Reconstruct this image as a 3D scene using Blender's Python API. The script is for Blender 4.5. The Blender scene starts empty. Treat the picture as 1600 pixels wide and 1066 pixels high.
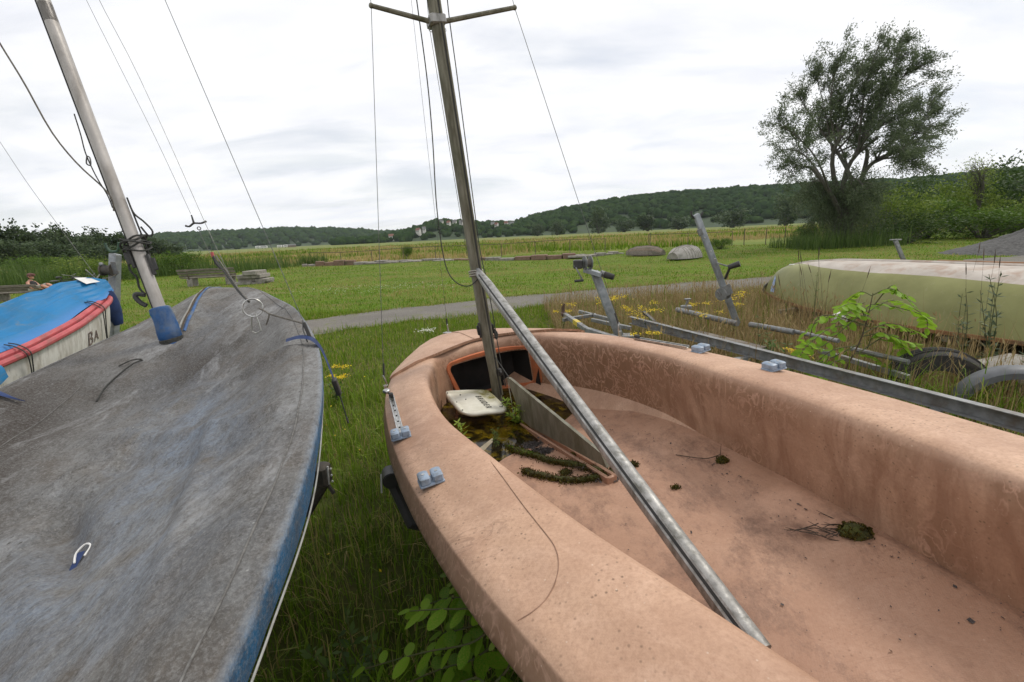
import bpy, bmesh, math, random
import numpy as np
from mathutils import Vector, Matrix

SC = bpy.context.scene
COL = SC.collection
random.seed(7)
RNG = np.random.default_rng(11)
R = math.radians

# ------------------------------------------------------------------ camera
PITCH, ROLL, EYE = R(13.07), R(2.75), 1.70
FW = np.array([0, math.cos(PITCH), -math.sin(PITCH)])
_u = np.array([0, math.sin(PITCH), math.cos(PITCH)]); _r = np.array([1.0, 0, 0])
CU = _u * math.cos(ROLL) + _r * math.sin(ROLL)
CR = _r * math.cos(ROLL) - _u * math.sin(ROLL)
CAMP = np.array([0, 0, EYE])
cd = bpy.data.cameras.new('camera'); cam = bpy.data.objects.new('camera', cd); COL.objects.link(cam)
cd.sensor_width = 36; cd.lens = 16.0; cd.clip_start = 0.02; cd.clip_end = 9000
m = Matrix.Identity(4)
for i in range(3):
    m[i][0] = CR[i]; m[i][1] = CU[i]; m[i][2] = -FW[i]; m[i][3] = CAMP[i]
cam.matrix_world = m
SC.camera = cam

# ------------------------------------------------------------------ sky and sun
SUN_EL, SUN_AZ = R(52), R(62)            # azimuth measured clockwise from +Y
w = bpy.data.worlds.new('World'); SC.world = w; w.use_nodes = True
nt = w.node_tree; nt.nodes.clear()
out = nt.nodes.new('ShaderNodeOutputWorld'); bg = nt.nodes.new('ShaderNodeBackground')
sky = nt.nodes.new('ShaderNodeTexSky'); sky.sky_type = 'NISHITA'; sky.sun_disc = False
sky.sun_elevation = SUN_EL; sky.sun_rotation = SUN_AZ
tc = nt.nodes.new('ShaderNodeTexCoord'); sep = nt.nodes.new('ShaderNodeSeparateXYZ')
nt.links.new(tc.outputs['Generated'], sep.inputs[0])
def _m(op, a, b=None):
    n = nt.nodes.new('ShaderNodeMath'); n.operation = op
    for i, v in enumerate((a, b)):
        if v is None: continue
        if isinstance(v, (int, float)): n.inputs[i].default_value = v
        else: nt.links.new(v, n.inputs[i])
    return n.outputs[0]
den = _m('ADD', _m('MAXIMUM', sep.outputs[2], 0.0), 0.22)     # a cloud layer seen in perspective
cv = nt.nodes.new('ShaderNodeCombineXYZ')
nt.links.new(_m('DIVIDE', sep.outputs[0], den), cv.inputs[0])
nt.links.new(_m('DIVIDE', sep.outputs[1], den), cv.inputs[1])
mp = nt.nodes.new('ShaderNodeMapping'); mp.inputs['Scale'].default_value = (0.75, 1.5, 1); mp.inputs['Rotation'].default_value = (0, 0, 0.35)
mp.inputs['Location'].default_value = (3.1, 1.7, 0)
nt.links.new(cv.outputs[0], mp.inputs[0])
nz = nt.nodes.new('ShaderNodeTexNoise'); nz.inputs['Scale'].default_value = 1.3; nz.inputs['Detail'].default_value = 9
nz.inputs['Roughness'].default_value = 0.55; nz.inputs['Distortion'].default_value = 0.5
nt.links.new(mp.outputs[0], nz.inputs['Vector'])
rp = nt.nodes.new('ShaderNodeValToRGB')
rp.color_ramp.elements[0].position = 0.33; rp.color_ramp.elements[0].color = (0.72, 0.72, 0.72, 1)
rp.color_ramp.elements[1].position = 0.50; rp.color_ramp.elements[1].color = (1, 1, 1, 1)
nt.links.new(nz.outputs[0], rp.inputs[0])
nz2 = nt.nodes.new('ShaderNodeTexNoise'); nz2.inputs['Scale'].default_value = 2.6; nz2.inputs['Detail'].default_value = 7
nt.links.new(mp.outputs[0], nz2.inputs['Vector'])
rp2 = nt.nodes.new('ShaderNodeValToRGB')
rp2.color_ramp.elements[0].position = 0.3; rp2.color_ramp.elements[0].color = (9.4, 9.55, 10.1, 1)
rp2.color_ramp.elements[1].position = 0.65; rp2.color_ramp.elements[1].color = (10.9, 10.9, 10.95, 1)
nt.links.new(nz2.outputs[0], rp2.inputs[0])
mx = nt.nodes.new('ShaderNodeMix'); mx.data_type = 'RGBA'
nt.links.new(rp.outputs[0], mx.inputs[0]); nt.links.new(sky.outputs[0], mx.inputs[6]); nt.links.new(rp2.outputs[0], mx.inputs[7])
nt.links.new(mx.outputs[2], bg.inputs[0]); bg.inputs[1].default_value = 0.10
nt.links.new(bg.outputs[0], out.inputs[0])

sl = bpy.data.lights.new('sun', 'SUN'); sl.energy = 1.8; sl.angle = R(11); sl.color = (1.0, 0.95, 0.86)
so = bpy.data.objects.new('sun', sl); COL.objects.link(so)
sd = Vector((math.sin(SUN_AZ) * math.cos(SUN_EL), math.cos(SUN_AZ) * math.cos(SUN_EL), math.sin(SUN_EL)))
so.rotation_euler = (-sd).to_track_quat('-Z', 'Y').to_euler(); so.location = (20, 20, 60)
SC.view_settings.view_transform = 'Standard'; SC.view_settings.look = 'None'
SC.view_settings.gamma = 1; SC.view_settings.use_curve_mapping = False
SC.view_settings.exposure = 0.0
SC.cycles.max_bounces = 8; SC.cycles.volume_bounces = 1

# ------------------------------------------------------------------ geometry helpers
def ray(x, y):
    return FW * 711.1 + CR * (x - 800) - CU * (y - 533)
def atz(x, y, z):                      # world point of a photo pixel at height z
    d = ray(x, y); return CAMP + d * ((z - EYE) / d[2])
def aty(x, y, yy):                     # world point of a photo pixel at world depth y
    d = ray(x, y); return CAMP + d * (yy / d[1])
def frame(th, phi, tau):
    a = np.array([-math.sin(th), math.cos(th), 0.]); n = np.array([math.cos(th), math.sin(th), 0.]); k = np.array([0, 0, 1.])
    a2 = a * math.cos(tau) + k * math.sin(tau); k2 = k * math.cos(tau) - a * math.sin(tau)
    return a2, n * math.cos(phi) + k2 * math.sin(phi), k2 * math.cos(phi) - n * math.sin(phi)

def tag(o, label=None, cat=None, group=None, kind=None):
    if label: o['label'] = label
    if cat: o['category'] = cat
    if group: o['group'] = group
    if kind: o['kind'] = kind
    return o
def wloc(o):
    v = Vector((0, 0, 0))
    while o is not None:
        v = v + Vector(o.location); o = o.parent
    return v
def thing(name, loc, label, cat, group=None):
    o = bpy.data.objects.new(name, None); COL.objects.link(o); o.location = loc; o.empty_display_size = .1
    return tag(o, label, cat, group)
def link_mesh(name, me, mat, parent=None, smooth=True):
    if mat is not None: me.materials.append(mat)
    if smooth: me.polygons.foreach_set('use_smooth', [True] * len(me.polygons))
    o = bpy.data.objects.new(name, me); COL.objects.link(o)
    if parent is not None: o.parent = parent
    return o
def mesh_np(name, V, F, mat, parent=None, smooth=False, attrs=None, local=False):
    """V (n,3), F (m,k) in world coordinates"""
    V = np.asarray(V, dtype=np.float32); F = np.asarray(F, dtype=np.int32)
    if parent is not None and not local: V = V - np.array(wloc(parent), dtype=np.float32)
    me = bpy.data.meshes.new(name); k = F.shape[1]; n = len(F)
    me.vertices.add(len(V)); me.vertices.foreach_set('co', V.ravel())
    me.loops.add(n * k); me.loops.foreach_set('vertex_index', F.ravel())
    me.polygons.add(n); me.polygons.foreach_set('loop_start', np.arange(n, dtype=np.int32) * k)
    me.polygons.foreach_set('loop_total', np.full(n, k, dtype=np.int32))
    if attrs:
        for an, av in attrs.items():
            a = me.attributes.new(an, 'FLOAT', 'POINT'); a.data.foreach_set('value', np.asarray(av, dtype=np.float32))
    me.update(calc_edges=True)
    return link_mesh(name, me, mat, parent, smooth)

class MB:
    """collects shapes (world coordinates) into one mesh"""
    def __init__(s): s.v = []; s.f = []
    def add(s, V, F):
        b = len(s.v); s.v += [tuple(map(float, p)) for p in V]; s.f += [tuple(b + i for i in q) for q in F]
    def box(s, c, sx, sy, sz, ax=None, bev=0.0):
        """box centred at c with half sizes; ax = 3 axes"""
        c = np.array(c, float)
        if ax is None: ax = np.eye(3)
        ax = [np.array(a, float) for a in ax]
        if bev <= 0:
            V = [c + ax[0] * sx * i + ax[1] * sy * j + ax[2] * sz * k for k in (-1, 1) for j in (-1, 1) for i in (-1, 1)]
            s.add(V, [(0, 2, 3, 1), (4, 5, 7, 6), (0, 1, 5, 4), (2, 6, 7, 3), (0, 4, 6, 2), (1, 3, 7, 5)])
            return
        # bevelled: outline octagon lofted
        rings = []
        for z, e in ((-sz, bev), (-sz + bev, 0), (sz - bev, 0), (sz, bev)):
            x1, y1 = sx - e, sy - e; q = bev
            o = [(-x1 + q, -y1), (x1 - q, -y1), (x1, -y1 + q), (x1, y1 - q), (x1 - q, y1), (-x1 + q, y1), (-x1, y1 - q), (-x1, -y1 + q)]
            rings.append([c + ax[0] * p[0] + ax[1] * p[1] + ax[2] * z for p in o])
        s.loft(rings, closed=True, caps=True)
    def bar(s, p0, p1, wd, ht, up=(0, 0, 1), bev=0.0):
        p0 = np.array(p0, float); p1 = np.array(p1, float); d = p1 - p0; L = np.linalg.norm(d); d /= L
        up = np.array(up, float); x = np.cross(d, up); x /= np.linalg.norm(x); u = np.cross(x, d)
        s.box((p0 + p1) / 2, wd / 2, L / 2, ht / 2, (x, d, u), bev)
    def loft(s, rings, closed=True, caps=False):
        n = len(rings[0]); V = [p for r in rings for p in r]; F = []
        for i in range(len(rings) - 1):
            for j in range(n if closed else n - 1):
                j2 = (j + 1) % n
                F.append((i * n + j, i * n + j2, (i + 1) * n + j2, (i + 1) * n + j))
        if caps:
            F.append(tuple(range(n))[::-1]); F.append(tuple((len(rings) - 1) * n + j for j in range(n)))
        s.add(V, F)
    def tube(s, path, r, segs=8, caps=True, prof=None):
        P = [np.array(p, float) for p in path]; n = len(P)
        rr = r if hasattr(r, '__len__') else [r] * n
        T = []
        for i in range(n):
            t = P[min(i + 1, n - 1)] - P[max(i - 1, 0)]; T.append(t / (np.linalg.norm(t) + 1e-12))
        up = np.array([0, 0, 1.]) if abs(T[0][2]) < .9 else np.array([0, 1., 0])
        x = np.cross(T[0], up); x /= np.linalg.norm(x)
        rings = []
        for i in range(n):
            x = x - T[i] * (x @ T[i]); x /= np.linalg.norm(x) + 1e-12; y = np.cross(T[i], x)
            rings.append([P[i] + (x * math.cos(2 * math.pi * j / segs) + y * math.sin(2 * math.pi * j / segs)) * rr[i] for j in range(segs)])
        s.loft(rings, True, caps)
    def ball(s, c, r, seg=10, sq=(1, 1, 1)):
        c = np.array(c, float); rings = []
        for i in range(1, seg):
            a = math.pi * i / seg
            rings.append([c + np.array([math.sin(a) * math.cos(2 * math.pi * j / seg) * sq[0], math.sin(a) * math.sin(2 * math.pi * j / seg) * sq[1], math.cos(a) * sq[2]]) * r for j in range(seg)])
        s.loft(rings, True, True)
    def disc(s, c, nrm, r0, r1, th, seg=20):
        """ring plate (r0 inner, r1 outer) thickness th"""
        c = np.array(c, float); nrm = np.array(nrm, float); nrm /= np.linalg.norm(nrm)
        up = np.array([0, 0, 1.]) if abs(nrm[2]) < .9 else np.array([1., 0, 0])
        x = np.cross(nrm, up); x /= np.linalg.norm(x); y = np.cross(nrm, x)
        def rg(r, h): return [c + (x * math.cos(2 * math.pi * j / seg) + y * math.sin(2 * math.pi * j / seg)) * r + nrm * h for j in range(seg)]
        h = th / 2
        if r0 > 0: s.loft([rg(r0, -h), rg(r1, -h), rg(r1, h), rg(r0, h), rg(r0, -h)], True, False)
        else: s.loft([rg(r1, -h), rg(r1, h)], True, True)
    def build(s, name, mat, parent=None, smooth=True, auto=None):
        off = np.array(wloc(parent)) if parent is not None else np.zeros(3)
        me = bpy.data.meshes.new(name)
        me.from_pydata([tuple(np.array(p) - off) for p in s.v], [], s.f)
        bm = bmesh.new(); bm.from_mesh(me); bmesh.ops.recalc_face_normals(bm, faces=bm.faces); bm.to_mesh(me); bm.free()
        o = link_mesh(name, me, mat, parent, smooth)
        if smooth:
            try: me.set_sharp_from_angle(angle=R(auto if auto else 38))
            except Exception: pass
        return o

def spline(P, n, closed=False):
    P = np.array(P, float); m_ = len(P); out_ = []
    tot = m_ if closed else m_ - 1
    for q in np.linspace(0, tot, n, endpoint=not closed):
        i = min(int(q), tot - 1); t = q - i
        g = (lambda j: P[j % m_]) if closed else (lambda j: P[min(max(j, 0), m_ - 1)])
        p0, p1, p2, p3 = g(i - 1), g(i), g(i + 1), g(i + 2)
        out_.append(.5 * ((2 * p1) + (-p0 + p2) * t + (2 * p0 - 5 * p1 + 4 * p2 - p3) * t * t + (-p0 + 3 * p1 - 3 * p2 + p3) * t ** 3))
    return np.array(out_)
def nrmz(v):
    v = np.array(v, float); return v / (np.linalg.norm(v) + 1e-12)
def sag(p0, p1, d, n=14):
    p0 = np.array(p0, float); p1 = np.array(p1, float)
    return [p0 + (p1 - p0) * t + np.array([0, 0, -4 * d * t * (1 - t)]) for t in np.linspace(0, 1, n)]
def copy_tree(o, parent=None):
    c = o.copy(); COL.objects.link(c); c.parent = parent
    for ch in list(o.children): copy_tree(ch, c)
    return c

# vectorised leaf cards: diamonds with a fold, centre C, direction D, length L, width Wd
def leaf_cards(C, D, L, Wd, rng, up=None):
    n = len(C); D = D / (np.linalg.norm(D, axis=1, keepdims=True) + 1e-9)
    U = rng.normal(size=(n, 3)) if up is None else up
    X = np.cross(D, U); X /= np.linalg.norm(X, axis=1, keepdims=True) + 1e-9
    L = np.broadcast_to(np.asarray(L), (n,))[:, None]; Wd = np.broadcast_to(np.asarray(Wd), (n,))[:, None]
    V = np.stack([C - D * L * .5, C + X * Wd * .5, C + D * L * .5, C - X * Wd * .5], axis=1).reshape(-1, 3)
    F = np.arange(n * 4).reshape(n, 4)
    return V, F
def blades(P, h, wd, rng, lean=.35, segs=2, az=None):
    """curved grass blades at points P: quads narrowing to the tip (as two quads)"""
    n = len(P); az = rng.uniform(0, 2 * math.pi, n) if az is None else az
    D = np.stack([np.cos(az), np.sin(az), np.zeros(n)], 1); X = np.stack([-np.sin(az), np.cos(az), np.zeros(n)], 1)
    le = np.abs(rng.normal(0, lean, n))[:, None]; h = np.asarray(h)[:, None] if np.ndim(h) else np.full((n, 1), h)
    wd = np.broadcast_to(np.asarray(wd), (n,))[:, None]
    Zv = np.array([0, 0, 1.])
    a = P; b = P + Zv * h * .55 + D * h * le * .25; c = P + Zv * h * (1 - .3 * le) + D * h * le * .9
    V = np.stack([a - X * wd * .5, a + X * wd * .5, b + X * wd * .4, b - X * wd * .4, c + X * wd * .06, c - X * wd * .06], 1).reshape(-1, 3)
    i = np.arange(n)[:, None] * 6
    F = np.concatenate([i + np.array([[0, 1, 2, 3]]), i + np.array([[3, 2, 4, 5]])], 1).reshape(-1, 4)
    return V, F
# ------------------------------------------------------------------ materials
class NB:
    def __init__(s, name):
        s.mat = bpy.data.materials.new(name); s.mat.use_nodes = True; s.nt = s.mat.node_tree
        s.b = s.nt.nodes['Principled BSDF']; s.out = s.nt.nodes['Material Output']
        s._tc = None
    def n(s, t, **k):
        nd = s.nt.nodes.new(t)
        for a, v in k.items(): setattr(nd, a, v)
        return nd
    def set(s, sock, v):
        if hasattr(v, 'is_output') or isinstance(v, bpy.types.NodeSocket): s.nt.links.new(v, sock)
        elif isinstance(v, (int, float)):
            if sock.type in ('RGBA',): sock.default_value = (v, v, v, 1)
            elif sock.type == 'VECTOR': sock.default_value = (v, v, v)
            else: sock.default_value = v
        else:
            v = tuple(v)
            if sock.type == 'RGBA' and len(v) == 3: v = v + (1,)
            sock.default_value = v
    def co(s, kind='Object', scale=(1, 1, 1), rot=(0, 0, 0)):
        if s._tc is None: s._tc = s.n('ShaderNodeTexCoord')
        if scale == (1, 1, 1) and rot == (0, 0, 0): return s._tc.outputs[kind]
        mp_ = s.n('ShaderNodeMapping'); mp_.inputs['Scale'].default_value = scale; mp_.inputs['Rotation'].default_value = rot
        s.nt.links.new(s._tc.outputs[kind], mp_.inputs[0]); return mp_.outputs[0]
    def pos(s, scale=(1, 1, 1)):
        g = s.n('ShaderNodeNewGeometry'); mp_ = s.n('ShaderNodeMapping'); mp_.inputs['Scale'].default_value = scale
        s.nt.links.new(g.outputs['Position'], mp_.inputs[0]); return mp_.outputs[0]
    def noise(s, scale, detail=4, rough=.55, v=None, dist=0.0):
        nd = s.n('ShaderNodeTexNoise'); s.set(nd.inputs['Vector'], v if v is not None else s.co())
        nd.inputs['Scale'].default_value = scale; nd.inputs['Detail'].default_value = detail
        nd.inputs['Roughness'].default_value = rough; nd.inputs['Distortion'].default_value = dist
        return nd.outputs[0]
    def voro(s, scale, feature='F1', v=None, out='Distance', rnd=1.0):
        nd = s.n('ShaderNodeTexVoronoi', feature=feature); s.set(nd.inputs['Vector'], v if v is not None else s.co())
        nd.inputs['Scale'].default_value = scale; nd.inputs['Randomness'].default_value = rnd
        return nd.outputs[out]
    def ramp(s, f, stops, interp='LINEAR'):
        nd = s.n('ShaderNodeValToRGB'); s.set(nd.inputs[0], f); cr = nd.color_ramp; cr.interpolation = interp
        while len(cr.elements) < len(stops): cr.elements.new(.5)
        for e, (p, c) in zip(cr.elements, stops):
            e.position = p; e.color = (c, c, c, 1) if isinstance(c, (int, float)) else tuple(c) + (1,)
        return nd.outputs[0]
    def mix(s, f, a, b, blend='MIX'):
        nd = s.n('ShaderNodeMix', data_type='RGBA', blend_type=blend)
        s.set(nd.inputs[0], f); s.set(nd.inputs[6], a); s.set(nd.inputs[7], b); return nd.outputs[2]
    def math(s, op, a, b=None, c=None):
        nd = s.n('ShaderNodeMath', operation=op)
        for i, v in enumerate((a, b, c)):
            if v is not None: s.set(nd.inputs[i], v)
        return nd.outputs[0]
    def attr(s, name, out='Fac'):
        nd = s.n('ShaderNodeAttribute', attribute_name=name); return nd.outputs[out]
    def sepxyz(s, v):
        nd = s.n('ShaderNodeSeparateXYZ'); s.set(nd.inputs[0], v); return nd.outputs
    def bump(s, h, strength=.3, dist=.01, chain=None):
        nd = s.n('ShaderNodeBump'); s.set(nd.inputs['Height'], h); nd.inputs['Strength'].default_value = strength
        nd.inputs['Distance'].default_value = dist
        if chain is not None: s.set(nd.inputs['Normal'], chain)
        return nd.outputs[0]
    def fin(s, col, rough=.6, metal=0.0, nrm=None, spec=None, **kw):
        s.set(s.b.inputs['Base Color'], col); s.set(s.b.inputs['Roughness'], rough); s.set(s.b.inputs['Metallic'], metal)
        if nrm is not None: s.set(s.b.inputs['Normal'], nrm)
        if spec is not None: s.set(s.b.inputs['Specular IOR Level'], spec)
        for k, v in kw.items(): s.set(s.b.inputs[k], v)
        return s.mat
    def leafy(s, col, trans=.4, rough=.5):
        """principled leaf + translucency"""
        s.fin(col, rough if trans > 0 else .95, spec=.14 if trans > 0 else .0)
        t = s.n('ShaderNodeBsdfTranslucent'); s.set(t.inputs[0], col)
        mx_ = s.n('ShaderNodeMixShader'); mx_.inputs[0].default_value = trans
        s.nt.links.new(s.b.outputs[0], mx_.inputs[1]); s.nt.links.new(t.outputs[0], mx_.inputs[2])
        s.nt.links.new(mx_.outputs[0], s.out.inputs[0]); return s.mat

def simple(name, c1, c2=None, scale=8, rough=.6, metal=0.0, bump=.0, bscale=None, detail=5, dirt=None, dirt_scale=3, lo=.35, hi=.65, stretch=(1, 1, 1), spec=None):
    b = NB(name); c2 = c2 or tuple(x * .7 for x in c1)
    v = b.co(scale=stretch) if stretch != (1, 1, 1) else b.co()
    f = b.ramp(b.noise(scale, detail, .6, v), [(lo, 0.0), (hi, 1.0)])
    col = b.mix(f, c1, c2)
    if dirt: col = b.mix(b.ramp(b.noise(dirt_scale, 7, .65, v, .4), [(.5, 0.0), (.68, .85)]), col, dirt)
    nr = b.bump(b.noise(bscale or scale * 3, 6, .6, v), bump, .01) if bump else None
    return b.fin(col, b.math('MULTIPLY_ADD', f, .15, rough - .07), metal, nr, spec)

def leafmat(name, dark, light, trans=.35, patch=None, pscale=.5):
    b = NB(name); t = b.attr('tint')
    col = b.mix(t, dark, light)
    if patch: col = b.mix(b.ramp(b.noise(pscale, 3, .6), [(.42, 0.0), (.62, .8)]), col, patch)
    return b.leafy(col, trans)

M = {}
# --- salmon gelcoat, weathered
def gelcoat(name, floor=False):
    b = NB(name); co = b.co()
    base = b.mix(b.ramp(b.noise(1.3, 7, .62, co, .5), [(.36, 0.0), (.64, 1.0)]), (.60, .385, .258), (.43, .255, .168))
    base = b.mix(b.ramp(b.noise(7, 6, .7, co, .8), [(.45, 0.0), (.7, .55)]), base, (.70, .47, .34))
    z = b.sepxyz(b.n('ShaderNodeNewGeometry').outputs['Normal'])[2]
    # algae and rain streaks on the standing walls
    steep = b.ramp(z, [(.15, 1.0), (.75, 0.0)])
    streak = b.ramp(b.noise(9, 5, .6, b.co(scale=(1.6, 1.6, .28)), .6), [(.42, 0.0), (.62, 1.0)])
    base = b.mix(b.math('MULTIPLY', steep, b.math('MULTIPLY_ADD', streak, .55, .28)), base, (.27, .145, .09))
    # snail-trail veins eaten out of the algae
    warp = b.n('ShaderNodeVectorMath', operation='ADD'); nsv = b.n('ShaderNodeTexNoise'); nsv.inputs['Scale'].default_value = 9
    nsv.inputs['Detail'].default_value = 3; b.set(nsv.inputs['Vector'], co)
    scv = b.n('ShaderNodeVectorMath', operation='SCALE'); b.set(scv.inputs[0], nsv.outputs['Color']); scv.inputs['Scale'].default_value = .16
    b.set(warp.inputs[0], co); b.set(warp.inputs[1], scv.outputs[0])
    vein = b.ramp(b.math('ABSOLUTE', b.math('SUBTRACT', b.noise(15, 2.5, .5, b.co(scale=(1, 1, .7)), 1.6), .5)), [(.0, 1.0), (.05, .0)])
    veinm = b.ramp(b.noise(1.7, 3, .5, co), [(.38, 0.0), (.52, 1.0)])
    algae = b.ramp(b.noise(1.9, 8, .7, co, .7), [(.44, 0.0), (.62, 1.0)])
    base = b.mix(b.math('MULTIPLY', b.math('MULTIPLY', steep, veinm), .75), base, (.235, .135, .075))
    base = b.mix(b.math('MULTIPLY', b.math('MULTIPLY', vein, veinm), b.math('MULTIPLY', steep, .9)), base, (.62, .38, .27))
    base = b.mix(b.math('MULTIPLY', algae, .45), base, (.31, .165, .10))
    # lichen spots and grime specks
    sp = b.ramp(b.voro(64, v=co), [(.08, 1.0), (.22, 0.0)])
    spm = b.ramp(b.noise(5, 4, .6, co), [(.42, 0.0), (.60, 1.0)])
    base = b.mix(b.math('MULTIPLY', b.math('MULTIPLY', sp, spm), .85), base, (.15, .10, .06))
    sc_ = b.ramp(b.math('ABSOLUTE', b.math('SUBTRACT', b.noise(5, 3, .6, b.co(scale=(1, 3.5, 1), rot=(0, 0, .7)), .8), .5)), [(.0, 1.0), (.010, .0)])
    base = b.mix(b.math('MULTIPLY', sc_, b.ramp(b.noise(2.5, 3, .5, co), [(.5, 0.0), (.6, .5)])), base, (.22, .13, .085))
    sp2 = b.ramp(b.voro(38, v=b.co(scale=(1.02, .97, 1.1))), [(.03, 1.0), (.085, 0.0)])
    base = b.mix(b.math('MULTIPLY', sp2, .6), base, (.74, .60, .47))
    fine = b.noise(120, 5, .7, co)
    base = b.mix(b.ramp(fine, [(.42, .0), (.70, .38)]), base, (.26, .14, .085))
    base = b.mix(b.ramp(b.noise(34, 6, .75, co), [(.50, 0.0), (.70, .22)]), base, (.30, .175, .115))
    if floor:
        base = b.mix(.5, base, (.33, .175, .112)); dk = b.ramp(b.noise(2.6, 10, .82, b.co(scale=(1, .6, 1), rot=(0, 0, -.4)), .15), [(.49, 0.0), (.62, .85)])
        base = b.mix(dk, base, (.17, .095, .065))
        pale = b.ramp(b.noise(1.1, 7, .6, b.co(scale=(1.3, .8, 1)), .3), [(.57, 0.0), (.62, .5)])
        base = b.mix(pale, base, (.62, .37, .25))
    gx = b.co(rot=(0, 0, .4))
    s3 = b.sepxyz(gx)
    grid = b.math('MAXIMUM', b.math('ABSOLUTE', b.math('SINE', b.math('MULTIPLY', s3[0], 620))), b.math('ABSOLUTE', b.math('SINE', b.math('MULTIPLY', s3[1], 620))))
    nr = b.bump(grid, .22 if floor else .10, .0015)
    nr = b.bump(fine, .25, .003, nr)
    nr = b.bump(b.noise(6, 3, .5, co), .12, .02, nr)
    return b.fin(base, b.math('MULTIPLY_ADD', fine, .3, .42), 0, nr, spec=.35)
M['gel'] = gelcoat('salmon_gelcoat'); M['gelfloor'] = gelcoat('salmon_floor', True)
M['hatch_rim'] = simple('orange_paint', (.64, .20, .085), (.48, .14, .06), 9, .5, bump=.1, dirt=(.18, .10, .05))
M['locker'] = simple('locker_shade_black', (.014, .011, .009), (.008, .007, .006), 6, .8)  # shade inside the bow hatch put into the colour as near black
M['alu'] = simple('oxidised_aluminium', (.42, .41, .39), (.23, .225, .21), 30, .5, .35, .2, 90, dirt=(.12, .115, .09), dirt_scale=22, stretch=(1, 1, .3))
M['mastw'] = simple('weathered_mast', (.24, .225, .17), (.12, .11, .075), 26, .7, .15, .35, 80, dirt=(.085, .085, .04), dirt_scale=10, stretch=(1, 1, .22))
M['mastl'] = simple('grey_mast', (.50, .47, .44), (.40, .375, .35), 14, .45, .25, .12, 80, dirt=(.24, .215, .19), dirt_scale=8, stretch=(1, 1, .35))
M['groove'] = simple('dark_groove', (.03, .03, .03), (.05, .05, .045), 20, .8)
M['wire'] = simple('steel_wire', (.16, .16, .155), (.09, .09, .085), 60, .45, .6)
M['steel'] = simple('stainless_steel', (.55, .55, .53), (.35, .34, .32), 30, .3, .9)
M['galv'] = simple('galvanised_steel', (.28, .285, .285), (.18, .185, .185), 14, .55, .35, .12, 60, dirt=(.15, .12, .09), dirt_scale=6)
M['darkgalv'] = simple('dull_galvanised_steel', (.36, .38, .40), (.25, .27, .285), 14, .6, .3, .12, 60, dirt=(.17, .16, .14), dirt_scale=4)
M['blackplastic'] = simple('black_plastic', (.028, .028, .028), (.05, .047, .043), 20, .5, bump=.15)
M['rubber'] = simple('old_rubber', (.022, .021, .02), (.05, .047, .042), 12, .75, bump=.3, dirt=(.13, .11, .085))
M['greyplastic'] = simple('grey_plastic', (.30, .34, .40), (.22, .25, .30), 18, .45, bump=.08, dirt=(.16, .16, .15), dirt_scale=20)
M['cleat'] = simple('blue_grey_plastic', (.28, .35, .44), (.21, .265, .34), 40, .45, bump=.1, dirt=(.15, .16, .17), dirt_scale=26)
M['rope'] = simple('weathered_rope', (.20, .18, .15), (.10, .09, .075), 120, .9, bump=.5, bscale=300)
M['ropedark'] = simple('dark_rope', (.06, .06, .055), (.035, .035, .03), 120, .9, bump=.5, bscale=300)
M['cord'] = simple('pale_cord', (.42, .40, .35), (.28, .26, .22), 120, .9)
M['bluetape'] = simple('blue_tape', (.018, .10, .28), (.012, .055, .16), 12, .5, bump=.5, bscale=14, dirt=(.10, .13, .17), dirt_scale=9)
M['plate'] = simple('grey_plate', (.235, .225, .175), (.15, .14, .10), 22, .55, .25, .2, 60, dirt=(.11, .10, .055), dirt_scale=12, stretch=(1, 1, .4))
M['moss'] = simple('moss', (.075, .082, .012), (.035, .035, .010), 30, .95, bump=.9, bscale=90, dirt=(.05, .03, .012), dirt_scale=14)
M['mossbright'] = simple('bright_moss', (.10, .19, .012), (.05, .09, .01), 40, .95, bump=.9, bscale=120)
M['debris'] = simple('leaf_mould', (.055, .046, .042), (.10, .085, .08), 60, .9, bump=.8, bscale=150)
M['twig'] = simple('dead_twig', (.09, .062, .045), (.05, .035, .025), 60, .9)
M['paleboard'] = simple('pale_board', (.45, .40, .30), (.36, .31, .22), 14, .7, bump=.1)
M['seam'] = simple('dirty_seam', (.34, .20, .13), (.24, .14, .09), 30, .8)
M['ropeseam'] = simple('stitching', (.17, .165, .155), (.09, .085, .08), 90, .9)
# white hatch lid
def f_lid():
    b = NB('white_lid'); c = b.mix(b.ramp(b.noise(12, 6, .65), [(.35, 0.0), (.7, .7)]), (.72, .70, .60), (.52, .49, .38))
    g = b.attr('algae'); n_ = b.math('MULTIPLY', g, b.ramp(b.noise(22, 6, .7), [(.3, .4), (.55, 1.0)]))
    c = b.mix(n_, c, (.16, .14, .012))
    return b.fin(c, .5, 0, b.bump(b.noise(40, 4), .15, .004))
M['lid'] = f_lid()
M['ink'] = simple('black_lettering', (.025, .022, .02), (.06, .055, .045), 60, .7)
M['inkworn'] = simple('worn_brown_lettering', (.10, .06, .055), (.22, .18, .16), 60, .7)
def f_water():
    b = NB('puddle_water')
    c = b.mix(b.ramp(b.noise(10, 6, .7, dist=1.), [(.46, 0.0), (.62, 1.0)]), (.010, .008, .003), (.17, .115, .005))
    return b.fin(c, .06, 0, b.bump(b.noise(7, 2), .02, .01), spec=.22, Alpha=b.ramp(b.noise(9, 6, .7), [(.35, .78), (.65, .96)]))
M['water'] = f_water()
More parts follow.
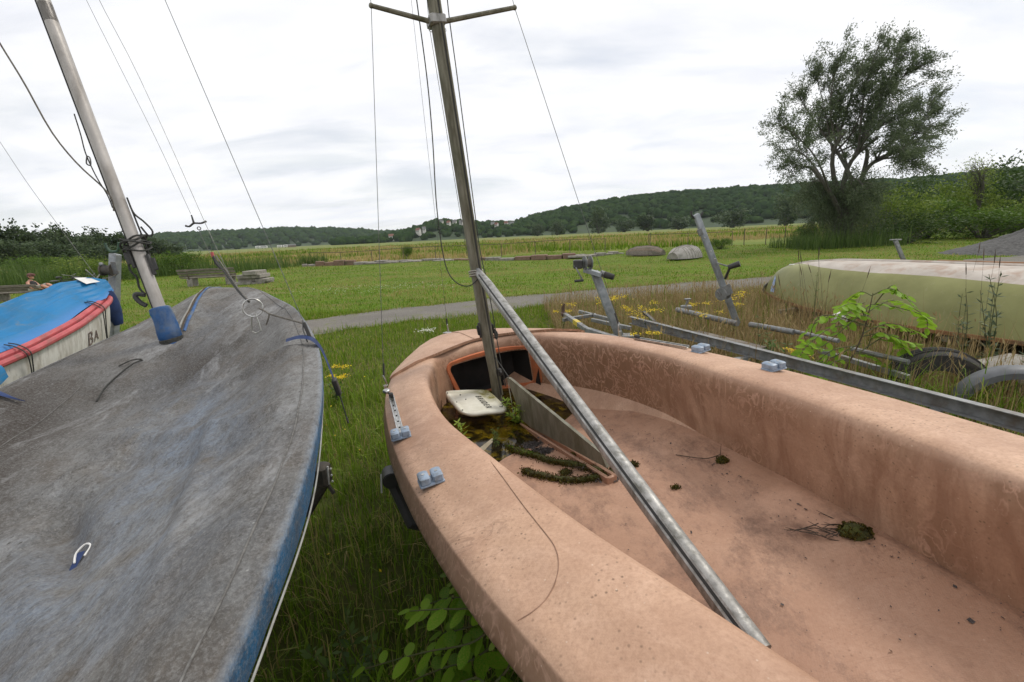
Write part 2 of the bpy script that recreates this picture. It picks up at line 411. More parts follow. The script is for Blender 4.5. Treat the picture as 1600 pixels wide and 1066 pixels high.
# grey boat cover, sun-bleached blue canvas
def f_cover():
    b = NB('bleached_cover'); co = b.co(); t = b.attr('bleach'); st = b.attr('stain')
    grey = b.mix(b.ramp(b.noise(2.5, 6, .65, co, .6), [(.35, 0.0), (.68, 1.0)]), (.225, .225, .22), (.10, .093, .085))
    stretch = b.co(scale=(1.15, .8, 1), rot=(0, 0, .5))
    grey = b.mix(b.ramp(b.noise(7, 8, .72, stretch, .5), [(.44, 0.0), (.64, .85)]), grey, (.125, .105, .085))
    grey = b.mix(b.math('MULTIPLY', st, b.ramp(b.noise(5, 8, .7, co, .8), [(.22, .6), (.55, 1.0)])), grey, (.050, .040, .033))
    chk = b.ramp(b.noise(3.4, 8, .72, b.co(scale=(1.5, .6, 1), rot=(0, 0, .62)), 1.0), [(.54, 0.0), (.66, .75)])
    grey = b.mix(chk, grey, (.30, .30, .30))
    grey = b.mix(b.ramp(b.noise(3.8, 9, .75, b.co(scale=(1.2, .8, 1), rot=(0, 0, .55)), .9), [(.54, 0.0), (.66, .8)]), grey, (.06, .052, .045))
    blue = b.attr('blue')
    grey = b.mix(b.math('MULTIPLY', blue, b.ramp(b.noise(6, 6, .7, co, .5), [(.38, 0.0), (.6, .75)])), grey, (.19, .235, .30))
    sp = b.ramp(b.voro(55, v=b.co(scale=(1.3, .6, 1), rot=(0, 0, .5))), [(.10, 1.0), (.22, 0.0)])
    spm = b.ramp(b.noise(3.2, 4, .6, co), [(.42, 0.0), (.58, 1.0)])
    grey = b.mix(b.math('MULTIPLY', b.math('MULTIPLY', sp, spm), .8), grey, (.05, .045, .038))
    sp2 = b.ramp(b.voro(23, v=co), [(.03, 1.0), (.07, 0.0)])
    grey = b.mix(b.math('MULTIPLY', sp2, .6), grey, (.44, .44, .42))
    bl = b.mix(b.ramp(b.noise(14, 6, .7, b.co(scale=(1, 1, .4))), [(.4, 0.0), (.7, .8)]), (.015, .115, .25), (.035, .075, .12))
    edge = b.ramp(b.math('ADD', t, b.math('MULTIPLY_ADD', b.noise(14, 5, .6, co), .5, -.25)), [(.28, 0.0), (.5, .55), (.75, 1.0)])
    col = b.mix(edge, bl, b.mix(b.ramp(t, [(.55, 0.55), (.95, 0.0)]), grey, (.30, .38, .48)))
    fine = b.noise(150, 5, .75, co); gr = b.noise(48, 6, .75, stretch)
    col = b.mix(b.ramp(gr, [(.44, .0), (.66, .65)]), col, (.07, .062, .055)); col = b.mix(b.ramp(fine, [(.46, 0.0), (.7, .4)]), col, (.36, .36, .35))
    nr = b.bump(fine, .7, .005); nr = b.bump(b.noise(26, 7, .7, stretch), .6, .010, nr); nr = b.bump(b.noise(3.0, 4, .5, stretch), .4, .03, nr)
    return b.fin(col, .78, 0, nr, spec=.2)
M['cover'] = f_cover()
M['bluehull'] = simple('blue_hull', (.03, .12, .26), (.02, .08, .17), 6, .4, dirt=(.12, .12, .10))
M['whitehem'] = simple('white_hem', (.40, .40, .37), (.26, .255, .23), 20, .8, dirt=(.16, .15, .12), dirt_scale=14)
def f_hullw():
    b = NB('dirty_white_hull'); v = b.co(scale=(2.2, 2.2, .35))
    c = b.mix(b.ramp(b.noise(8, 7, .7, v, .3), [(.42, 0.0), (.7, .95)]), (.68, .66, .63), (.34, .30, .25))
    c = b.mix(b.ramp(b.noise(19, 7, .7, v, .3), [(.58, 0.0), (.72, .7)]), c, (.12, .10, .075))
    return b.fin(c, .5, 0, b.bump(b.noise(30, 3), .06, .004))
M['hullw'] = f_hullw()
M['redrim'] = simple('faded_red_rubber', (.52, .11, .115), (.42, .075, .085), 12, .6, bump=.15, dirt=(.26, .09, .08), dirt_scale=7)
def f_tarp():
    b = NB('blue_tarp'); v = b.co()
    c = b.mix(b.ramp(b.noise(3.5, 6, .65, b.co(scale=(1, 1, 2)), .8), [(.40, 0.0), (.68, 1.0)]), (.002, .165, .39), (.02, .14, .28))
    c = b.mix(b.ramp(b.noise(9, 7, .7, v, .8), [(.58, 0.0), (.74, .65)]), c, (.17, .18, .16))
    edge = b.attr('edge'); c = b.mix(edge, c, (.05, .19, .46))
    return b.fin(c, .5, 0, b.bump(b.noise(7, 4, .5, b.co(scale=(2, .6, 1))), .35, .03), spec=.4)
M['tarp'] = f_tarp()
M['navy'] = simple('navy_cloth', (.012, .035, .13), (.008, .022, .08), 10, .7, bump=.3)
M['white'] = simple('white_plastic', (.75, .74, .72), (.6, .59, .57), 10, .5)
def f_green():
    b = NB('olive_hull'); v = b.co()
    c = b.mix(b.ramp(b.noise(1.6, 5, .6, v), [(.35, 0.0), (.7, 1.0)]), (.265, .265, .095), (.18, .18, .055))
    c = b.mix(b.ramp(b.noise(9, 7, .7, b.co(scale=(1.5, 1.5, .5))), [(.56, 0.0), (.75, .6)]), c, (.33, .31, .17))
    return b.fin(c, .42, 0, b.bump(b.noise(2.2, 3), .2, .03), spec=.4)
M['olive'] = f_green()
M['bottom'] = simple('bare_boat_bottom', (.49, .44, .385), (.38, .335, .29), 3, .75, bump=.1, dirt=(.33, .23, .17), dirt_scale=4, stretch=(1, 1, 1))
M['rail_wood'] = simple('orange_rub_strake', (.30, .14, .05), (.20, .095, .04), 8, .7, bump=.3, dirt=(.10, .07, .04), stretch=(1, .3, 1))
M['wood'] = simple('weathered_wood', (.22, .19, .155), (.12, .10, .08), 20, .85, bump=.5, stretch=(.25, 1, 1), dirt=(.08, .075, .05))
M['woodbrown'] = simple('brown_planks', (.27, .21, .16), (.15, .11, .08), 20, .85, bump=.5, dirt=(.10, .085, .06))
M['concrete'] = simple('old_concrete', (.30, .28, .245), (.21, .19, .165), 5, .9, bump=.3, dirt=(.10, .10, .075), dirt_scale=4)
M['brick'] = simple('red_brick_ledge', (.17, .10, .07), (.24, .16, .12), 6, .9, bump=.3, dirt=(.09, .09, .05))
M['postmetal'] = simple('rusty_post', (.10, .085, .07), (.15, .11, .08), 20, .8, .2)
M['gravel'] = simple('dark_gravel', (.045, .044, .043), (.12, .117, .112), 9, .95, bump=.9, bscale=25)
M['bark'] = simple('bark', (.075, .066, .055), (.13, .12, .105), 12, .95, bump=.8, stretch=(1, 1, .2))
M['stem'] = simple('brown_stem', (.06, .05, .035), (.10, .06, .035), 30, .8)
M['stemgreen'] = simple('green_stem', (.09, .12, .035), (.12, .10, .045), 30, .8)
# foliage
M['willow'] = leafmat('willow_leaves', (.062, .085, .044), (.18, .22, .125), .42)
M['bush1'] = leafmat('bush_leaves', (.05, .10, .014), (.145, .235, .032), .4)
M['bush2'] = leafmat('light_bush_leaves', (.09, .145, .022), (.24, .31, .06), .4)
M['bush3'] = leafmat('dark_bush_leaves', (.032, .062, .015), (.085, .135, .034), .3)
M['woodleaf'] = leafmat('wood_leaves', (.020, .036, .013), (.062, .095, .030), .25)
M['woodleaf2'] = leafmat('pale_wood_leaves', (.05, .078, .036), (.115, .155, .075), .25)
M['forest'] = leafmat('forest_crowns', (.020, .042, .012), (.040, .068, .019), .0, (.014, .028, .010), .22)
M['robinia'] = leafmat('robinia_leaves', (.13, .31, .018), (.28, .50, .035), .45, (.32, .40, .05), 14)
M['robinia2'] = leafmat('young_robinia_leaves', (.20, .31, .045), (.34, .44, .08), .4)
M['weedleaf'] = leafmat('weed_leaves', (.055, .10, .025), (.14, .21, .055), .35)
M['mugwort'] = leafmat('mugwort_leaves', (.06, .085, .045), (.16, .20, .12), .35)
M['reed'] = leafmat('reed_leaves', (.05, .095, .02), (.13, .19, .05), .3)
M['yellow'] = leafmat('yellow_petals', (.50, .34, .01), (.78, .60, .02), .2)
M['whitepetal'] = leafmat('white_petals', (.55, .55, .45), (.75, .75, .68), .2)
M['dry'] = leafmat('dry_grass', (.19, .125, .05), (.43, .33, .17), .3)
def f_blade():
    b = NB('grass_blades'); t = b.attr('tint'); d = b.attr('dry')
    c = b.ramp(t, [(0.0, (.052, .105, .005)), (.5, (.120, .210, .011)), (1.0, (.24, .335, .035))])
    c = b.mix(d, c, (.42, .31, .14))
    return b.leafy(c, .35)
M['blade'] = f_blade()
def f_ground():
    b = NB('meadow_ground'); p = b.pos(); s = b.sepxyz(p)
    # mown grass
    g = b.mix(b.ramp(b.noise(.35, 8, .65, p), [(.35, 0.0), (.65, 1.0)]), (.085, .155, .008), (.15, .225, .020))
    g = b.mix(b.ramp(b.noise(1.3, 7, .7, b.pos((.55, 1.2, 1)), .5), [(.46, 0.0), (.70, .8)]), g, (.235, .185, .075))
    g = b.mix(b.ramp(b.noise(.55, 6, .65, b.pos((.25, 1.3, 1)), .4), [(.54, 0.0), (.66, .6)]), g, (.26, .19, .085))
    g = b.mix(b.ramp(b.noise(9, 6, .75, p), [(.35, 0.0), (.7, .7)]), g, (.045, .085, .01))
    # earth close to the boats
    earth = b.mix(b.ramp(b.noise(3, 7, .7, p), [(.35, 0.0), (.65, 1.0)]), (.055, .048, .022), (.10, .08, .045))
    near = b.ramp(s[1], [(0.0, 1.0), (1.0, 1.0)])
    yard = b.math('MULTIPLY', b.ramp(b.math('MULTIPLY_ADD', s[1], .02, 0.0), [(.20, 1.0), (.215, 0.0)]), b.ramp(b.math('MULTIPLY_ADD', s[0], .05, .5), [(.50, .55), (.56, 1.0)]))
    yard2 = b.math('MULTIPLY', b.ramp(b.math('MULTIPLY_ADD', s[1], .02, b.math('MULTIPLY_ADD', b.noise(.9, 4, .6, p), .06, -.03)), [(.21, 1.0), (.235, 0.0)]), b.ramp(b.math('MULTIPLY_ADD', s[0], .05, .5), [(.535, 0.0), (.57, 1.0)]))
    g = b.mix(yard, g, earth)
    g = b.mix(b.math('MULTIPLY', yard2, .8), g, b.mix(b.ramp(b.noise(1.4, 6, .7, p), [(.4, 0.0), (.6, 1.0)]), (.15, .105, .05), (.07, .085, .02)))
    # rough marsh field beyond the rail
    lng = b.pos((.018, .075, 1))
    f = b.ramp(b.noise(1.0, 8, .62, lng, .6), [(.36, (.085, .155, .022)), (.46, (.155, .20, .045)), (.54, (.265, .23, .07)), (.63, (.30, .20, .085))])
    f = b.mix(b.ramp(b.noise(1.7, 9, .75, b.pos((.12, .4, 1))), [(.38, 0.0), (.7, .65)]), f, (.12, .15, .035))
    far = b.ramp(b.math('MULTIPLY', s[1], .002), [(.10, 0.0), (.45, .75)])
    f = b.mix(far, f, b.mix(b.ramp(b.noise(1.0, 6, .6, b.pos((.006, .03, 1)), .5), [(.42, 0.0), (.6, 1.0)]), (.13, .185, .05), (.20, .195, .075)))
    fm = b.ramp(b.math('ADD', b.math('MULTIPLY', s[1], .01), b.math('MULTIPLY_ADD', b.noise(.25, 5, .6, p), .08, -.04)), [(.395, 0.0), (.42, 1.0)])
    c = b.mix(fm, g, f)
    return b.fin(c, .95, 0, b.bump(b.noise(6, 8, .75, p), .8, .05), spec=.1)
M['ground'] = f_ground()
def f_path():
    b = NB('gravel_path'); p = b.pos()
    c = b.mix(b.ramp(b.noise(.8, 6, .65, p), [(.35, 0.0), (.65, 1.0)]), (.125, .115, .10), (.19, .175, .152))
    st = b.voro(60, v=p, out='Color'); c = b.mix(.35, c, b.mix(st, (.07, .065, .06), (.32, .30, .275)))
    c = b.mix(b.ramp(b.noise(2.2, 7, .75, p, .6), [(.54, 0.0), (.7, .8)]), c, (.13, .15, .035))
    return b.fin(c, .95, 0, b.bump(b.voro(60, v=p), .6, .01), spec=.15)
M['path'] = f_path()
M['hill'] = simple('wooded_hill', (.022, .042, .013), (.04, .065, .02), .05, .95)
M['skin'] = simple('skin', (.52, .27, .18), (.46, .22, .145), 14, .5)
M['tank'] = simple('dark_vest', (.018, .018, .02), (.035, .033, .035), 20, .9)
M['shorts'] = simple('pale_shorts', (.42, .39, .33), (.30, .28, .24), 20, .9)
M['cap'] = simple('maroon_cap', (.16, .07, .06), (.11, .05, .045), 20, .9)
M['hair'] = simple('dark_hair', (.03, .022, .017), (.05, .04, .03), 40, .7)
M['shoe'] = simple('brown_shoe', (.16, .09, .06), (.1, .06, .04), 20, .8)
M['housewall'] = simple('white_render', (.66, .64, .60), (.56, .54, .50), 1, .9)
M['roofred'] = simple('red_roof_tiles', (.22, .095, .07), (.16, .075, .06), 2, .9)
M['roofgrey'] = simple('grey_roof_tiles', (.12, .12, .125), (.17, .165, .165), 2, .9)
M['glass'] = simple('dark_window', (.03, .035, .045), (.05, .055, .065), 1, .1)
# ------------------------------------------------------------------ ground, path, hills
def st(o): return tag(o, kind='structure')
gx = np.concatenate([np.linspace(-3500, -80, 24), np.linspace(-70, 70, 57), np.linspace(80, 3500, 24)])
gy = np.concatenate([np.linspace(-200, -10, 6), np.linspace(-6, 60, 45), np.geomspace(64, 4000, 40)])
XX, YY = np.meshgrid(gx, gy)
def gz(x, y):      # gentle unevenness of the meadow, flat by the boats
    x = np.asarray(x, float); y = np.asarray(y, float)
    k = np.clip((y - 14) / 20, 0, 1)
    return k * (.10 * np.sin(x * .21 + 1) * np.sin(y * .17) + .06 * np.sin(x * .53 + y * .3))
V = np.stack([XX, YY, gz(XX, YY)], -1).reshape(-1, 3)
nx, ny = len(gx), len(gy)
ii = (np.arange(ny - 1)[:, None] * nx + np.arange(nx - 1)[None, :]).reshape(-1)
st(mesh_np('ground', V, np.stack([ii, ii + 1, ii + nx + 1, ii + nx], 1), M['ground'], smooth=True))

PN = np.array([(-30, -2.5), (-16, 3.4), (-8, 6.9), (-4.07, 8.62), (-3.3, 9.05), (-2.4, 9.45), (-1.38, 9.85), (.97, 10.85), (3.4, 11.6), (6.5, 12.0), (10, 13), (18, 15.0), (30, 17)])
PF = np.array([(-30, .2), (-16, 5.9), (-8, 9.1), (-4.75, 10.55), (-3.75, 11.1), (-2.63, 11.75), (.06, 12.95), (4.0, 13.95), (8.4, 14.75), (14, 16.3), (19, 17.6), (25, 18.8), (31, 20)])
a_ = np.stack([np.interp(np.linspace(-30, 30, 300), PN[:, 0], PN[:, 0]), np.interp(np.linspace(-30, 30, 300), PN[:, 0], PN[:, 1])], 1)
b_ = np.stack([np.linspace(-30, 30, 300), np.interp(np.linspace(-30, 30, 300), PF[:, 0], PF[:, 1])], 1)
wob = lambda x, s: .10 * np.sin(x * 2.1 + s) + .07 * np.sin(x * 5.3 + 2 * s) + .04 * np.sin(x * 11 + s)
a_[:, 1] += wob(a_[:, 0], 0); b_[:, 1] += wob(b_[:, 0], 2)
mb = MB(); rings = []
for p, q in zip(a_, b_):
    rings.append([(p[0] + (q[0] - p[0]) * t, p[1] + (q[1] - p[1]) * t, gz(p[0], p[1] + (q[1] - p[1]) * t) + .004 + .03 * math.sin(math.pi * t)) for t in (0, .2, .4, .6, .8, 1)])
mb.loft(rings, closed=False); st(mb.build('gravel_path', M['path']))
def on_path(x, y): return (y > np.interp(x, PN[:, 0], PN[:, 1]) + wob(x, 0)) & (y < np.interp(x, PF[:, 0], PF[:, 1]) + wob(x, 2))

def horizon_px(x): return 406 - .048 * x
def azdir(x):
    d = ray(x, horizon_px(x)); d = np.array([d[0], d[1], 0]); return d / np.linalg.norm(d)
HOUSE_SPOTS = []
def ridge(name, prof, D0, D1, lift, ncol=60):
    """wooded ridge: prof = photo outline of the tree tops (px), D0 foot distance, D1 ridge distance"""
    prof = np.array(prof, float); xs = np.linspace(prof[0, 0], prof[-1, 0], ncol); mb = MB(); rows = []
    def height(x):
        y = np.interp(x, prof[:, 0], prof[:, 1]); d = ray(x, y); return max(EYE + D1 * d[2] / math.hypot(d[0], d[1]) - lift, .5)
    for x in xs:
        d = azdir(x); h = height(x); col_ = []
        for t in (0, .15, .3, .5, .7, .85, 1.0, 1.25, 1.7):
            dd = D0 + (D1 - D0) * t
            z = -1.0 + (h + 1) * (math.sin(min(t, 1) * math.pi / 2) ** 1.25 if t <= 1 else max(1 - (t - 1) * .9, 0))
            col_.append((d[0] * dd, d[1] * dd, z))
        rows.append(col_)
    mb.loft(rows, closed=False); o = st(mb.build(name, M['hill']))
    def surf(x, t):
        d = azdir(x); h = height(x); dd = D0 + (D1 - D0) * t
        return np.array([d[0] * dd, d[1] * dd, -1 + (h + 1) * math.sin(min(t, 1) * math.pi / 2) ** 1.25])
    return surf, xs
def ico(sub):
    bm = bmesh.new(); bmesh.ops.create_icosphere(bm, subdivisions=sub, radius=1)
    V = np.array([v.co[:] for v in bm.verts]); F = np.array([[v.index for v in f.verts] for f in bm.faces]); bm.free(); return V, F
IV, IF = ico(2); IVB, IFB = IV, IF; IVS, IFS = ico(1)
def crowns(name, P, Rr, H, mat, rng, cards=16, label=None, cat=None):
    """many tree crowns as one mesh: lumpy bodies plus leaf clumps that break the outline"""
    IV, IF = (IVS, IFS) if cards == 0 else (IVB, IFB)
    n = len(P); nv = len(IV)
    U = rng.normal(size=(n, nv)) * .13
    lump = .7 * np.sin(IV[None, :, 0] * 3.1 + rng.uniform(0, 6, (n, 1))) * np.sin(IV[None, :, 1] * 3.4 + rng.uniform(0, 6, (n, 1))) * np.sin(IV[None, :, 2] * 3 + rng.uniform(0, 6, (n, 1))) * .35
    rad = 1 + U + lump
    V = IV[None] * rad[..., None] * np.stack([Rr, Rr, H], 1)[:, None, :] + P[:, None, :]
    F = (IF[None] + (np.arange(n) * nv)[:, None, None]).reshape(-1, 3)
    tn = np.clip(np.repeat(rng.uniform(0, 1.0, n), nv) + rng.normal(0, .25, n * nv), 0, 1)
    o = mesh_np(name, V.reshape(-1, 3), F, mat, smooth=True, attrs={'tint': tn})
    return o
rng = np.random.default_rng(3)
def forest(surf, xs, n, rad, tmax=1.02, gap=None):
    P = []; Rr = []; Hh = []
    while len(P) < n:
        x = rng.uniform(xs[0], xs[-1]); t = math.sqrt(rng.uniform(0, 1)) * tmax
        if gap and gap(x, t): continue
        p = surf(x, t); r = rad * rng.uniform(.6, 1.6); P.append(p + np.array([0, 0, r * .45 + rng.uniform(0, .3) * rad])); Rr.append(r); Hh.append(r * rng.uniform(.55, 1.05))
    return np.array(P), np.array(Rr), np.array(Hh)
FORESTS = []
surfA, xA = ridge('far_hill', [(120, 372), (240, 368), (270, 364), (330, 361), (400, 358), (470, 355.5), (520, 356), (600, 360), (680, 362), (800, 362), (900, 360)], 1000, 1500, 12)
P, A, H_ = forest(surfA, xA, 4200, 6.5); FORESTS.append(crowns('far_woodland', P, A, H_, M['forest'], rng, 0))
surfC, xC = ridge('village_hill', [(520, 378), (580, 372), (600, 368), (630, 362), (650, 357), (668, 349), (685, 344), (720, 345), (760, 348), (800, 347), (840, 347), (880, 346), (930, 350), (1000, 352)], 560, 760, 7)
def gapC(x, t): return (712 < x < 745 and .42 < t < .68 and rng.uniform() < .6) or (745 < x < 850 and .5 < t < .9 and rng.uniform() < .35)
P, A, H_ = forest(surfC, xC, 1300, 4.4, gap=gapC); FORESTS.append(crowns('village_woodland', P, A, H_, M['forest'], rng))
surfB, xB = ridge('right_hill', [(770, 357), (800, 350), (830, 338), (880, 326), (950, 313), (1020, 304), (1100, 298), (1180, 293), (1250, 289), (1330, 286), (1420, 281), (1500, 274), (1600, 264), (1800, 250), (1950, 250)], 480, 900, 8)
P, A, H_ = forest(surfB, xB, 8000, 4.2, gap=lambda x, t: (900 < x < 960 and t < .12)); FORESTS.append(crowns('hillside_woodland', P, A, H_, M['forest'], rng))
for o, L in zip(FORESTS, ('distant blue green wood across the marsh', 'dark wood round the hilltop village', 'dense wood covering the right hillside')):
    tag(o, L, 'wood', kind='stuff')

# ------------------------------------------------------------------ grass
rng = np.random.default_rng(5)
def visible(P, mx_=90):
    d = P - CAMP; k = d @ FW; k = np.where(k < .05, .05, k)
    x = 800 + 711.1 * (d @ CR) / k; y = 533 - 711.1 * (d @ CU) / k
    return (x > -mx_) & (x < 1600 + mx_) & (y < 1066 + 160) & (d @ FW > .05)
def dryness(x, y): return np.clip(.5 + .5 * np.sin(x * .35 + 1.3 * np.sin(y * .22)) * np.sin(y * .31 + 1.1) + rng.normal(0, .15, len(x)), 0, 1)
def grass(name, x, y, h, wd, dry, label, lean=.4):
    P = np.stack([x, y, gz(x, y) - .01], 1); k = visible(P); P = P[k]; h = h[k]; dry = dry[k]; wd = wd[k] if np.ndim(wd) else wd
    V, F = blades(P, h, wd, rng, lean)
    tn = np.repeat(np.clip(rng.normal(.62 if 'path_side' in name or 'long' in name else .5, .25, len(P)), 0, 1), 6); dr = np.repeat(dry, 6)
    return tag(mesh_np(name, V, F, M['blade'], attrs={'tint': tn, 'dry': dr}), label, 'grass', kind='stuff')
def patchn(x, y, s, k=0): return .5 + .25 * np.sin(x * s + k) * np.cos(y * s * 1.3 + k) + .25 * np.sin((x + y) * s * 2.3 + 2 * k) * np.sin((x - y) * s * 1.9 + k)
n = 46000; x = rng.uniform(-2.4, .9, n); y = rng.uniform(.2, 5.2, n)
k = (rng.uniform(size=n) < .35 + .65 * patchn(x, y, 2.6)); x = x[k]; y = y[k]; n = len(x)
grass('long_grass', x, y, rng.gamma(4, .026, n) * (.5 + .9 * patchn(x, y, 3.1, 2)) + .03, rng.uniform(.0035, .008, n), (rng.uniform(size=n) < .17 + .12 * (y < 2.6)) * rng.uniform(.4, 1, n), 'long uncut grass in the gap between the two boats', .6)
n = 84000; y = rng.uniform(4.6, 11.5, n); x = rng.uniform(-7, 3, n)
k = ~on_path(x, y) & ((x < .8) | (rng.uniform(size=n) < .4)); x = x[k]; y = y[k]; n = len(x)
grass('path_side_grass', x, y, (rng.gamma(3, .017, n) + .03) * (.5 + .9 * patchn(x, y, 1.4)), rng.uniform(.005, .011, n), (rng.uniform(size=n) < .14) * rng.uniform(.3, 1, n), 'green grass between the boat bows and the gravel path')
n = 120000; y = 8.0 * np.exp(rng.uniform(0, math.log(40 / 8.0), n)); x = rng.uniform(-1.35, 1.35, n) * y
k = ~on_path(x, y) & (y > np.interp(x, PN[:, 0], PN[:, 1])); x = x[k]; y = y[k]; n = len(x)
strip = np.exp(-((y - 21.5 - .08 * x) / 1.5) ** 2) * 1.1 * (patchn(x, y * .3, .35, 2) > .4) + .45 * (patchn(x * .4, y, .55, 5) > .66)
ex = rng.uniform(-9, 9, 9000); sd_ = rng.uniform(size=9000) < .5; ey = np.where(sd_, np.interp(ex, PN[:, 0], PN[:, 1]) + np.abs(rng.normal(0, .22, 9000)) - .1, np.interp(ex, PF[:, 0], PF[:, 1]) - np.abs(rng.normal(0, .22, 9000)) + .1)
grass('path_edge_grass', ex, ey, rng.gamma(3, .018, 9000) + .02, rng.uniform(.006, .012, 9000), (rng.uniform(size=9000) < .4) * rng.uniform(.3, 1, 9000), 'ragged grass creeping over both edges of the gravel path')
grass('meadow_grass', x, y, (rng.gamma(3, .013, n) + .02) * (.5 + patchn(x, y, .5)), .005 + .0009 * y, np.clip((rng.uniform(size=n) < .16 + strip + .25 * (patchn(x, y, .33, 1) > .72)) * rng.uniform(.4, 1.0, n), 0, 1), 'mown meadow grass between the gravel path and the rail fence')
n = 80000; y = 38 * np.exp(rng.uniform(0, math.log(170 / 38), n)); x = rng.uniform(-1.35, 1.35, n) * y
k = (y > 40.5 + .9 * np.sin(x * .2)) & ((x < 19) | (y > 50)); x = x[k]; y = y[k]; n = len(x)
ly = np.log(y) * 60; pn = .6 * patchn(x * .22, ly, .16, 3) + .4 * patchn(x * .5, ly, .41, 1); dr = np.clip((pn - .47) * 4.5 + .25 + rng.normal(0, .2, n), 0, .95)
grass('marsh_grass', x, y, rng.gamma(5, .075, n) * (.5 + .9 * patchn(x, y, .1)), .02 + .0016 * y, dr, 'tall rough marsh grass beyond the rail fence', .35)
# dry stalks in the trailer yard
n = 52000; x = rng.uniform(.7, 9.5, n); y = rng.uniform(2.6, 11.3, n)
k = ~on_path(x, y) & (x > .75 + .12 * y * 0) & (rng.uniform(size=n) < .3 + .9 * patchn(x, y, 1.2, 4)) & ~((x > 5.3) & (x < 8.6) & (y < 9.7))
x = x[k]; y = y[k]; n = len(x)
V, F = blades(np.stack([x, y, np.zeros(n)], 1), rng.gamma(6, .062, n) * (.5 + .7 * patchn(x, y, .9, 2)), rng.uniform(.004, .008, n), rng, .35)
tag(mesh_np('dry_grass', V, F, M['dry'], attrs={'tint': np.repeat(rng.uniform(0, 1, n), 6)}), 'dry straw coloured grass growing through the empty trailers', 'dry grass', kind='stuff')
# seed heads on the dry stalks
n = 7000; x = rng.uniform(.8, 9.0, n); y = rng.uniform(3.4, 11, n); k = ~on_path(x, y) & (patchn(x, y, 1.2, 4) > .45) & ~((x > 5.2) & (y < 9.9)); x = x[k]; y = y[k]; n = len(x)
C_ = np.stack([x, y, rng.uniform(.25, .62, n)], 1); D_ = rng.normal(0, .35, (n, 3)); D_[:, 2] = 1
V, F = leaf_cards(C_, D_, rng.uniform(.05, .11, n), rng.uniform(.010, .02, n), rng)
tag(mesh_np('seed_heads', V, F, M['dry'], attrs={'tint': np.repeat(rng.uniform(.2, .9, n), 4)}), 'feathery brown seed heads above the trailer yard', 'seed heads', kind='stuff')
# clover in the meadow and flower specks
def specks(name, cx, cy, sx, sy, n, mat, size, z0, z1, label, cat):
    x = rng.normal(cx, sx, n); y = rng.normal(cy, sy, n)
    C_ = np.stack([x, y, rng.uniform(z0, z1, n)], 1); D_ = rng.normal(size=(n, 3)); D_[:, 2] *= .3
    V, F = leaf_cards(C_, D_, rng.uniform(.7, 1.2, n) * size, rng.uniform(.7, 1.2, n) * size, rng, up=np.tile([0, .5, 1.], (n, 1)) + rng.normal(0, .3, (n, 3)))
    tag(mesh_np(name, V, F, mat, attrs={'tint': np.repeat(rng.uniform(0, 1, n), 4)}), label, cat, kind='stuff')
specks('clover', -4.6, 16.6, 1.9, .8, 420, M['whitepetal'], .032, .07, .13, 'white clover heads scattered over the meadow behind the path', 'clover')
specks('small_yellow_flowers', -1.55, 3.6, .5, 1.0, 70, M['yellow'], .018, .12, .26, 'small yellow flowers low in the grass between the boats', 'flowers')
n = 15000; x = rng.uniform(.9, 8.5, n); y = rng.uniform(2.8, 11.0, n); k = ~on_path(x, y) & (patchn(x, y, 1.7, 1) > .5) & ~((x > 5.3) & (x < 8.6) & (y < 9.7)); x = x[k]; y = y[k]; n = len(x)
grass('yard_green_grass', x, y, rng.gamma(5, .05, n), rng.uniform(.005, .010, n), (rng.uniform(size=n) < .2) * .7, 'green grass mixed into the dry growth round the empty trailers', .5)
# ------------------------------------------------------------------ trees and bushes
def limb(p0, p1, r0, r1, bend, rng, n=6):
    p0 = np.array(p0, float); p1 = np.array(p1, float); o = rng.normal(0, 1, 3) * bend * np.linalg.norm(p1 - p0)
    P = [p0 + (p1 - p0) * t + o * math.sin(math.pi * t) + np.array([0, 0, .10 * np.linalg.norm(p1 - p0)]) * math.sin(math.pi * t) for t in np.linspace(0, 1, n)]
    return P, list(np.linspace(r0, r1, n))
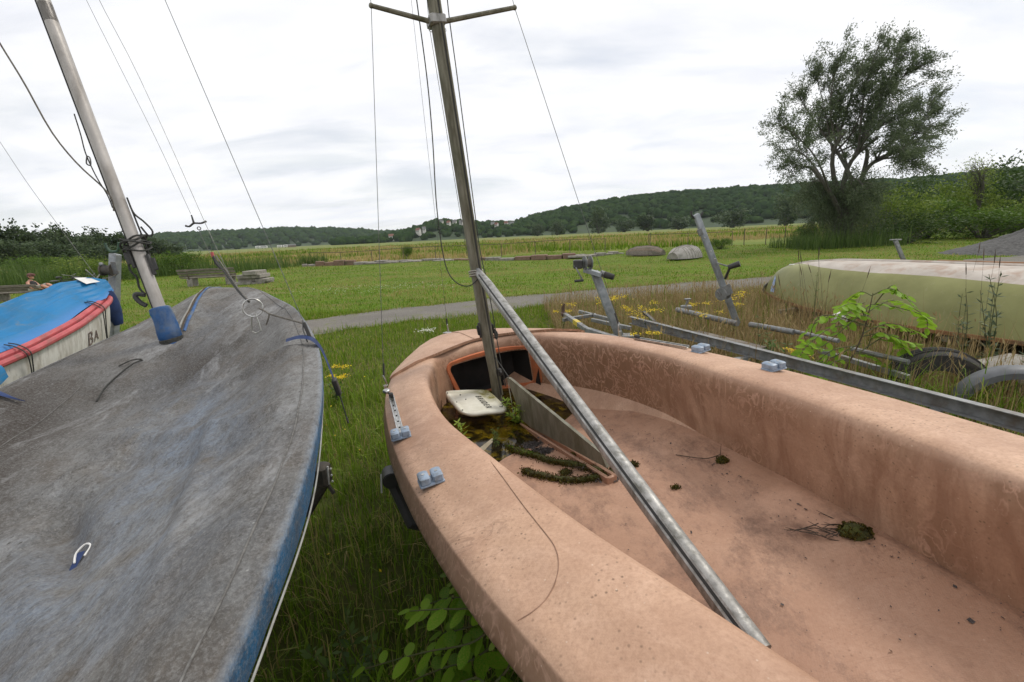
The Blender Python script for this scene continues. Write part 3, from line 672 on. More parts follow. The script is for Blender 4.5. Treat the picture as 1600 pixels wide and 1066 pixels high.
# big willow
def willow():
    rng = np.random.default_rng(21); base = np.array([21.6, 30.1, 0.0])
    root = thing('willow_tree', base, 'big wind-swept grey green willow standing alone at the meadow edge', 'tree')
    tips = [(1195, 190, .7), (1200, 235, .6), (1238, 150, .9), (1268, 120, .9), (1310, 90, 1), (1345, 110, 1), (1375, 75, 1), (1415, 64, 1), (1395, 125, 1), (1445, 105, 1),
            (1468, 145, 1), (1440, 165, 1), (1455, 208, 1), (1430, 252, 1), (1225, 265, .8), (1300, 170, 1), (1350, 165, 1), (1400, 190, 1), (1420, 235, .9), (1330, 215, .9), (1270, 205, 1), (1250, 300, .7), (1290, 320, .6), (1350, 300, .7)]
    wood = MB(); LC = []; LD = []; fork = base + np.array([.35, 0, 2.0])
    wood.tube([base + np.array([-.1, 0, -.2]), base + np.array([0, 0, .5]), base + np.array([.15, 0, 1.2]), fork + np.array([0, 0, .3])], [.75, .58, .5, .42], 10)
    tips = [(1343 + (a - 1343) * .90, b, c) for a, b, c in tips]
    hubs = [(1268, 262, -1.0), (1300, 225, .8), (1322, 205, -.5), (1352, 232, 1.2), (1372, 215, -1.2), (1392, 240, .3), (1330, 270, 1.6)]; HUB = []
    for hx, hy, dy in hubs:
        e = aty(hx, hy, base[1] + dy); P, rr = limb(fork + rng.normal(0, .12, 3) + np.array([0, 0, rng.uniform(-.9, .2)]), e, .17, .085, .10, rng, 9); wood.tube(P, rr, 7); HUB.append((hx, hy, np.array(P)))
    for i, (px, py, s) in enumerate(tips):
        dy = rng.uniform(-3.4, 3.4); tip = aty(px, py, base[1] + dy)
        k_ = int(np.argmin([(hx - px) ** 2 + .4 * (hy - py) ** 2 + rng.uniform(0, 900) for hx, hy, _ in HUB])); HP = HUB[k_][2]
        st_ = HP[int(rng.integers(5, 9))]
        L = np.linalg.norm(tip - st_); P, rr = limb(st_, tip, .075, .010, .09, rng, 9); wood.tube(P, rr, 6)
        P = np.array(P)
        for q in range(int(12 + L * 1.7)):
            t = rng.uniform(.12, 1.0) ** .75; k = min(int(t * 8), 7); b0 = P[k] + (P[k + 1] - P[k]) * (t * 8 - k)
            d = nrmz(P[k + 1] - P[k]) * .8 + rng.normal(0, .6, 3) + np.array([.30, 0, .15]); d = nrmz(d)
            l2 = rng.uniform(.8, 2.1) * (1.1 - .35 * t); b1 = b0 + d * l2
            Q, r2 = limb(b0, b1, .022, .005, .08, rng, 4); wood.tube(Q, r2, 3, False)
            for u in range(int(15 * s + 3)):
                f = rng.uniform(.25, 1.05); c0 = b0 + (b1 - b0) * f; dd = nrmz(d + rng.normal(0, .55, 3) + np.array([.25, 0, -.02])); l3 = rng.uniform(.25, .75)
                m_ = int(rng.integers(9, 15)); tt = rng.uniform(0, 1, m_)[:, None]
                LC.append(c0 + dd * l3 * tt + rng.normal(0, .085, (m_, 3))); LD.append(dd + rng.normal(0, .55, (m_, 3)))
    # leafy water shoots low round the trunk
    for i in range(330):
        a = rng.uniform(0, 6.28); rr_ = rng.uniform(.3, 3.2); p0 = base + np.array([math.cos(a) * rr_ * .5, math.sin(a) * rr_ * .5, rng.uniform(.2, 3.6)])
        d = nrmz(np.array([math.cos(a) * .6, math.sin(a) * .6, rng.uniform(.3, 1.2)])); l = rng.uniform(.8, 2.2)
        m_ = 55; tt = rng.uniform(.05, 1, m_)[:, None]; LC.append(p0 + d * l * tt + rng.normal(0, .16, (m_, 3))); LD.append(d + rng.normal(0, .7, (m_, 3)))
        if i < 40: wood.tube([p0, p0 + d * l * .8], [.02, .006], 3, False)
    wood.build('trunk', M['bark'], root)
    LC = np.concatenate(LC); LD = np.concatenate(LD); n = len(LC)
    V, F = leaf_cards(LC, LD, rng.uniform(.11, .20, n), rng.uniform(.032, .055, n), rng)
    mesh_np('crown', V, F, M['willow'], root, attrs={'tint': np.repeat(np.clip(rng.normal(.5, .27, n), 0, 1), 4)})
    return n
NW = willow()

def bush_proto(seed, w_, h_, mat, ncl, per, leaf, clump=.3, low=.0, stems=7, aspect=.45):
    """bush round the origin: stems fanning out, leaves on clumps spread through an uneven crown"""
    rng = np.random.default_rng(seed); wood = MB(); C_ = []; D_ = []
    lob = [(rng.uniform(-.33, .33) * w_, rng.uniform(-.3, .3) * w_, rng.uniform(.25, .74) * h_, rng.uniform(.22, .38)) for _ in range(8)] + [(0, 0, h_ * .35, .42)]
    for i in range(ncl):
        l = lob[int(rng.integers(len(lob)))]; d = rng.normal(size=3); d /= np.linalg.norm(d); r = rng.uniform(.55, 1.05)
        c = np.array([l[0] + d[0] * l[3] * w_ * r * .8, l[1] + d[1] * l[3] * w_ * r * .8, max(l[2] + d[2] * l[3] * h_ * r, low + .05 * h_)])
        m_ = per; C_.append(c + rng.normal(0, clump, (m_, 3)) * np.array([1, 1, .8])); D_.append(d[None] * .5 + rng.normal(0, .8, (m_, 3)) + np.array([0, 0, .3]))
        if i % max(ncl // 26, 1) == 0: wood.tube([np.array([c[0] * .1, c[1] * .1, 0]), np.array([c[0] * .5, c[1] * .5, c[2] * .55]), c], [.03 * h_ / 3, .02 * h_ / 3, .006], 4, False)
    C_ = np.concatenate(C_); D_ = np.concatenate(D_); C_[:, 2] = np.maximum(C_[:, 2], .03); n = len(C_)
    V, F = leaf_cards(C_, D_, rng.uniform(.7, 1.3, n) * leaf, rng.uniform(.7, 1.3, n) * leaf * aspect, rng)
    clt = np.repeat(np.repeat(rng.uniform(.05, .7, ncl), per) + rng.normal(0, .2, n), 4)
    return wood, V, F, np.clip(clt, 0, 1), mat
PROTO = {}
def plant(key, name, loc, rot, sc, label, cat, group=None):
    loc = (loc[0], loc[1], float(gz(loc[0], loc[1])))
    root = thing(name, loc, label, cat, group); root.rotation_euler = (0, 0, rot); root.scale = sc
    wood, V, F, tn, mat = PROTO[key]['data']
    if 'objs' not in PROTO[key]:
        o1 = wood.build('trunk', M['bark'], None); o2 = mesh_np('crown', V, F, mat, None, attrs={'tint': tn})
        o1.parent = root; o2.parent = root; PROTO[key]['objs'] = (o1, o2)
    else:
        for o in PROTO[key]['objs']:
            c = o.copy(); COL.objects.link(c); c.parent = root
    return root
def proto(key, *a, **k): PROTO[key] = {'data': bush_proto(*a, **k)}
# wood edge on the left, trees one can tell apart
proto('tree1', 31, 11, 15, M['woodleaf'], 150, 13, .95, .75, 1.0, aspect=.75); proto('tree2', 32, 9, 18, M['woodleaf'], 150, 13, .95, .75, 1.0, aspect=.75); proto('tree3', 33, 13, 13, M['woodleaf2'], 140, 13, .95, .75, .6, aspect=.75)
rng = np.random.default_rng(8)
GL = 'trees of the wood edge on the left'
WOODL = []; ORD = {}
for i, (px, top, D, kd) in enumerate([(-70, 342, 150, 1), (-45, 348, 168, 2), (-15, 345, 160, 2), (8, 350, 172, 1), (24, 343, 150, 1), (45, 348, 168, 2), (62, 351, 150, 3), (80, 349, 178, 1), (97, 347, 160, 2), (112, 349, 165, 1), (130, 360, 150, 3), (146, 354, 176, 1), (158, 351, 182, 2), (172, 357, 170, 1), (188, 358, 180, 2), (203, 361, 172, 3), (216, 360, 184, 1), (232, 366, 180, 3), (247, 370, 178, 3), (262, 377, 186, 3), (275, 384, 186, 3), (70, 372, 128, 3), (100, 375, 128, 3), (150, 378, 134, 3), (190, 380, 138, 3), (20, 372, 122, 3), (-30, 370, 120, 3)]):
    d = azdir(px); p = d * D
    rr_ = ray(px, top); zt = EYE + D * rr_[2] / math.hypot(rr_[0], rr_[1])
    nh = {1: 15, 2: 18, 3: 13}[kd]; s = zt / nh * .95
    L = {1: 'broad dark deciduous tree in the wood edge at the far left', 2: 'taller dark deciduous tree in the wood edge at the far left', 3: 'rounded paler tree at the foot of the left wood edge'}[kd]
    WOODL.append((px, kd, plant('tree%d' % kd, 'deciduous_tree', p, rng.uniform(0, 6), (max(s, .55) * 1.0, max(s, .55) * 1.0, s), L, 'tree', GL + (' (%s)' % ('broad', 'tall', 'pale')[kd - 1]))))
NTH = ['first', 'second', 'third', 'fourth', 'fifth', 'sixth', 'seventh', 'eighth', 'ninth', 'tenth', 'eleventh', 'twelfth', 'thirteenth', 'fourteenth']
def ordinal(lst, kinds):
    for kd, txt in kinds.items():
        for i, (px, k, o) in enumerate(sorted([q for q in lst if q[1] == kd], key=lambda q: q[0])): o['label'] = NTH[i] + ' ' + txt
ordinal(WOODL, {1: 'broad dark tree, counted from the left, in the wood edge at left', 2: 'tall dark tree, counted from the left, in the wood edge at left', 3: 'rounded paler tree, counted from the left, in the wood edge at left'})
WOODR = []
# willows and hedge trees at the foot of the right hill
GR = 'trees along the foot of the right hill'
for i, (px, wpx, top, D, kd) in enumerate([(935, 34, 322, 330, 3), (1012, 26, 332, 330, 1), (870, 24, 344, 370, 3), (1145, 44, 326, 290, 3), (1228, 44, 302, 250, 3), (975, 34, 342, 360, 3), (1060, 36, 338, 340, 3), (840, 22, 348, 390, 3)]):
    d = azdir(px); rr_ = ray(px, top); zt = EYE + D * rr_[2] / math.hypot(rr_[0], rr_[1]); nh = {1: 15, 3: 13}[kd]; nw = {1: 11, 3: 13}[kd]
    ww = wpx / 711.1 * D / nw
    L = ['round dark tree at the foot of the right hill', 'pale grey green tree at the foot of the right hill'][kd == 3]
    if px == 1228: L = 'large pale silvery tree left of the big willow'
    if px == 935: L = 'round pale tree standing alone at the far edge of the marsh'
    o_ = plant('tree%d' % kd, 'field_tree', d * D, rng.uniform(0, 6), (ww, ww, zt / nh), L, 'tree', None if px in (1228, 935) else GR + (' (pale)' if kd == 3 else ' (dark)'))
    if px not in (1228, 935): WOODR.append((px, kd, o_))
ordinal(WOODR, {1: 'round dark tree, counted from the left, at the foot of the right hill', 3: 'pale grey green tree, counted from the left, at the foot of the right hill'})
# bushes behind the willow on the right
proto('bushA', 41, 6, 4.5, M['bush1'], 200, 24, .24, .30, stems=9); proto('bushB', 42, 6, 4.0, M['bush2'], 190, 24, .22, .30); proto('bushC', 43, 7, 5.5, M['bush3'], 220, 24, .26, .34)
def bush_at(key, name, px, base_px, top_px, D, wpx, label, nw, nh, cat='bush', rot=None):
    d = azdir(px); rr_ = ray(px, top_px); zt = EYE + D * rr_[2] / math.hypot(rr_[0], rr_[1])
    ww = wpx / 711.1 * D * .85 / nw
    plant(key, name, d * D, rng.uniform(0, 6) if rot is None else rot, (ww, ww, zt / nh), label, cat)
bush_at('bushB', 'bush', 1385, 372, 287, 44, 120, 'yellow green bush just right of the willow trunk', 6, 4.2)
bush_at('bushA', 'bush', 1452, 372, 305, 47, 110, 'mid green bush right of the yellow green bush', 6, 4.7)
bush_at('bushB', 'bush', 1500, 372, 276, 58, 100, 'tall olive green bush with a loose top behind the others', 6, 4.2)
bush_at('bushC', 'tree', 1575, 368, 248, 66, 130, 'dark rounded tree at the far right edge', 7, 5.7, 'tree')
bush_at('bushA', 'bush', 1540, 368, 322, 46, 120, 'low green bush beside the gravel heap', 6, 4.7)
bush_at('bushB', 'bush', 1592, 368, 303, 50, 70, 'pale bush at the right frame edge', 6, 4.2)
bush_at('bushC', 'bush', 1420, 375, 328, 40, 110, 'low dark bush in front of the bushes by the willow', 7, 5.7)
bush_at('bushC', 'tree', 1450, 372, 268, 84, 110, 'dark tree seen behind the right side of the willow', 7, 5.7, 'tree')
bush_at('bushC', 'tree', 1660, 372, 240, 60, 130, 'dark tree beyond the right frame edge', 7, 5.7, 'tree')
bush_at('bushC', 'bush', 1262, 388, 348, 38, 44, 'low bush at the left foot of the willow', 7, 5.7)
# sparse dead-topped tree
def sparse_tree():
    rng = np.random.default_rng(77); d = azdir(1528); b0 = d * 56; root = thing('sparse_tree', b0, 'thin half bare tree with airy pale twigs above the bushes', 'tree'); wood = MB(); LC = []
    for i in range(15):
        tip = aty(1528 + rng.normal(0, 17), 252 + abs(rng.normal(0, 12)), b0[1] + rng.uniform(-1.5, 1.5)); P, rr = limb(b0 + np.array([0, 0, 1.5 + rng.uniform(0, 2)]), tip, .07, .012, .05, rng, 7); wood.tube(P, rr, 4)
        for q in range(9):
            k = int(rng.integers(3, 6)); c = P[k]; e = c + nrmz(rng.normal(0, 1, 3) + np.array([0, 0, .6])) * rng.uniform(.5, 1.2); wood.tube([c, e], [.015, .006], 3, False); LC.append(e + rng.normal(0, .22, (5, 3)))
    wood.tube([b0, b0 + np.array([0, 0, 2.4])], [.16, .10], 7)
    wood.build('trunk', M['bark'], root); LC = np.concatenate(LC); n = len(LC)
    V, F = leaf_cards(LC, rng.normal(size=(n, 3)), .16, .08, rng); mesh_np('crown', V, F, M['bush2'], root, attrs={'tint': np.repeat(rng.uniform(.3, 1, n), 4)})
sparse_tree()
# left middle distance: bushes and reeds
bush_at('bushB', 'bush', 130, 436, 399, 41, 100, 'yellow green willow bush behind the trailer post on the left', 6, 4.2)
bush_at('bushA', 'bush', 285, 428, 389, 44, 78, 'rounded green bush left of the empty bench', 6, 4.7)
bush_at('bushB', 'bush', 243, 430, 400, 46, 36, 'small bush touching the rounded bush near the bench', 6, 4.2)
bush_at('bushA', 'bush', 40, 440, 398, 60, 90, 'green bush behind the person on the bench', 6, 4.7)
bush_at('bushA', 'bush', 633, 405, 382, 43, 26, 'small bush growing through the rail fence', 6, 4.7)
bush_at('bushA', 'bush', 1128, 392, 371, 37, 46, 'weedy bush growing along the wire fence posts', 6, 4.7)
def reeds(name, cx, cy, sx, sy, n, h, label):
    rng = np.random.default_rng(int(abs(cx) * 10)); x = rng.uniform(-1, 1, n) * sx + cx; y = rng.uniform(-1, 1, n) * sy + cy
    V, F = blades(np.stack([x, y, np.zeros(n)], 1), rng.gamma(9, h / 9, n), rng.uniform(.02, .04, n), rng, .3)
    tag(mesh_np(name, V, F, M['reed'], attrs={'tint': np.repeat(rng.uniform(0, 1, n), 6)}), label, 'reeds', kind='stuff')
reeds('reed_bed', -34, 30, 9, 4, 5000, 1.15, 'reed bed behind the bench with the seated person')
reeds('reed_bank', -24, 36, 7, 3, 2600, .9, 'reeds at the edge of the meadow on the left')
reeds('reed_clump', -17.5, 41.5, 1.2, .8, 420, .8, 'clump of reeds at the left end of the rail fence')
reeds('tall_weeds', 20.5, 29.0, 3.0, 2.4, 1800, .9, 'tall weeds round the foot of the willow')
# ------------------------------------------------------------------ salmon open dinghy
SA, SN, SK = frame(.405, .099, -.039); SB = atz(700, 522, .97)
def SW(s, w_, h): return SB - SA * s + SN * w_ + SK * h
def sal_sw(q, h=0.):
    B = SB + SK * h; d = ray(*q); t = ((B - CAMP) @ SK) / (d @ SK); P = CAMP + d * t - SB; return -P @ SA, P @ SN
O_st = np.array([(0, 0), (.012, .06), (.08, .16), (.24, .28), (.5, .425), (.8, .572), (1.1, .662), (1.4, .715), (1.8, .75), (2.2, .752), (2.6, .72), (2.9, .672), (3.3, .61), (3.8, .54), (4.2, .47), (4.22, .40), (4.22, 0)])
I_st = np.array([(.70, 0), (.70, .06), (.715, .15), (.75, .235), (.82, .30), (.95, .350), (1.16, .425), (1.42, .477), (1.8, .505), (2.2, .472), (2.6, .430), (2.9, .380), (3.25, .32), (3.6, .26), (3.86, .18), (3.9, .10), (3.9, 0)])
def ringpts(A, n=12):
    """closed ring from a starboard list (bow -> transom centre), mirrored to port"""
    S = spline(A, (len(A) - 1) * n + 1); return np.concatenate([S, S[-2:0:-1] * np.array([1, -1])])
NR = 14
Or = ringpts(O_st, NR); Ir = ringpts(I_st, NR); NS = len(Or)
def hf(s, w_):
    f = np.interp(s, [.5, 1.0, 1.3, 1.6, 1.9, 2.5, 4], [-.44, -.40, -.350, -.306, -.284, -.275, -.26]); return f - .012 * max(0, 1 - abs(w_) / .42)
def sal_root():
    root = thing('sailing_dinghy', (SW(2, 0, 0)[0], SW(2, 0, 0)[1], 0), 'open salmon pink sailing dinghy, weathered and empty, with a puddle in its bow', 'dinghy')
    ctr = np.array([2.0, 0.0])
    hull = MB(); rings = []
    for k, (sc, h) in enumerate([(.02, -.50), (.30, -.47), (.56, -.37), (.76, -.24), (.90, -.13), (.975, -.078), (1.0, -.070)]):
        r = []
        for p in Or:
            q = ctr + (p - ctr) * np.array([.5 + .5 * sc if sc > .3 else .45 + .1 * sc, sc]); r.append(SW(q[0], q[1], h + .05 * max(0, .8 - q[0]) * (1 - sc) * 5))
        rings.append(r)
    hull.loft(rings); hull.build('hull', M['gel'], root)
    side = MB(); rings = []
    lv = [(0.0, -.070, 0), (0.0, -.056, .002), (.012, -.046, 0), (.066, .003, 0), (.082, .009, 0), (.22, .019, 0), (.42, .030, 0), (.455, .034, 0), (.62, .042, 0), (.80, .045, 0), (.90, .042, 0), (.955, .032, 0), (.99, .010, 0), (1.0, -.03, 0)]
    for f, h, o in lv:
        r = []
        for p, q in zip(Or, Ir):
            d = q - p; c = p + d * f - nrmz(d) * o; r.append(SW(c[0], c[1], h))
        rings.append(r)
    # wall of the cockpit, with the locker hatch left open in the bow bulkhead
    wl = side; wr_ = []; wl.loft(rings); hs = [-.030, -.052, -.085, -.13, -.18, -.225, -.255, -.285]
    spine = lambda q: np.array([min(max(q[0], 1.25), 3.4), 0.0])
    def wp(q, h, last=False):
        c = spine(q); out = nrmz(q - c); return q + out * (.03 * min(1, max(0, -h - .03) / .22))
    hdn = lambda q, h: -.03 + (h + .03) * (min(-.285, hf(*q) + .03) + .03) / -.255
    for i, h in enumerate(hs):
        wr_.append([SW(*wp(q, h), hdn(q, h)) for q in Ir])
    n = NS; V = [p for r in wr_ for p in r]; F = []
    for i in range(len(hs) - 1):
        for j in range(n):
            j2 = (j + 1) % n; wm = (Ir[j][1] + Ir[j2][1]) / 2; s_ = Ir[j][0]
            if s_ < 1.0 and -.205 < wm < .295 and hdn(Ir[j], hs[i]) < -.045 and hdn(Ir[j], hs[i + 1]) > -.345: continue
            F.append((i * n + j, i * n + j2, (i + 1) * n + j2, (i + 1) * n + j))
    wl.add(V, F)
    o_ = wl.build('side_deck', M['gel'], root, auto=60); _b = bmesh.new(); _b.from_mesh(o_.data); bmesh.ops.remove_doubles(_b, verts=_b.verts, dist=.0004); bmesh.ops.recalc_face_normals(_b, faces=_b.faces); _b.to_mesh(o_.data); _b.free()
    fl = MB(); rings = [[SW(*wp(q, -.285), hdn(q, -.285)) for q in Ir]]
    base = [wp(q, -.285) for q in Ir]
    for f in (.035, .07, .11, .16, .22, .3, .4, .5, .6, .7, .8, .9, 1.0):
        r = []
        for q in base:
            c = spine(q); p = q + (c - q) * f; e = hf(p[0], p[1]); bl = min(1, f / .15); bl = bl * (2 - bl)
            hb_ = min(-.285, hf(*q) + .03)
            r.append(SW(p[0], p[1], hb_ * (1 - bl) + e * bl))
        rings.append(r)
    fl.loft(rings); fl.build('cockpit_floor', M['gelfloor'], root)
    def deck_h(s_, w_):
        so = O_st[:14]; si = I_st[7:14]; wo = np.interp(s_, so[:, 0], so[:, 1]); wi = np.interp(s_, si[:, 0], si[:, 1]); f = (wo - abs(w_)) / (wo - wi); return float(np.interp(f, [q[0] for q in lv[1:]], [q[1] for q in lv[1:]])) + .0006
    # locker box behind the hatch, open to the cockpit, coloured black as shade
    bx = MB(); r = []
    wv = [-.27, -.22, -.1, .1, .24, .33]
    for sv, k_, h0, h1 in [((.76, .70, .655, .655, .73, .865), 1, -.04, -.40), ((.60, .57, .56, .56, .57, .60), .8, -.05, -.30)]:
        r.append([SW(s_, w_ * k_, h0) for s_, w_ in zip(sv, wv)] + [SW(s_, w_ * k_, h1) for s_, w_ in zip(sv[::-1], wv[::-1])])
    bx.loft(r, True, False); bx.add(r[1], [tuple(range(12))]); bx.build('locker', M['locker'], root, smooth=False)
    # orange rim round the hatch, following the bulkhead
    def bulk(w_, h):
        k = int(np.argmin(np.abs(Ir[:, 1] - w_) + 10 * (Ir[:, 0] > 1.0))); q = np.array([np.interp(w_, *zip(*sorted([(p[1], p[0]) for p in Ir if p[0] < 1.0]))), w_])
        bot = min(-.285, hf(*q) + .03); p = wp(q, -.03 + (h + .03) * -.255 / (bot + .03)); return SW(p[0] + .004, p[1], h)
    path = []; w0, w1, h0, h1, rc = -.215, .305, -.048, -.300, .035
    for (cx, cy, a0) in [(w1 - rc, h0 - rc, 90), (w1 - rc - .0, h1 + rc, 0), (w0 + rc + .06, h1 + rc, -90), (w0 + rc, h0 - rc, 180)]:
        for t in np.linspace(0, -90, 6): path.append((cx + rc * math.cos(R(a0 + t)), cy + rc * math.sin(R(a0 + t))))
    path.append(path[0]); den_ = []
    for p, q in zip(path[:-1], path[1:]):
        for t in np.linspace(0, 1, 6, endpoint=False): den_.append((p[0] + (q[0] - p[0]) * t, p[1] + (q[1] - p[1]) * t))
    rim = MB(); rings = []
    cxm, cym = (w0 + w1) / 2, (h0 + h1) / 2
    for k, (off, pr) in enumerate([(-.006, -.008), (-.004, .005), (.020, .006), (.026, -.006)]):
        ring = []
        for (x, y) in den_:
            d = nrmz((x - cxm, (y - cym) * 1.6)); ring.append(bulk(x + d[0] * off, y + d[1] * off) - SA * pr)
        rings.append(ring)
    rim.loft(rings); rim.build('hatch_rim', M['hatch_rim'], root)
    # raised foredeck moulding with its aft lip
    arc = [(.90, -.598), (.87, -.46), (.81, -.32), (.74, -.20), (.672, -.06), (.66, .04), (.685, .16), (.75, .27), (.85, .38), (.95, .50), (1.02, .612)]
    AR = spline(arc, 61); dk = MB(); rings = []
    def deckh(p):
        so = np.interp(abs(p[1]), O_st[:8, 1], O_st[:8, 0]); return .008 + .052 * min(1, max(0, (p[0] - so)) / .35) ** .8
    for e, (k0, k1) in enumerate([(0, 1)]):
        for f in (0, .0, .05, .15, .3, .5, .7, .86, .95, 1.0, 1.0):
            ring = []
            for p in AR:
                so = np.interp(abs(p[1]), O_st[:9, 1], O_st[:9, 0]); a = np.array([so + .006, p[1]]); c = a + (p - a) * f
                hh = deckh(c)
                ring.append(SW(c[0], c[1], hh))
            rings.append(ring)
    rings[0] = [p - SK * .02 for p in rings[0]]; rings[-1] = [p - SK * .016 for p in rings[-1]]
    dk.loft(rings, closed=False); dk.build('foredeck', M['gel'], root)
    sm = MB(); sm.tube([SW(s_, .0 + .0 * s_, deckh((s_, 0)) + .001) for s_ in np.linspace(.06, .655, 8)], .0035, 5); sm.build('deck_seam', M['gel'], root)
    sm = MB(); Qs = [sal_sw(q, .036) for q in ((806, 952), (830, 943), (852, 928), (868, 905), (873, 880), (866, 856), (845, 828), (815, 790), (775, 735), (742, 690))]; Hs = [deck_h(*q) for q in Qs]
    sm.tube(spline([SW(s_, w_, h) for (s_, w_), h in zip(Qs, Hs)], 50), .0013, 5); sm.build('deck_seam', M['seam'], root)
    # bow fitting, chainplates, tracks and cleats
    b = MB(); b.bar(SW(.02, -.03, .02), SW(.16, .0, .028), .035, .012, SK, .003); b.tube([SW(.03, 0, .02), SW(.03, 0, .07)], .006, 6); b.disc(SW(.03, 0, .075), SN, .006, .013, .006, 12); b.build('bow_fitting', M['steel'], root)
    for (q, sg) in (((604, 610), -1), ((969, 525), 1)):
        s_, w_ = sal_sw(q, .02); b = MB()
        b.bar(SW(s_, w_, -.02), SW(s_, w_ + sg * .002, .05), .016, .004, SA); b.bar(SW(s_, w_ - sg * .008, .05), SW(s_, w_, .10), .008, .006, SA, .001)
        b.tube([SW(s_, w_ - .008, .045), SW(s_, w_ + .012, .045)], .003, 6); b.build('chainplate', M['steel'], root)
    def track(q0, q1, h0, h1, knob):
        s0, w0_ = sal_sw(q0, h0); s1, w1_ = sal_sw(q1, h1); P0, P1 = SW(s0, w0_, h0 + .005), SW(s1, w1_, h1 + .005)
        b = MB(); d = nrmz(P1 - P0); x = nrmz(np.cross(d, SK))
        b.bar(P0, P1, .024, .005, SK, .001)
        for e in (-1, 1): b.bar(P0 + x * .010 * e + SK * .005, P1 + x * .010 * e + SK * .005, .005, .007, SK)
        o = b.build('track', M['steel'], root)
        b = MB()
        for t in (.15, .3, .45, .6, .75, .9): b.disc(P0 + (P1 - P0) * t + SK * .004, SK, 0, .004, .003, 8)
        b.box(P0 + d * .014 + SK * .014, .010, .014, .010, (x, d, SK), .003); b.build('track_slide', M['groove'], o)
        if knob:
            b = MB(); c = P0 - d * .012 + SK * .030 + x * .016; b.ball(c, .019, 10, (1.0, 1.0, .62)); b.tube([P0 + SK * .012, c], .006, 6); b.build('snap_cap', M['steel'], o)
    track((612, 622), (627, 678), .02, .022, True); track((993, 531), (1075, 545), .025, .028, False)
    def cleat(q, h, ax_q):
        s_, w_ = sal_sw(q, h); s2, w2 = sal_sw(ax_q, h); P = SW(s_, w_, h); d = nrmz(SW(s2, w2, h) - P); x = np.cross(d, SK)
        up = SK; b = MB()
        b.box(P + up * .004, .027, .036, .004, (d, x, up), .002)
        for e in (-1, 1): b.box(P + up * .018 + x * .0190 * e, .027, .0150, .012, (d, x, up), .004)
        o = b.build('cleat', M['cleat'], root)
        b = MB()
        for e in (-1, 1): b.disc(P + up * .0305 + x * .0190 * e, up, .0, .005, .002, 10)
        b.build('screw', M['steel'], o)
    cleat((627, 683), .024, (623, 660)); cleat((674, 753), .026, (655, 715)); cleat((1095, 549), .030, (1080, 546)); cleat((1209, 577), .030, (1190, 571))
    # centreboard slot and the plate lying in it
    b = MB()
    for e in (-1, 1): b.bar(SW(1.28, e * .016, -.345), SW(2.10, e * .016, -.292), .014, .06, SK, .004)
    b.bar(SW(2.085, 0, -.294), SW(2.10, 0, -.293), .034, .055, SK, .004); b.build('centreboard_slot', M['gelfloor'], root)
    b = MB(); out = [(1.155, -.088), (1.19, -.080), (2.05, -.185), (2.08, -.235), (1.4, -.305), (1.28, -.30), (1.22, -.18)]
    b.loft([[SW(s_, e * .0075, h) for s_, h in out] for e in (-1, 1)], True, True); b.build('centreboard', M['plate'], root, smooth=False)
    # mast with spreaders and stays
    ms = lambda h: SW(.93 + .06 * (h + .18), -.012 - .013 * (h + .18) / 1.9 + .012 * (h < 0), h)
    hh = np.linspace(-.36, 5.6, 24); mt = MB(); rings = []
    for h in hh:
        c = ms(h); rings.append([c + SN * .0285 * math.cos(a) + SA * (.034 * math.sin(a)) for a in np.linspace(0, 2 * math.pi, 16, endpoint=False)])
    mt.loft(rings, True, True); mast = mt.build('mast', M['mastw'], root)
    b = MB()
    for e in (-1, 1): b.tube([ms(h) - SA * .036 + SN * (.012 + .009 * e) for h in np.linspace(-.25, 5.5, 10)], .0055, 6)
    b.build('sail_track', M['mastw'], mast)
    b = MB(); b.tube([ms(h) - SA * .034 + SN * .012 for h in np.linspace(-.25, 5.5, 10)], .006, 5); b.build('track_groove', M['groove'], mast)
    hs_ = 1.733; b = MB(); b.box(ms(hs_), .040, .043, .022, (SN, SA, SK), .006); b.build('spreader_bracket', M['alu'], mast)
    tipL = aty(580, 9, ms(hs_)[1] - .10); tipR = aty(804, 12, ms(hs_)[1] + .02)
    for tip, e in ((tipL, -1), (tipR, 1)):
        b = MB(); b.tube([ms(hs_) + SN * .03 * e, tip], [.0125, .0105], 8); b.ball(tip, .012, 8); b.build('spreader', M['mastw'], mast)
        b = MB(); p = ms(hs_ - .035) + SN * .034 * e; b.disc(p, SA, .008, .011, .003, 10); b.build('eyelet', M['steel'], mast)
    def wire(pts, r, name, mat=None, par=None):
        b = MB(); b.tube(pts, r, 5); return b.build(name, mat or M['wire'], par or root)
    hound = ms(4.4)
    for q, tip, sg in (((604, 610), tipL, -1), ((969, 525), tipR, 1)):
        s_, w_ = sal_sw(q, .02); wire([SW(s_, w_, .09), tip, hound], .0015, 'shroud')
        b = MB(); P = SW(s_, w_, .08); d = nrmz(tip - P); b.tube([P, P + d * .02, P + d * .075, P + d * .08], [.003, .005, .005, .002], 6); b.build('turnbuckle', M['groove'], root)
    fs0 = SW(.03, 0, .08); fs1 = aty(636, -60, 3.12); wire([fs0, fs1, fs1 + (fs1 - fs0) * .35, hound], .0012, 'forestay')
    b = MB(); b.tube([fs0, fs0 + nrmz(fs1 - fs0) * .05], .006, 6); b.build('shackle', M['groove'], root)
    goose = ms(.50)
    # halyard hanging in a loop below the gooseneck
    Q = [(640, -80), (655, 30), (668, 130), (676, 220), (682, 320), (691, 390), (700, 425), (715, 443), (733, 447), (747, 436), (752, 426)]
    yy = np.interp(np.arange(len(Q)), [0, len(Q) - 1], [goose[1] - .02, goose[1] - .035]); wire(spline([aty(x, y, v) for (x, y), v in zip(Q, yy)], 60), .0032, 'halyard', M['ropedark'], mast)
    Q = [(694, -60), (701, 20), (713, 110), (726, 210), (739, 310), (749, 385), (757, 425)]
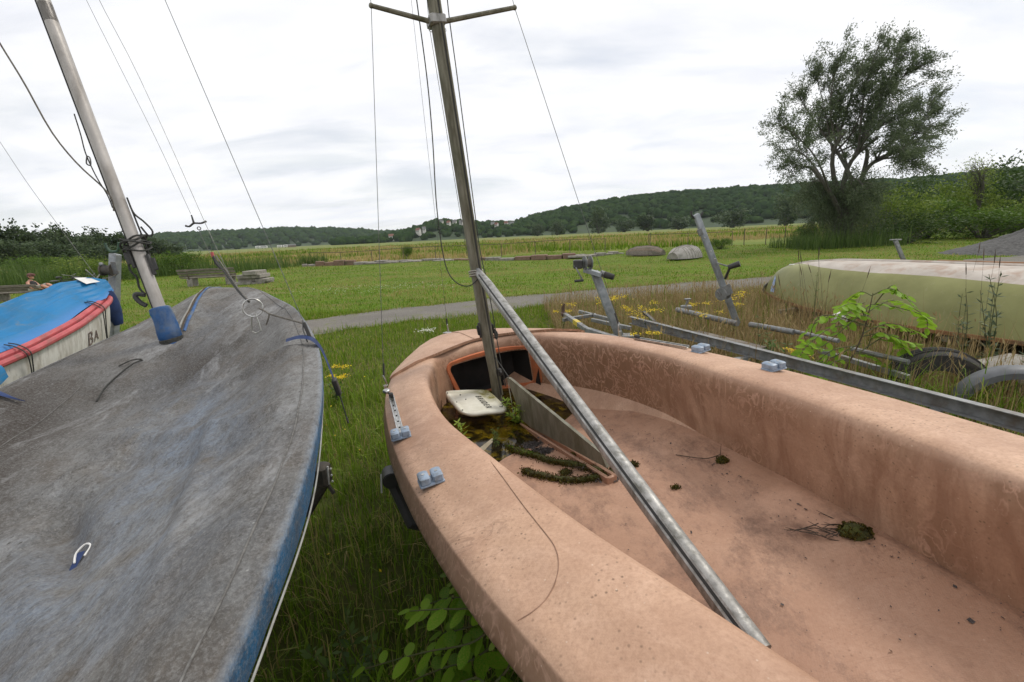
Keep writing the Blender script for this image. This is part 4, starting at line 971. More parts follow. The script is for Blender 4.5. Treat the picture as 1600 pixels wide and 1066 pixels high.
    wire(spline([aty(x, y, goose[1] - .06) for x, y in Q], 30), .0028, 'halyard', M['ropedark'], mast)
    wire([ms(2.6) + SN * .033 - SA * .01, ms(1.7) - SN * .040, ms(.6) - SN * .036], .0014, 'halyard', M['wire'], mast)
    wire(spline([goose - SA * .05 + SN * .035, ms(.3) - SA * .06 + SN * .04, ms(.05) - SA * .055 + SN * .045, ms(-.2) - SA * .05 + SN * .045], 16), .003, 'downhaul', M['ropedark'], mast)
    b = MB()
    for h in (.487, .500, .512): b.tube([ms(h) + (SN * math.cos(a) + SA * math.sin(a) * 1.15) * .038 + SK * .004 * math.sin(2 * a) for a in np.linspace(0, 6.29, 18)], .0045, 5)
    b.build('lashing', M['cord'], mast)
    for sg, h in ((1, .16), (-1, .17)):
        b = MB(); c = ms(h) + SN * .036 * sg - SA * .01; b.bar(c - SK * .045, c + SK * .045, .012, .014, SA, .003); b.bar(c + SN * .01 * sg - SK * .028, c + SN * .012 * sg + SK * .03, .008, .020, SA, .003); b.build('horn_cleat', M['blackplastic'], mast)
    b = MB(); b.tube(spline([ms(.16) + SN * .045 - SA * .03, ms(.13) + SN * .06 - SA * .03, ms(.10) + SN * .05 - SA * .03, ms(.15) + SN * .043 - SA * .035], 14), .006, 5); b.build('rope_coil', M['ropedark'], mast)
    # boom lashed to the mast, its after end dropped on the cockpit floor
    p0 = ms(.495) - SA * .052; p1 = SW(*sal_sw((1188, 1022), -.243), -.243); d = nrmz(p1 - p0); x = nrmz(np.cross(d, SK)); u_ = np.cross(x, d)
    b = MB(); rings = []
    for t in np.linspace(0, 1, 14):
        c = p0 + (p1 - p0) * t; k = 1.0 if t > .04 else .72 + 7 * t
        rings.append([c + (x * .028 * math.cos(a) + u_ * .033 * math.sin(a)) * k for a in np.linspace(0, 2 * math.pi, 18, endpoint=False)])
    b.loft(rings, True, True); boom = b.build('boom', M['alu'], root)
    b = MB(); g = nrmz(x * .62 + u_ * .78); b.bar(p0 + d * .06 + g * .030, p1 + g * .030, .007, .006, g); b.build('boom_groove', M['groove'], boom)
    for e in (-1, 1):
        b = MB(); xx = nrmz(np.cross(d, g)); b.bar(p0 + d * .06 + g * .0305 + xx * .007 * e, p1 + g * .0305 + xx * .007 * e, .006, .007, g); b.build('groove_lip', M['alu'], boom)
    b = MB(); b.bar(p0 - d * .03, p0 + d * .08, .02, .05, SK, .004); b.build('gooseneck', M['galv'], boom)
    b = MB(); c = p0 + (p1 - p0) * .46 - u_ * .035 - x * .012; b.tube([c, c - u_ * .02, c - u_ * .02 + d * .04, c + d * .045], .004, 6); b.build('boom_eye', M['wire'], boom)
    wire([ms(.0) + SN * .02 - SA * .04, SW(1.17, .004, -.09)], .003, 'kicker_line', M['ropedark'])
    b = MB(); c = ms(-.10) - SA * .045 + SN * .02; b.box(c, .012, .02, .022, (SN, SA, SK), .004); b.disc(c - SA * .02, SN, .004, .014, .010, 12); b.build('pulley', M['blackplastic'], root)
    wire([SW(1.16, -.004, -.10), SW(1.18, -.01, -.34)], .0022, 'kicker_line', M['cord'])
    return root
SAL = sal_root()
# the puddle: a level sheet of rain water lying in the low end of the cockpit
WZ = 0.699
def puddle():
    pts = []
    for q in ringpts(I_st, 4):
        if q[0] < 2.3: pts.append(q)
    S_ = [q for q in pts if q[1] >= 0]; S_.sort(key=lambda q: q[0]); ring = []
    for s_ in np.linspace(.69, 2.25, 40):
        hw = np.interp(s_, [q[0] for q in S_], [q[1] for q in S_]) + .028; ring.append((s_, hw))
    V = []; F = []
    for s_, hw in ring:
        for w_ in np.linspace(-hw, hw, 9):
            p = SW(s_ - .02, w_, 0); h = (WZ - p[2]) / SK[2]; V.append(SW(s_ - .02, w_, h))
    for i in range(len(ring) - 1):
        for j in range(8): F.append((i * 9 + j, i * 9 + j + 1, (i + 1) * 9 + j + 1, (i + 1) * 9 + j))
    b = MB(); b.add(V, F); st(b.build('puddle', M['water']))
puddle()
def floor_at(px, py, lift=0.0):
    """photo pixel -> point on the cockpit floor"""
    h = -.29
    for _ in range(12):
        s_, w_ = sal_sw((px, py), h); h = hf(s_, w_)
    return SW(s_, w_, h + lift), s_, w_
# ------------------------------------------------------------------ covered dinghy on the left
LA, LN, LK = frame(.318, .178, .114); LB = atz(352, 453, 1.428)
def LW(s, w_, h): return LB - LA * s + LN * w_ + LK * h
def lw_sw(q, h=0.):
    B = LB + LK * h; d = ray(*q); t = ((B - CAMP) @ LK) / (d @ LK); P = CAMP + d * t - LB; return -P @ LA, P @ LN
LO = np.array([(0, .0), (.02, .06), (.07, .13), (.16, .19), (.40, .30), (.68, .405), (1.0, .525), (1.2, .585), (1.56, .665), (1.9, .722), (2.24, .745), (2.5, .742), (2.75, .720), (2.95, .690), (3.1, .662), (3.6, .60), (4.1, .54), (4.3, .50)])
def lhalf(s): return float(np.interp(s, _LS[:, 0], _LS[:, 1]))
_LS = spline(LO, 200); _LS = _LS[np.argsort(_LS[:, 0])]
def gs(s, w_, s0, w0, rs, rw, ang=0.0):
    ds, dw = s - s0, w_ - w0; c, n = math.cos(ang), math.sin(ang); a, b = ds * c + dw * n, -ds * n + dw * c; return math.exp(-(a / rs) ** 2 - (b / rw) ** 2)
def cover_h(s, w_):
    hw = max(lhalf(s), .02); f = abs(w_) / hw
    h = (.055 * min(1, s / .35) - .11 * min(1, max(0, (s - .5) / .6))) * (1 - f * f)    # cambered foredeck, falling to the mast
    k = min(max((s - 1.0) / .55, 0), 1); k = k * k * (3 - 2 * k)
    ins = max(0, 1 - (f / .86) ** 2.2)
    h = h * (1 - k) - k * .135 * ins ** 1.1 + k * .012
    h += .022 * gs(s, w_, .30, .03, .25, .07) + .03 * gs(s, w_, .75, 0, .3, .05)      # peak towards the stemhead
    # folds pulled from the mast and the shroud
    h += 0.0279 * gs(s, w_, 1.30, .32, .36, 0.038, -.75) - 0.0175 * gs(s, w_, 1.36, .20, .34, 0.045, -.75)
    h += 0.0223 * gs(s, w_, 1.78, .48, .22, 0.026, 1.25) - 0.0160 * gs(s, w_, 1.66, .50, .2, 0.038, 1.2)
    h += 0.0175 * gs(s, w_, 2.05, .30, .42, 0.022, .9) - 0.0144 * gs(s, w_, 2.2, .28, .45, 0.038, .9)
    h += 0.0239 * gs(s, w_, 2.05, -.02, .50, 0.021, -.55) - 0.0239 * gs(s, w_, 2.26, .05, .40, 0.045, -.4)
    h += 0.0160 * gs(s, w_, 2.45, .45, .5, 0.030, .15) + 0.0144 * gs(s, w_, 2.62, .20, .3, 0.038, .5)
    h -= .055 * gs(s, w_, 2.35, .10, .22, .05, .5)
    h += 0.0199 * gs(s, w_, 1.15, -.25, .05, 0.225, .5) - 0.0160 * gs(s, w_, 1.5, -.2, .2, 0.090)
    h += .008 * math.sin(5 * s + 7 * w_) * math.sin(3 * s - 9 * w_) + .004 * math.sin(17 * s + 11 * w_) * math.sin(9 * s - 21 * w_)
    edge = max(0, (f - .90) / .10); h *= (1 - edge)
    return h
def left_boat():
    root = thing('covered_dinghy', (LW(2, 0, 0)[0], LW(2, 0, 0)[1], 0), 'dinghy under a dirty bleached grey cover with blue edges and a bare mast', 'dinghy')
    ss = np.concatenate([[0.0, .012, .03, .06], np.linspace(.1, 4.3, 150)]); fr = np.concatenate([np.linspace(-1, 1, 91)])
    V = []; bl = []; stn = []; blu = []; nf = 0
    for s in ss:
        hw = max(lhalf(s), .012) ; row = []
        P = [];
        for f, h, b0 in ((-.955, -.100, 0), (-.972, -.075, 0), (-.988, -.045, .0), (-.998, -.018, .30)): P.append((f, h, b0))
        P += [(f, None, 1.0 if abs(f) < .985 else .72) for f in fr]
        for f, h, b0 in ((.998, -.018, .30), (.988, -.045, 0), (.972, -.075, 0), (.955, -.100, 0)): P.append((f, h, b0))
        nf = len(P)
        for f, h, b_ in P:
            hem = .008 * math.sin(s * 9) if h is not None and h < -.08 else 0
            w_ = f * hw; V.append(LW(s, w_, cover_h(s, f * hw) if h is None else h + hem)); bl.append(b_)
            stn.append(min(1, .95 * gs(s, f * hw, 1.7, -.40, .75, .22, .1) + .7 * gs(s, f * hw, 1.35, .15, .35, .2) + .75 * gs(s, f * hw, 2.25, -.25, .7, .16, .3) + .4 * gs(s, f * hw, 2.3, .55, .6, .1)))
            blu.append(min(1, .9 * gs(s, f * hw, 2.0, .30, .5, .2, .4) + .8 * gs(s, f * hw, 2.75, .25, .5, .3) + .5 * gs(s, f * hw, .9, .12, .25, .10) + .6 * gs(s, f * hw, 2.9, -.2, .5, .3)))
    F = []
    for i in range(len(ss) - 1):
        for j in range(nf - 1): F.append((i * nf + j, i * nf + j + 1, (i + 1) * nf + j + 1, (i + 1) * nf + j))
    cov = mesh_np('cover', V, F, M['cover'], root, smooth=True, attrs={'bleach': bl, 'stain': stn, 'blue': blu})
    b = MB()                                                                  # pale hem along the lower edge
    for e in (-1, 1): b.tube([LW(s, e * (.957 * max(lhalf(s), .012) + .004), -.101 + .008 * math.sin(s * 9)) for s in np.linspace(.0, 4.3, 90)], .0022, 5)
    b.build('hem', M['whitehem'], cov)
    # hull under the cover
    b = MB(); rings = []
    for s in np.linspace(.02, 4.28, 50):
        hw = max(lhalf(s), .02); q = min(1, s / 1.4)
        rings.append([LW(s + dx * (1 - q), hw * f, h) for f, h, dx in ((-.965, -.04, 0), (-.93, -.11, .02), (-.80, -.25, .1), (-.58, -.40, .25), (-.3, -.48, .42), (0, -.52, .5), (.3, -.48, .42), (.58, -.40, .25), (.80, -.25, .1), (.93, -.11, .02), (.965, -.04, 0))])
    b.loft(rings, False); b.add(rings[-1], [tuple(range(11))]); b.build('hull', M['bluehull'], root)
    # seam from the mast to the bow: two strips of zip tape
    b = MB(); c1 = MB()
    pts = [(.10, 0.0), (.2, .005), (.35, .0), (.55, .0), (.75, .0), (.95, .0)]; SP = spline(pts, 40)
    for e, mb_ in ((-.014, b), (.014, c1)):
        rr = [[LW(s, w_ + e - .007, cover_h(s, w_ + e - .007) + .003), LW(s, w_ + e, cover_h(s, w_ + e) + .007), LW(s, w_ + e + .007, cover_h(s, w_ + e + .007) + .003)] for s, w_ in SP]
        mb_.loft(rr, False)
    b.build('zip_tape', M['whitehem'], cov); c1.build('zip_tape', M['bluetape'], cov)
    b = MB(); b.tube([LW(s, w_, cover_h(s, w_) + .006) for s, w_ in SP], .0035, 5); b.build('zip', M['stem'], cov)
    for f in (-.93, -.5, .93):
        b = MB(); b.tube([LW(q, f * max(lhalf(q), .012), cover_h(q, f * max(lhalf(q), .012)) + .001) for q in np.linspace(.12 if abs(f) > .6 else 1.3, 4.2, 120)], .0022, 5); b.build('stitched_seam', M['ropeseam'], cov)
    b = MB()                                                                  # blue lashing strap across the stemhead
    b.loft([[LW(.09 + .14 * t, -.05 + .05 * t + e, cover_h(.09 + .14 * t, 0) + .012) for e in (-.012, .012)] for t in np.linspace(0, 1, 8)], False); b.build('bow_strap', M['bluetape'], cov)
    # mast: follows its own rake, leaning aft
    m0 = LW(1.10, -.035, .0); d = None
    pA = np.array([1.10, .0]); mpt = lambda h: LW(1.03 + (-.20) * min(h, 2.2) - .0 * h, -.03, h)
    px = [(275, 548), (258, 497), (228, 400), (200, 328), (150, 193), (100, 85), (62, 0), (30, -75)]
    # depth taken from the boat's own centre plane
    def cpl(q):
        B = LB - LN * .03; dd = ray(*q); t = ((B - CAMP) @ LN) / (dd @ LN); return CAMP + dd * t
    MP = [cpl(q) for q in px]; base_ = LW(1.07, -.03, -.10)
    dirm = nrmz(MP[5] - MP[0]); MP = [base_] + [MP[0] + dirm * np.dot(p - MP[0], dirm) for p in MP]; MP.append(MP[-1] + dirm * 3.0)
    b = MB(); rings = []; x = nrmz(np.cross(dirm, LA)); y = np.cross(x, dirm)
    for c in spline(MP, 30): rings.append([c + x * .0245 * math.cos(a) + y * .030 * math.sin(a) for a in np.linspace(0, 2 * math.pi, 18, endpoint=False)])
    b.loft(rings, True, True); mast = b.build('mast', M['mastl'], root)
    L0 = MP[1]; at_ = lambda t: L0 + dirm * t
    aft = -y if (-y) @ LA < 0 else y                                            # the luff groove on the after side
    lf = x if x @ LN < 0 else -x
    b = MB(); b.bar(at_(.1) + lf * .0235 + aft * .006, at_(4.4) + lf * .0235 + aft * .006, .009, .012, aft); b.build('track_groove', M['groove'], mast)
    # blue tape wrapped round the mast foot
    b = MB(); rings = []
    for t, r_, k in ((-.09, .056, 0), (-.05, .060, .2), (.0, .060, .1), (.035, .057, 0), (.05, .047, 0), (.06, .048, .1), (.068, .054, .2), (.10, .055, .1), (.13, .052, 0), (.165, .050, .2), (.19, .051, .1), (.215, .049, .2), (.22, .040, 0)):
        rings.append([at_(t) + (x * math.cos(a) + y * math.sin(a)) * r_ * .88 * (1 + .05 * math.sin(3 * a + 40 * t) + .035 * math.sin(7 * a + 90 * t) + .02 * math.sin(11 * a - 60 * t)) for a in np.linspace(0, 2 * math.pi, 26, endpoint=False)])
    b.loft(rings, True, True); boot = b.build('mast_boot', M['bluetape'], root)
    b = MB()
    for t in (.048, .055, .062): b.tube([at_(t + .006 * math.sin(a)) + (x * math.cos(a) + y * math.sin(a)) * .0475 for a in np.linspace(0, 6.3, 24)], .0045, 5)
    b.build('boot_cord', M['ropedark'], boot)
    def line(pts, r, name, mat, par=root): b = MB(); b.tube(pts, r, 5); return b.build(name, mat, par)
    line(spline([at_(.06) + lf * .05, at_(.0) + lf * .075 - LK * .01, at_(-.07) + lf * .07, LW(1.16, -.12, cover_h(1.16, -.12) + .006), LW(1.3, -.2, cover_h(1.3, -.2) + .006), LW(1.42, -.21, cover_h(1.42, -.21) + .005)], 24), .0035, 'loose_cord', M['ropedark'])
    line(spline([at_(-.06) + lf * .05, LW(1.15, -.13, cover_h(1.15, -.13) + .008), LW(1.18, -.20, cover_h(1.18, -.2) + .006)], 12), .003, 'loose_cord', M['ropedark'])
    # rope tail and fittings on the mast
    for t, sg in ((.47, 1), (.42, -1)):
        b = MB(); c = at_(t) + x * .034 * sg + aft * .01; b.bar(c - dirm * .05, c + dirm * .05, .013, .016, x, .003); b.bar(c + x * .012 * sg - dirm * .03, c + x * .014 * sg + dirm * .03, .009, .022, x, .003); b.build('horn_cleat', M['blackplastic'], mast)
    b = MB()
    rg2 = np.random.default_rng(4)
    for q in range(5):
        o = rg2.uniform(-.03, .03); b.tube([at_(.52 + o + .012 * math.sin(2 * a + q)) + (x * math.cos(a) + y * math.sin(a)) * (.043 + .004 * q) for a in np.linspace(0, 6.3, 20)], .0045, 5)
    b.tube(spline([at_(.50) + lf * .045, at_(.42) + lf * .06, at_(.38) + lf * .045, at_(.33) + lf * .05, at_(.30) + lf * .04], 20), .005, 5); b.build('rope_coil', M['ropedark'], mast)
    b = MB(); c = at_(.29) + lf * .045 + aft * .01; b.tube(spline([c - lf * .01, c + lf * .022 + dirm * .012, c + lf * .03, c + lf * .018 - dirm * .03, c - dirm * .05], 14), .011, 7); b.build('sail_hook', M['blackplastic'], mast)
    b = MB(); b.tube(spline([at_(.70) - lf * .034, at_(.66) - lf * .04, at_(.62) - lf * .065, at_(.57) - lf * .085, at_(.55) - lf * .065, at_(.60) - lf * .045], 22), .0042, 5); b.tube([at_(.74) - lf * .034, at_(.40) - lf * .040], .004, 5); b.build('rope_loop', M['ropedark'], mast)
    # wires on the near side of the mast
    dep = L0[1]
    def pl(qs, y0, y1, r, name, mat, par=mast, n=24):
        yy = np.linspace(y0, y1, len(qs)); return line(spline([aty(*q, v) for q, v in zip(qs, yy)], n), r, name, mat, par)
    pl([(-40, 0), (0, 68), (38, 130), (80, 205), (120, 255), (160, 292), (175, 312), (178, 330)], dep - .02, dep + .01, .0035, 'halyard', M['rope']); line([aty(-40, 0, dep - .02), at_(4.6)], .0035, 'halyard', M['rope'], mast)
    pl([(116, 178), (126, 210), (134, 240), (150, 275), (168, 305), (176, 325)], dep, dep + .0, .0026, 'halyard', M['ropedark'])
    b = MB(); c = aty(136, 244, dep); b.tube(spline([c, c + dirm * -.03 + lf * .012, c - dirm * .04, c - dirm * .01 - lf * .008, c], 14), .003, 5); b.build('shackle', M['wire'], mast)
    s0 = LW(1.18, -.60, .0); up_ = aty(-70, 128, s0[1] + .3)
    pl([(-30, 178), (0, 222), (42, 285), (88, 348), (150, 432)], 3.0, 2.6, .0012, 'shroud', M['wire'], root); line([aty(-30, 178, 3.0), at_(4.8)], .0012, 'shroud', M['wire'])
    # right shroud with lever and chainplate strap
    cp = LW(*lw_sw((487, 533), .015), .015); top = aty(245, -30, LW(1.1, .1, 0)[1])
    line([cp + (top - cp) * .0, cp + (top - cp) * .5, top, at_(4.9)], .0013, 'shroud', M['wire'])
    dd = nrmz(top - cp); b = MB(); b.bar(cp + dd * .005, cp + dd * .075, .010, .012, LN, .002); b.build('shroud_lever', M['groove'], root)
    b = MB(); b.tube([cp + dd * .085, cp + dd * .05 - LN * .012, cp - LN * .015], .0025, 5); b.build('lever_pin', M['wire'], root)
    # folded dark strap over the gunwale at the shroud
    b = MB(); P_ = [(lw_sw((452, 543), .02), .024), (lw_sw((470, 533), .02), .030), (lw_sw((487, 532), .02), .026)]
    sps = [LW(*p, cover_h(*p) + h) for p, h in P_]
    s_, w_ = P_[-1][0]; sps += [LW(s_ + .03, lhalf(s_) + .010, -.005), LW(s_ + .10, lhalf(s_ + .1) + .012, -.05), LW(s_ + .17, lhalf(s_ + .17) + .016, -.10)]
    S_ = spline(sps, 26); b.loft([[p - LA * .026 * (1 - .6 * abs(i / 25 - .4)), p + LK * .004, p + LA * .026 * (1 - .6 * abs(i / 25 - .4))] for i, p in enumerate(S_)], False); b.build('strap', M['navy'], root)
    b = MB(); e0 = S_[-1]; b.box(e0 - LK * .012, .008, .016, .030, (LN, LA, LK), .003); b.build('buckle', M['blackplastic'], root)
    line(spline([S_[-3], S_[-1] - LK * .05, S_[-1] - LK * .12 - LA * .03], 10), .0025, 'cover_cord', M['ropedark'])
    b = MB(); b.disc(S_[-1] - LK * .13 - LA * .032, LN, .008, .013, .004, 14); b.build('hook', M['blackplastic'], root)
    # forestay bridle: trapeze handle, red-tipped bungee, ring with wire loop
    y0 = LW(.75, .1, 0)[1]
    yr = LW(*lw_sw((400, 520), .03), .03)[1] - .03
    pl([(118, -40), (135, 0), (185, 100), (245, 220), (298, 334)], y0 + .05, y0 + .05, .0010, 'trapeze_wire', M['wire'], root); line([aty(118, -40, y0 + .05), at_(4.9)], .0010, 'trapeze_wire', M['wire'])
    hc = aty(303, 349, y0 + .05); b = MB(); u3 = nrmz(aty(298, 334, y0 + .05) - hc)
    b.tube([aty(299, 336, y0 + .05), hc], [.0035, .006], 6); b.tube(spline([aty(290, 353, y0 + .05), aty(296, 354, y0 + .05), hc, aty(314, 349, y0 + .05), aty(322, 346, y0 + .05)], 14), [.006] + [.005] * 12 + [.006], 6); b.build('trapeze_handle', M['blackplastic'], root)
    b = MB(); b.disc(aty(311, 357, y0 + .05), LA, .006, .010, .004, 14); b.build('handle_ring', M['wire'], root)
    pl([(311, 360), (320, 380), (328, 396)], y0 + .05, y0 + .02, .0014, 'trapeze_wire', M['wire'], root)
    pl([(140, -40), (155, 0), (210, 105), (270, 235), (310, 325), (345, 402), (368, 445), (389, 472)], y0 + .02, yr, .0011, 'forestay', M['wire'], root); line([aty(140, -40, y0 + .02), at_(5.0)], .0011, 'forestay', M['wire'])
    b = MB(); b.tube([aty(331, 394, y0), aty(333, 402, y0)], .008, 7); b.build('bungee_tip', M['redrim'], root)
    b = MB(); b.tube([aty(331, 398, y0), aty(338, 412, y0), aty(345, 420, y0)], [.005, .009, .006], 6); b.build('block', M['blackplastic'], root)
    pl([(333, 400), (350, 424), (372, 455), (389, 472)], y0, yr, .0045, 'bungee', M['ropedark'], root, 10)
    pl([(337, 399), (353, 422), (374, 453), (390, 471)], y0, yr, .003, 'bungee', M['rope'], root, 10)
    rc = aty(395, 481, yr); b = MB(); nv = nrmz(CAMP - rc); xr = nrmz(np.cross(nv, [0, 0, 1.])); yr_ = np.cross(xr, nv)
    b.tube([rc + (xr * math.cos(a) + yr_ * math.sin(a)) * .035 for a in np.linspace(0, 2 * math.pi, 30)], .0032, 6); b.build('ring', M['steel'], root)
    b = MB(); b.tube([aty(x, y, yr) for x, y in ((394, 491), (393, 505), (394, 518), (400, 521), (408, 517), (404, 503), (399, 490))], .0028, 6); b.build('wire_loop', M['steel'], root)
    pl([(405, 482), (415, 487), (422, 491), (450, 499), (472, 505)], yr, cp[1] + .05, .0035, 'cord', M['rope'], root)
    pl([(421, 491), (419, 499), (416, 508)], yr - .02, yr - .02, .003, 'cord', M['rope'], root, 8)
    # white metal eyelet hook lying on the cover
    s_, w_ = lw_sw((103, 808), -.05); P = LW(s_, w_, cover_h(s_, w_) + .008); s2, w2 = lw_sw((80, 832), -.05); P2 = LW(s2, w2, cover_h(s2, w2) + .008); d2 = nrmz(P2 - P); x2 = np.cross(d2, LK)
    b = MB(); b.tube(spline([P2, P + d2 * .02 + x2 * .010, P, P + d2 * .01 - x2 * .016, P + d2 * .035 - x2 * .014], 16), .0022, 6); b.build('hook', M['white'], cov)
    b = MB(); b.loft([[P2 + d2 * .02 - x2 * .006 - LK * .004, P2 + d2 * .02 + x2 * .006 - LK * .004], [P + d2 * .02 - x2 * .009, P + d2 * .02 + x2 * .009 ]], False); b.build('strap', M['navy'], cov)
    b = MB(); s_, w_ = lw_sw((-4, 618), 0.0); rr = []
    for t in np.linspace(0, 1, 8): p = lw_sw((-10 + 42 * t, 620 - 4 * t), 0.0); q = LW(*p, cover_h(*p) + .014); rr.append([q - LA * .02 * (1 - t), q + LK * .004, q + LA * .02 * (1 - t)])
    b.loft(rr, False); b.build('strap', M['navy'], cov)
    return root
LEFTB = left_boat()
# ------------------------------------------------------------------ third boat: white hull, red rubber rim, blue tarpaulin
def third_boat():
    a, n, k = frame(-.158, .006, .13); B = aty(165, 463, 4.63); SH = .15
    def W3(s, w_, h): return B - a * s + n * w_ + k * (h - SH + SH * max(0, 1 - s / 2.4) ** 1.7)
    hb = lambda s: float(np.interp(s, [0, .05, .15, .3, .7, 1.2, 2, 3, 3.6], [0.02, .09, .18, .28, .5, .66, .75, .76, .70]))
    root = thing('tarped_rowing_boat', (W3(1.5, 0, 0)[0], W3(1.5, 0, 0)[1], 0), 'white boat with a faded red rubber rim under a bright blue tarpaulin', 'boat')
    ss = np.concatenate([np.linspace(0, .3, 8), np.linspace(.4, 3.6, 26)]); b = MB(); rings = []
    for s in ss:
        w_ = hb(s); q = min(1, s / 1.6)
        rings.append([W3(s + dx * (1 - q), w_ * f, h) for f, h, dx in ((-1, 0, 0), (-.97, -.12, .03), (-.92, -.26, .08), (-.78, -.42, .16), (-.4, -.56, .3), (0, -.60, .42), (.4, -.56, .3), (.78, -.42, .16), (.92, -.26, .08), (.97, -.12, .03), (1, 0, 0))])
    b.loft(rings, False); b.add(rings[-1], [tuple(range(11))]); hull = b.build('hull', M['hullw'], root)
    b = MB()
    for e in (-1, 1): b.tube([W3(s, e * (hb(s) + .012), -.012) for s in ss], .025, 9)
    b.build('rubber_rim', M['redrim'], root)
    b = MB()
    for e in (-1, 1): b.tube([W3(s, e * (hb(s) - .045 if s > .12 else hb(s) * .5), .016) for s in ss], .026, 9)
    b.build('rubber_rim', M['redrim'], root)
    # tarpaulin: ridge over the middle, scalloped lower edge between its ties
    V = []; ed = []; nf = 41; s2 = np.concatenate([[-.05, .0, .05], np.linspace(.1, 3.6, 60)])
    for s in s2:
        scal = .05 * abs(math.sin(s * 3.3)) if s > .2 else 0
        for f in np.linspace(-1, 1, nf):
            hw = hb(max(s, .02)) - .035 - scal + (.05 if s < .25 else 0); rid = .15 * min(1, .5 + s / .9) * max(.45, 1 - .28 * s)
            dip = .045 * math.sin(3.1 * s) * (1 - abs(f)) + .022 * math.sin(9 * s + 3 * f) * (1 - f * f) + .014 * math.sin(31 * f + 6 * s + 2 * math.sin(7 * s)) * (1 - f * f) ** .5 + .012 * math.sin(23 * s * (1 - abs(f)) + 5 * f)
            p = W3(s, f * hw, .045 + rid * (1 - abs(f)) ** 1.15 + .05 * (1 - f * f) + dip * .8); V.append(p); ed.append(max(0, min(1, (abs(f) - .80) * 8)) * .8)
    F = [(i * nf + j, i * nf + j + 1, (i + 1) * nf + j + 1, (i + 1) * nf + j) for i in range(len(s2) - 1) for j in range(nf - 1)]
    tarp = mesh_np('tarpaulin', V, F, M['tarp'], root, smooth=True, attrs={'edge': ed})
    b = MB(); rr = []
    for t in np.linspace(0, 1, 8):
        s = 1.45 + .45 * t; w_ = hb(s); rr.append([W3(s, w_ - .08, .075), W3(s, w_ + .0, .045), W3(s, w_ + .05 + .01 * math.sin(9 * t), -.03), W3(s, w_ + .052 + .012 * math.sin(7 * t), -.10 - .05 * math.sin(3 * t))])
    b.loft(rr, False); b.build('tarp_flap', M['tarp'], root)
    b = MB(); rr = []
    for t in np.linspace(0, 1, 6): rr.append([W3(.07 + .13 * t, .02 + .07 * u * (.6 + .8 * abs(t - .5)), .045 + .15 * (.5 + (.06 + .2 * t) / .9) * (1 - .35 * u) + .070) for u in np.linspace(-.6, 1, 6)])
    b.loft(rr, False); b.build('white_patch', M['white'], tarp)
    # navy bag hung over the stem
    b = MB(); rings = []
    for t in np.linspace(0, 1, 9):
        r_ = .035 + .035 * math.sin(math.pi * min(1, t * .8 + .15)); c = W3(.0 - .02 * t, .03 - .03 * t, .05 - .36 * t)
        rings.append([c + n * r_ * .75 * math.cos(q) + a * r_ * 1.15 * math.sin(q) for q in np.linspace(0, 2 * math.pi, 14, endpoint=False)])
    b.loft(rings, True, True); b.build('stem_bag', M['navy'], root)
    # ties over the rim
    for s in (.33, 1.25):
        b = MB(); w_ = hb(s)
        for o in (0, .028): b.tube(spline([W3(s + o, w_ - .11, .07), W3(s + o, w_ - .03, .055), W3(s + o, w_ + .048, .0), W3(s + o * .6, w_ + .02, -.10), W3(s + .03 + o * .3, w_ * .98, -.27), W3(s + .05, w_ * .9, -.42)], 18), .0045, 5)
        b.build('tie', M['ropedark'], root)
    b = MB(); b.tube([W3(1.52, hb(1.5) + .045, .03), W3(1.54, hb(1.5) + .05, -.06)], .004, 5); b.build('tie', M['white'], root)
    b = MB(); c = W3(1.78, hb(1.75) + .035, -.2); b.disc(c, n, .010, .019, .008, 14); b.build('eye_plate', M['blackplastic'], root)
    b = MB(); c = W3(1.72, hb(1.7) - .03, .09); b.box(c, .05, .03, .03, (a, n, k), .012); b.box(c + k * .04 + a * .04, .03, .02, .02, (a, n, k), .008); b.build('black_clip', M['blackplastic'], root)
    # letters painted on the bow
    for ch, s, sz in (('B', .60, .17), ('A', .49, .13)):
        cu = bpy.data.curves.new('letter', 'FONT'); cu.body = ch; cu.size = sz; cu.extrude = .001; to = bpy.data.objects.new('letter', cu); COL.objects.link(to)
        bpy.context.view_layer.update(); me = bpy.data.meshes.new_from_object(to.evaluated_get(bpy.context.evaluated_depsgraph_get())); bpy.data.objects.remove(to)
        wd = lambda s_, h: hb(s_) * float(np.interp(h, [-.26, -.12, 0], [.92, .97, 1])) + .006
        off = wloc(root)
        for v in me.vertices:
            s_ = s - v.co.x; h = -.245 + v.co.y; dx = float(np.interp(h, [-.26, -.12, 0], [.08, .03, 0])) * (1 - min(1, s_ / 1.6)); v.co = Vector(W3(s_ + dx, wd(s_, h) + v.co.z, h)) - off
        link_mesh('letter', me, M['inkworn'], hull, smooth=False)
    # support: trailer with the winch post at the stem
    tr = thing('boat_trailer', (W3(1.5, 0, 0)[0], W3(1.5, 0, 0)[1], 0), 'trailer with a tall grey winch post at the bow of the tarped boat', 'trailer')
    p0 = aty(174, 560, 4.86); p0[2] = .3; p0 = aty(177, 528, 4.9); top = aty(180, 397, 4.9); dirp = nrmz(p0 - top); foot = p0 + dirp * ((p0[2] - .34) / -dirp[2])
    b = MB(); b.bar(foot, top, .085, .07, a, .004); post = b.build('winch_post', M['darkgalv'], tr)
    b = MB(); b.tube(spline([aty(164, 380, 4.9), aty(167, 387, 4.9), aty(173, 393, 4.9), aty(181, 393, 4.9), aty(185, 389, 4.9), aty(186, 379, 4.9)], 20), .014, 7); b.build('bow_rest', simple('green_rubber', (.05, .11, .06), (.03, .06, .04), 20, .6), tr)
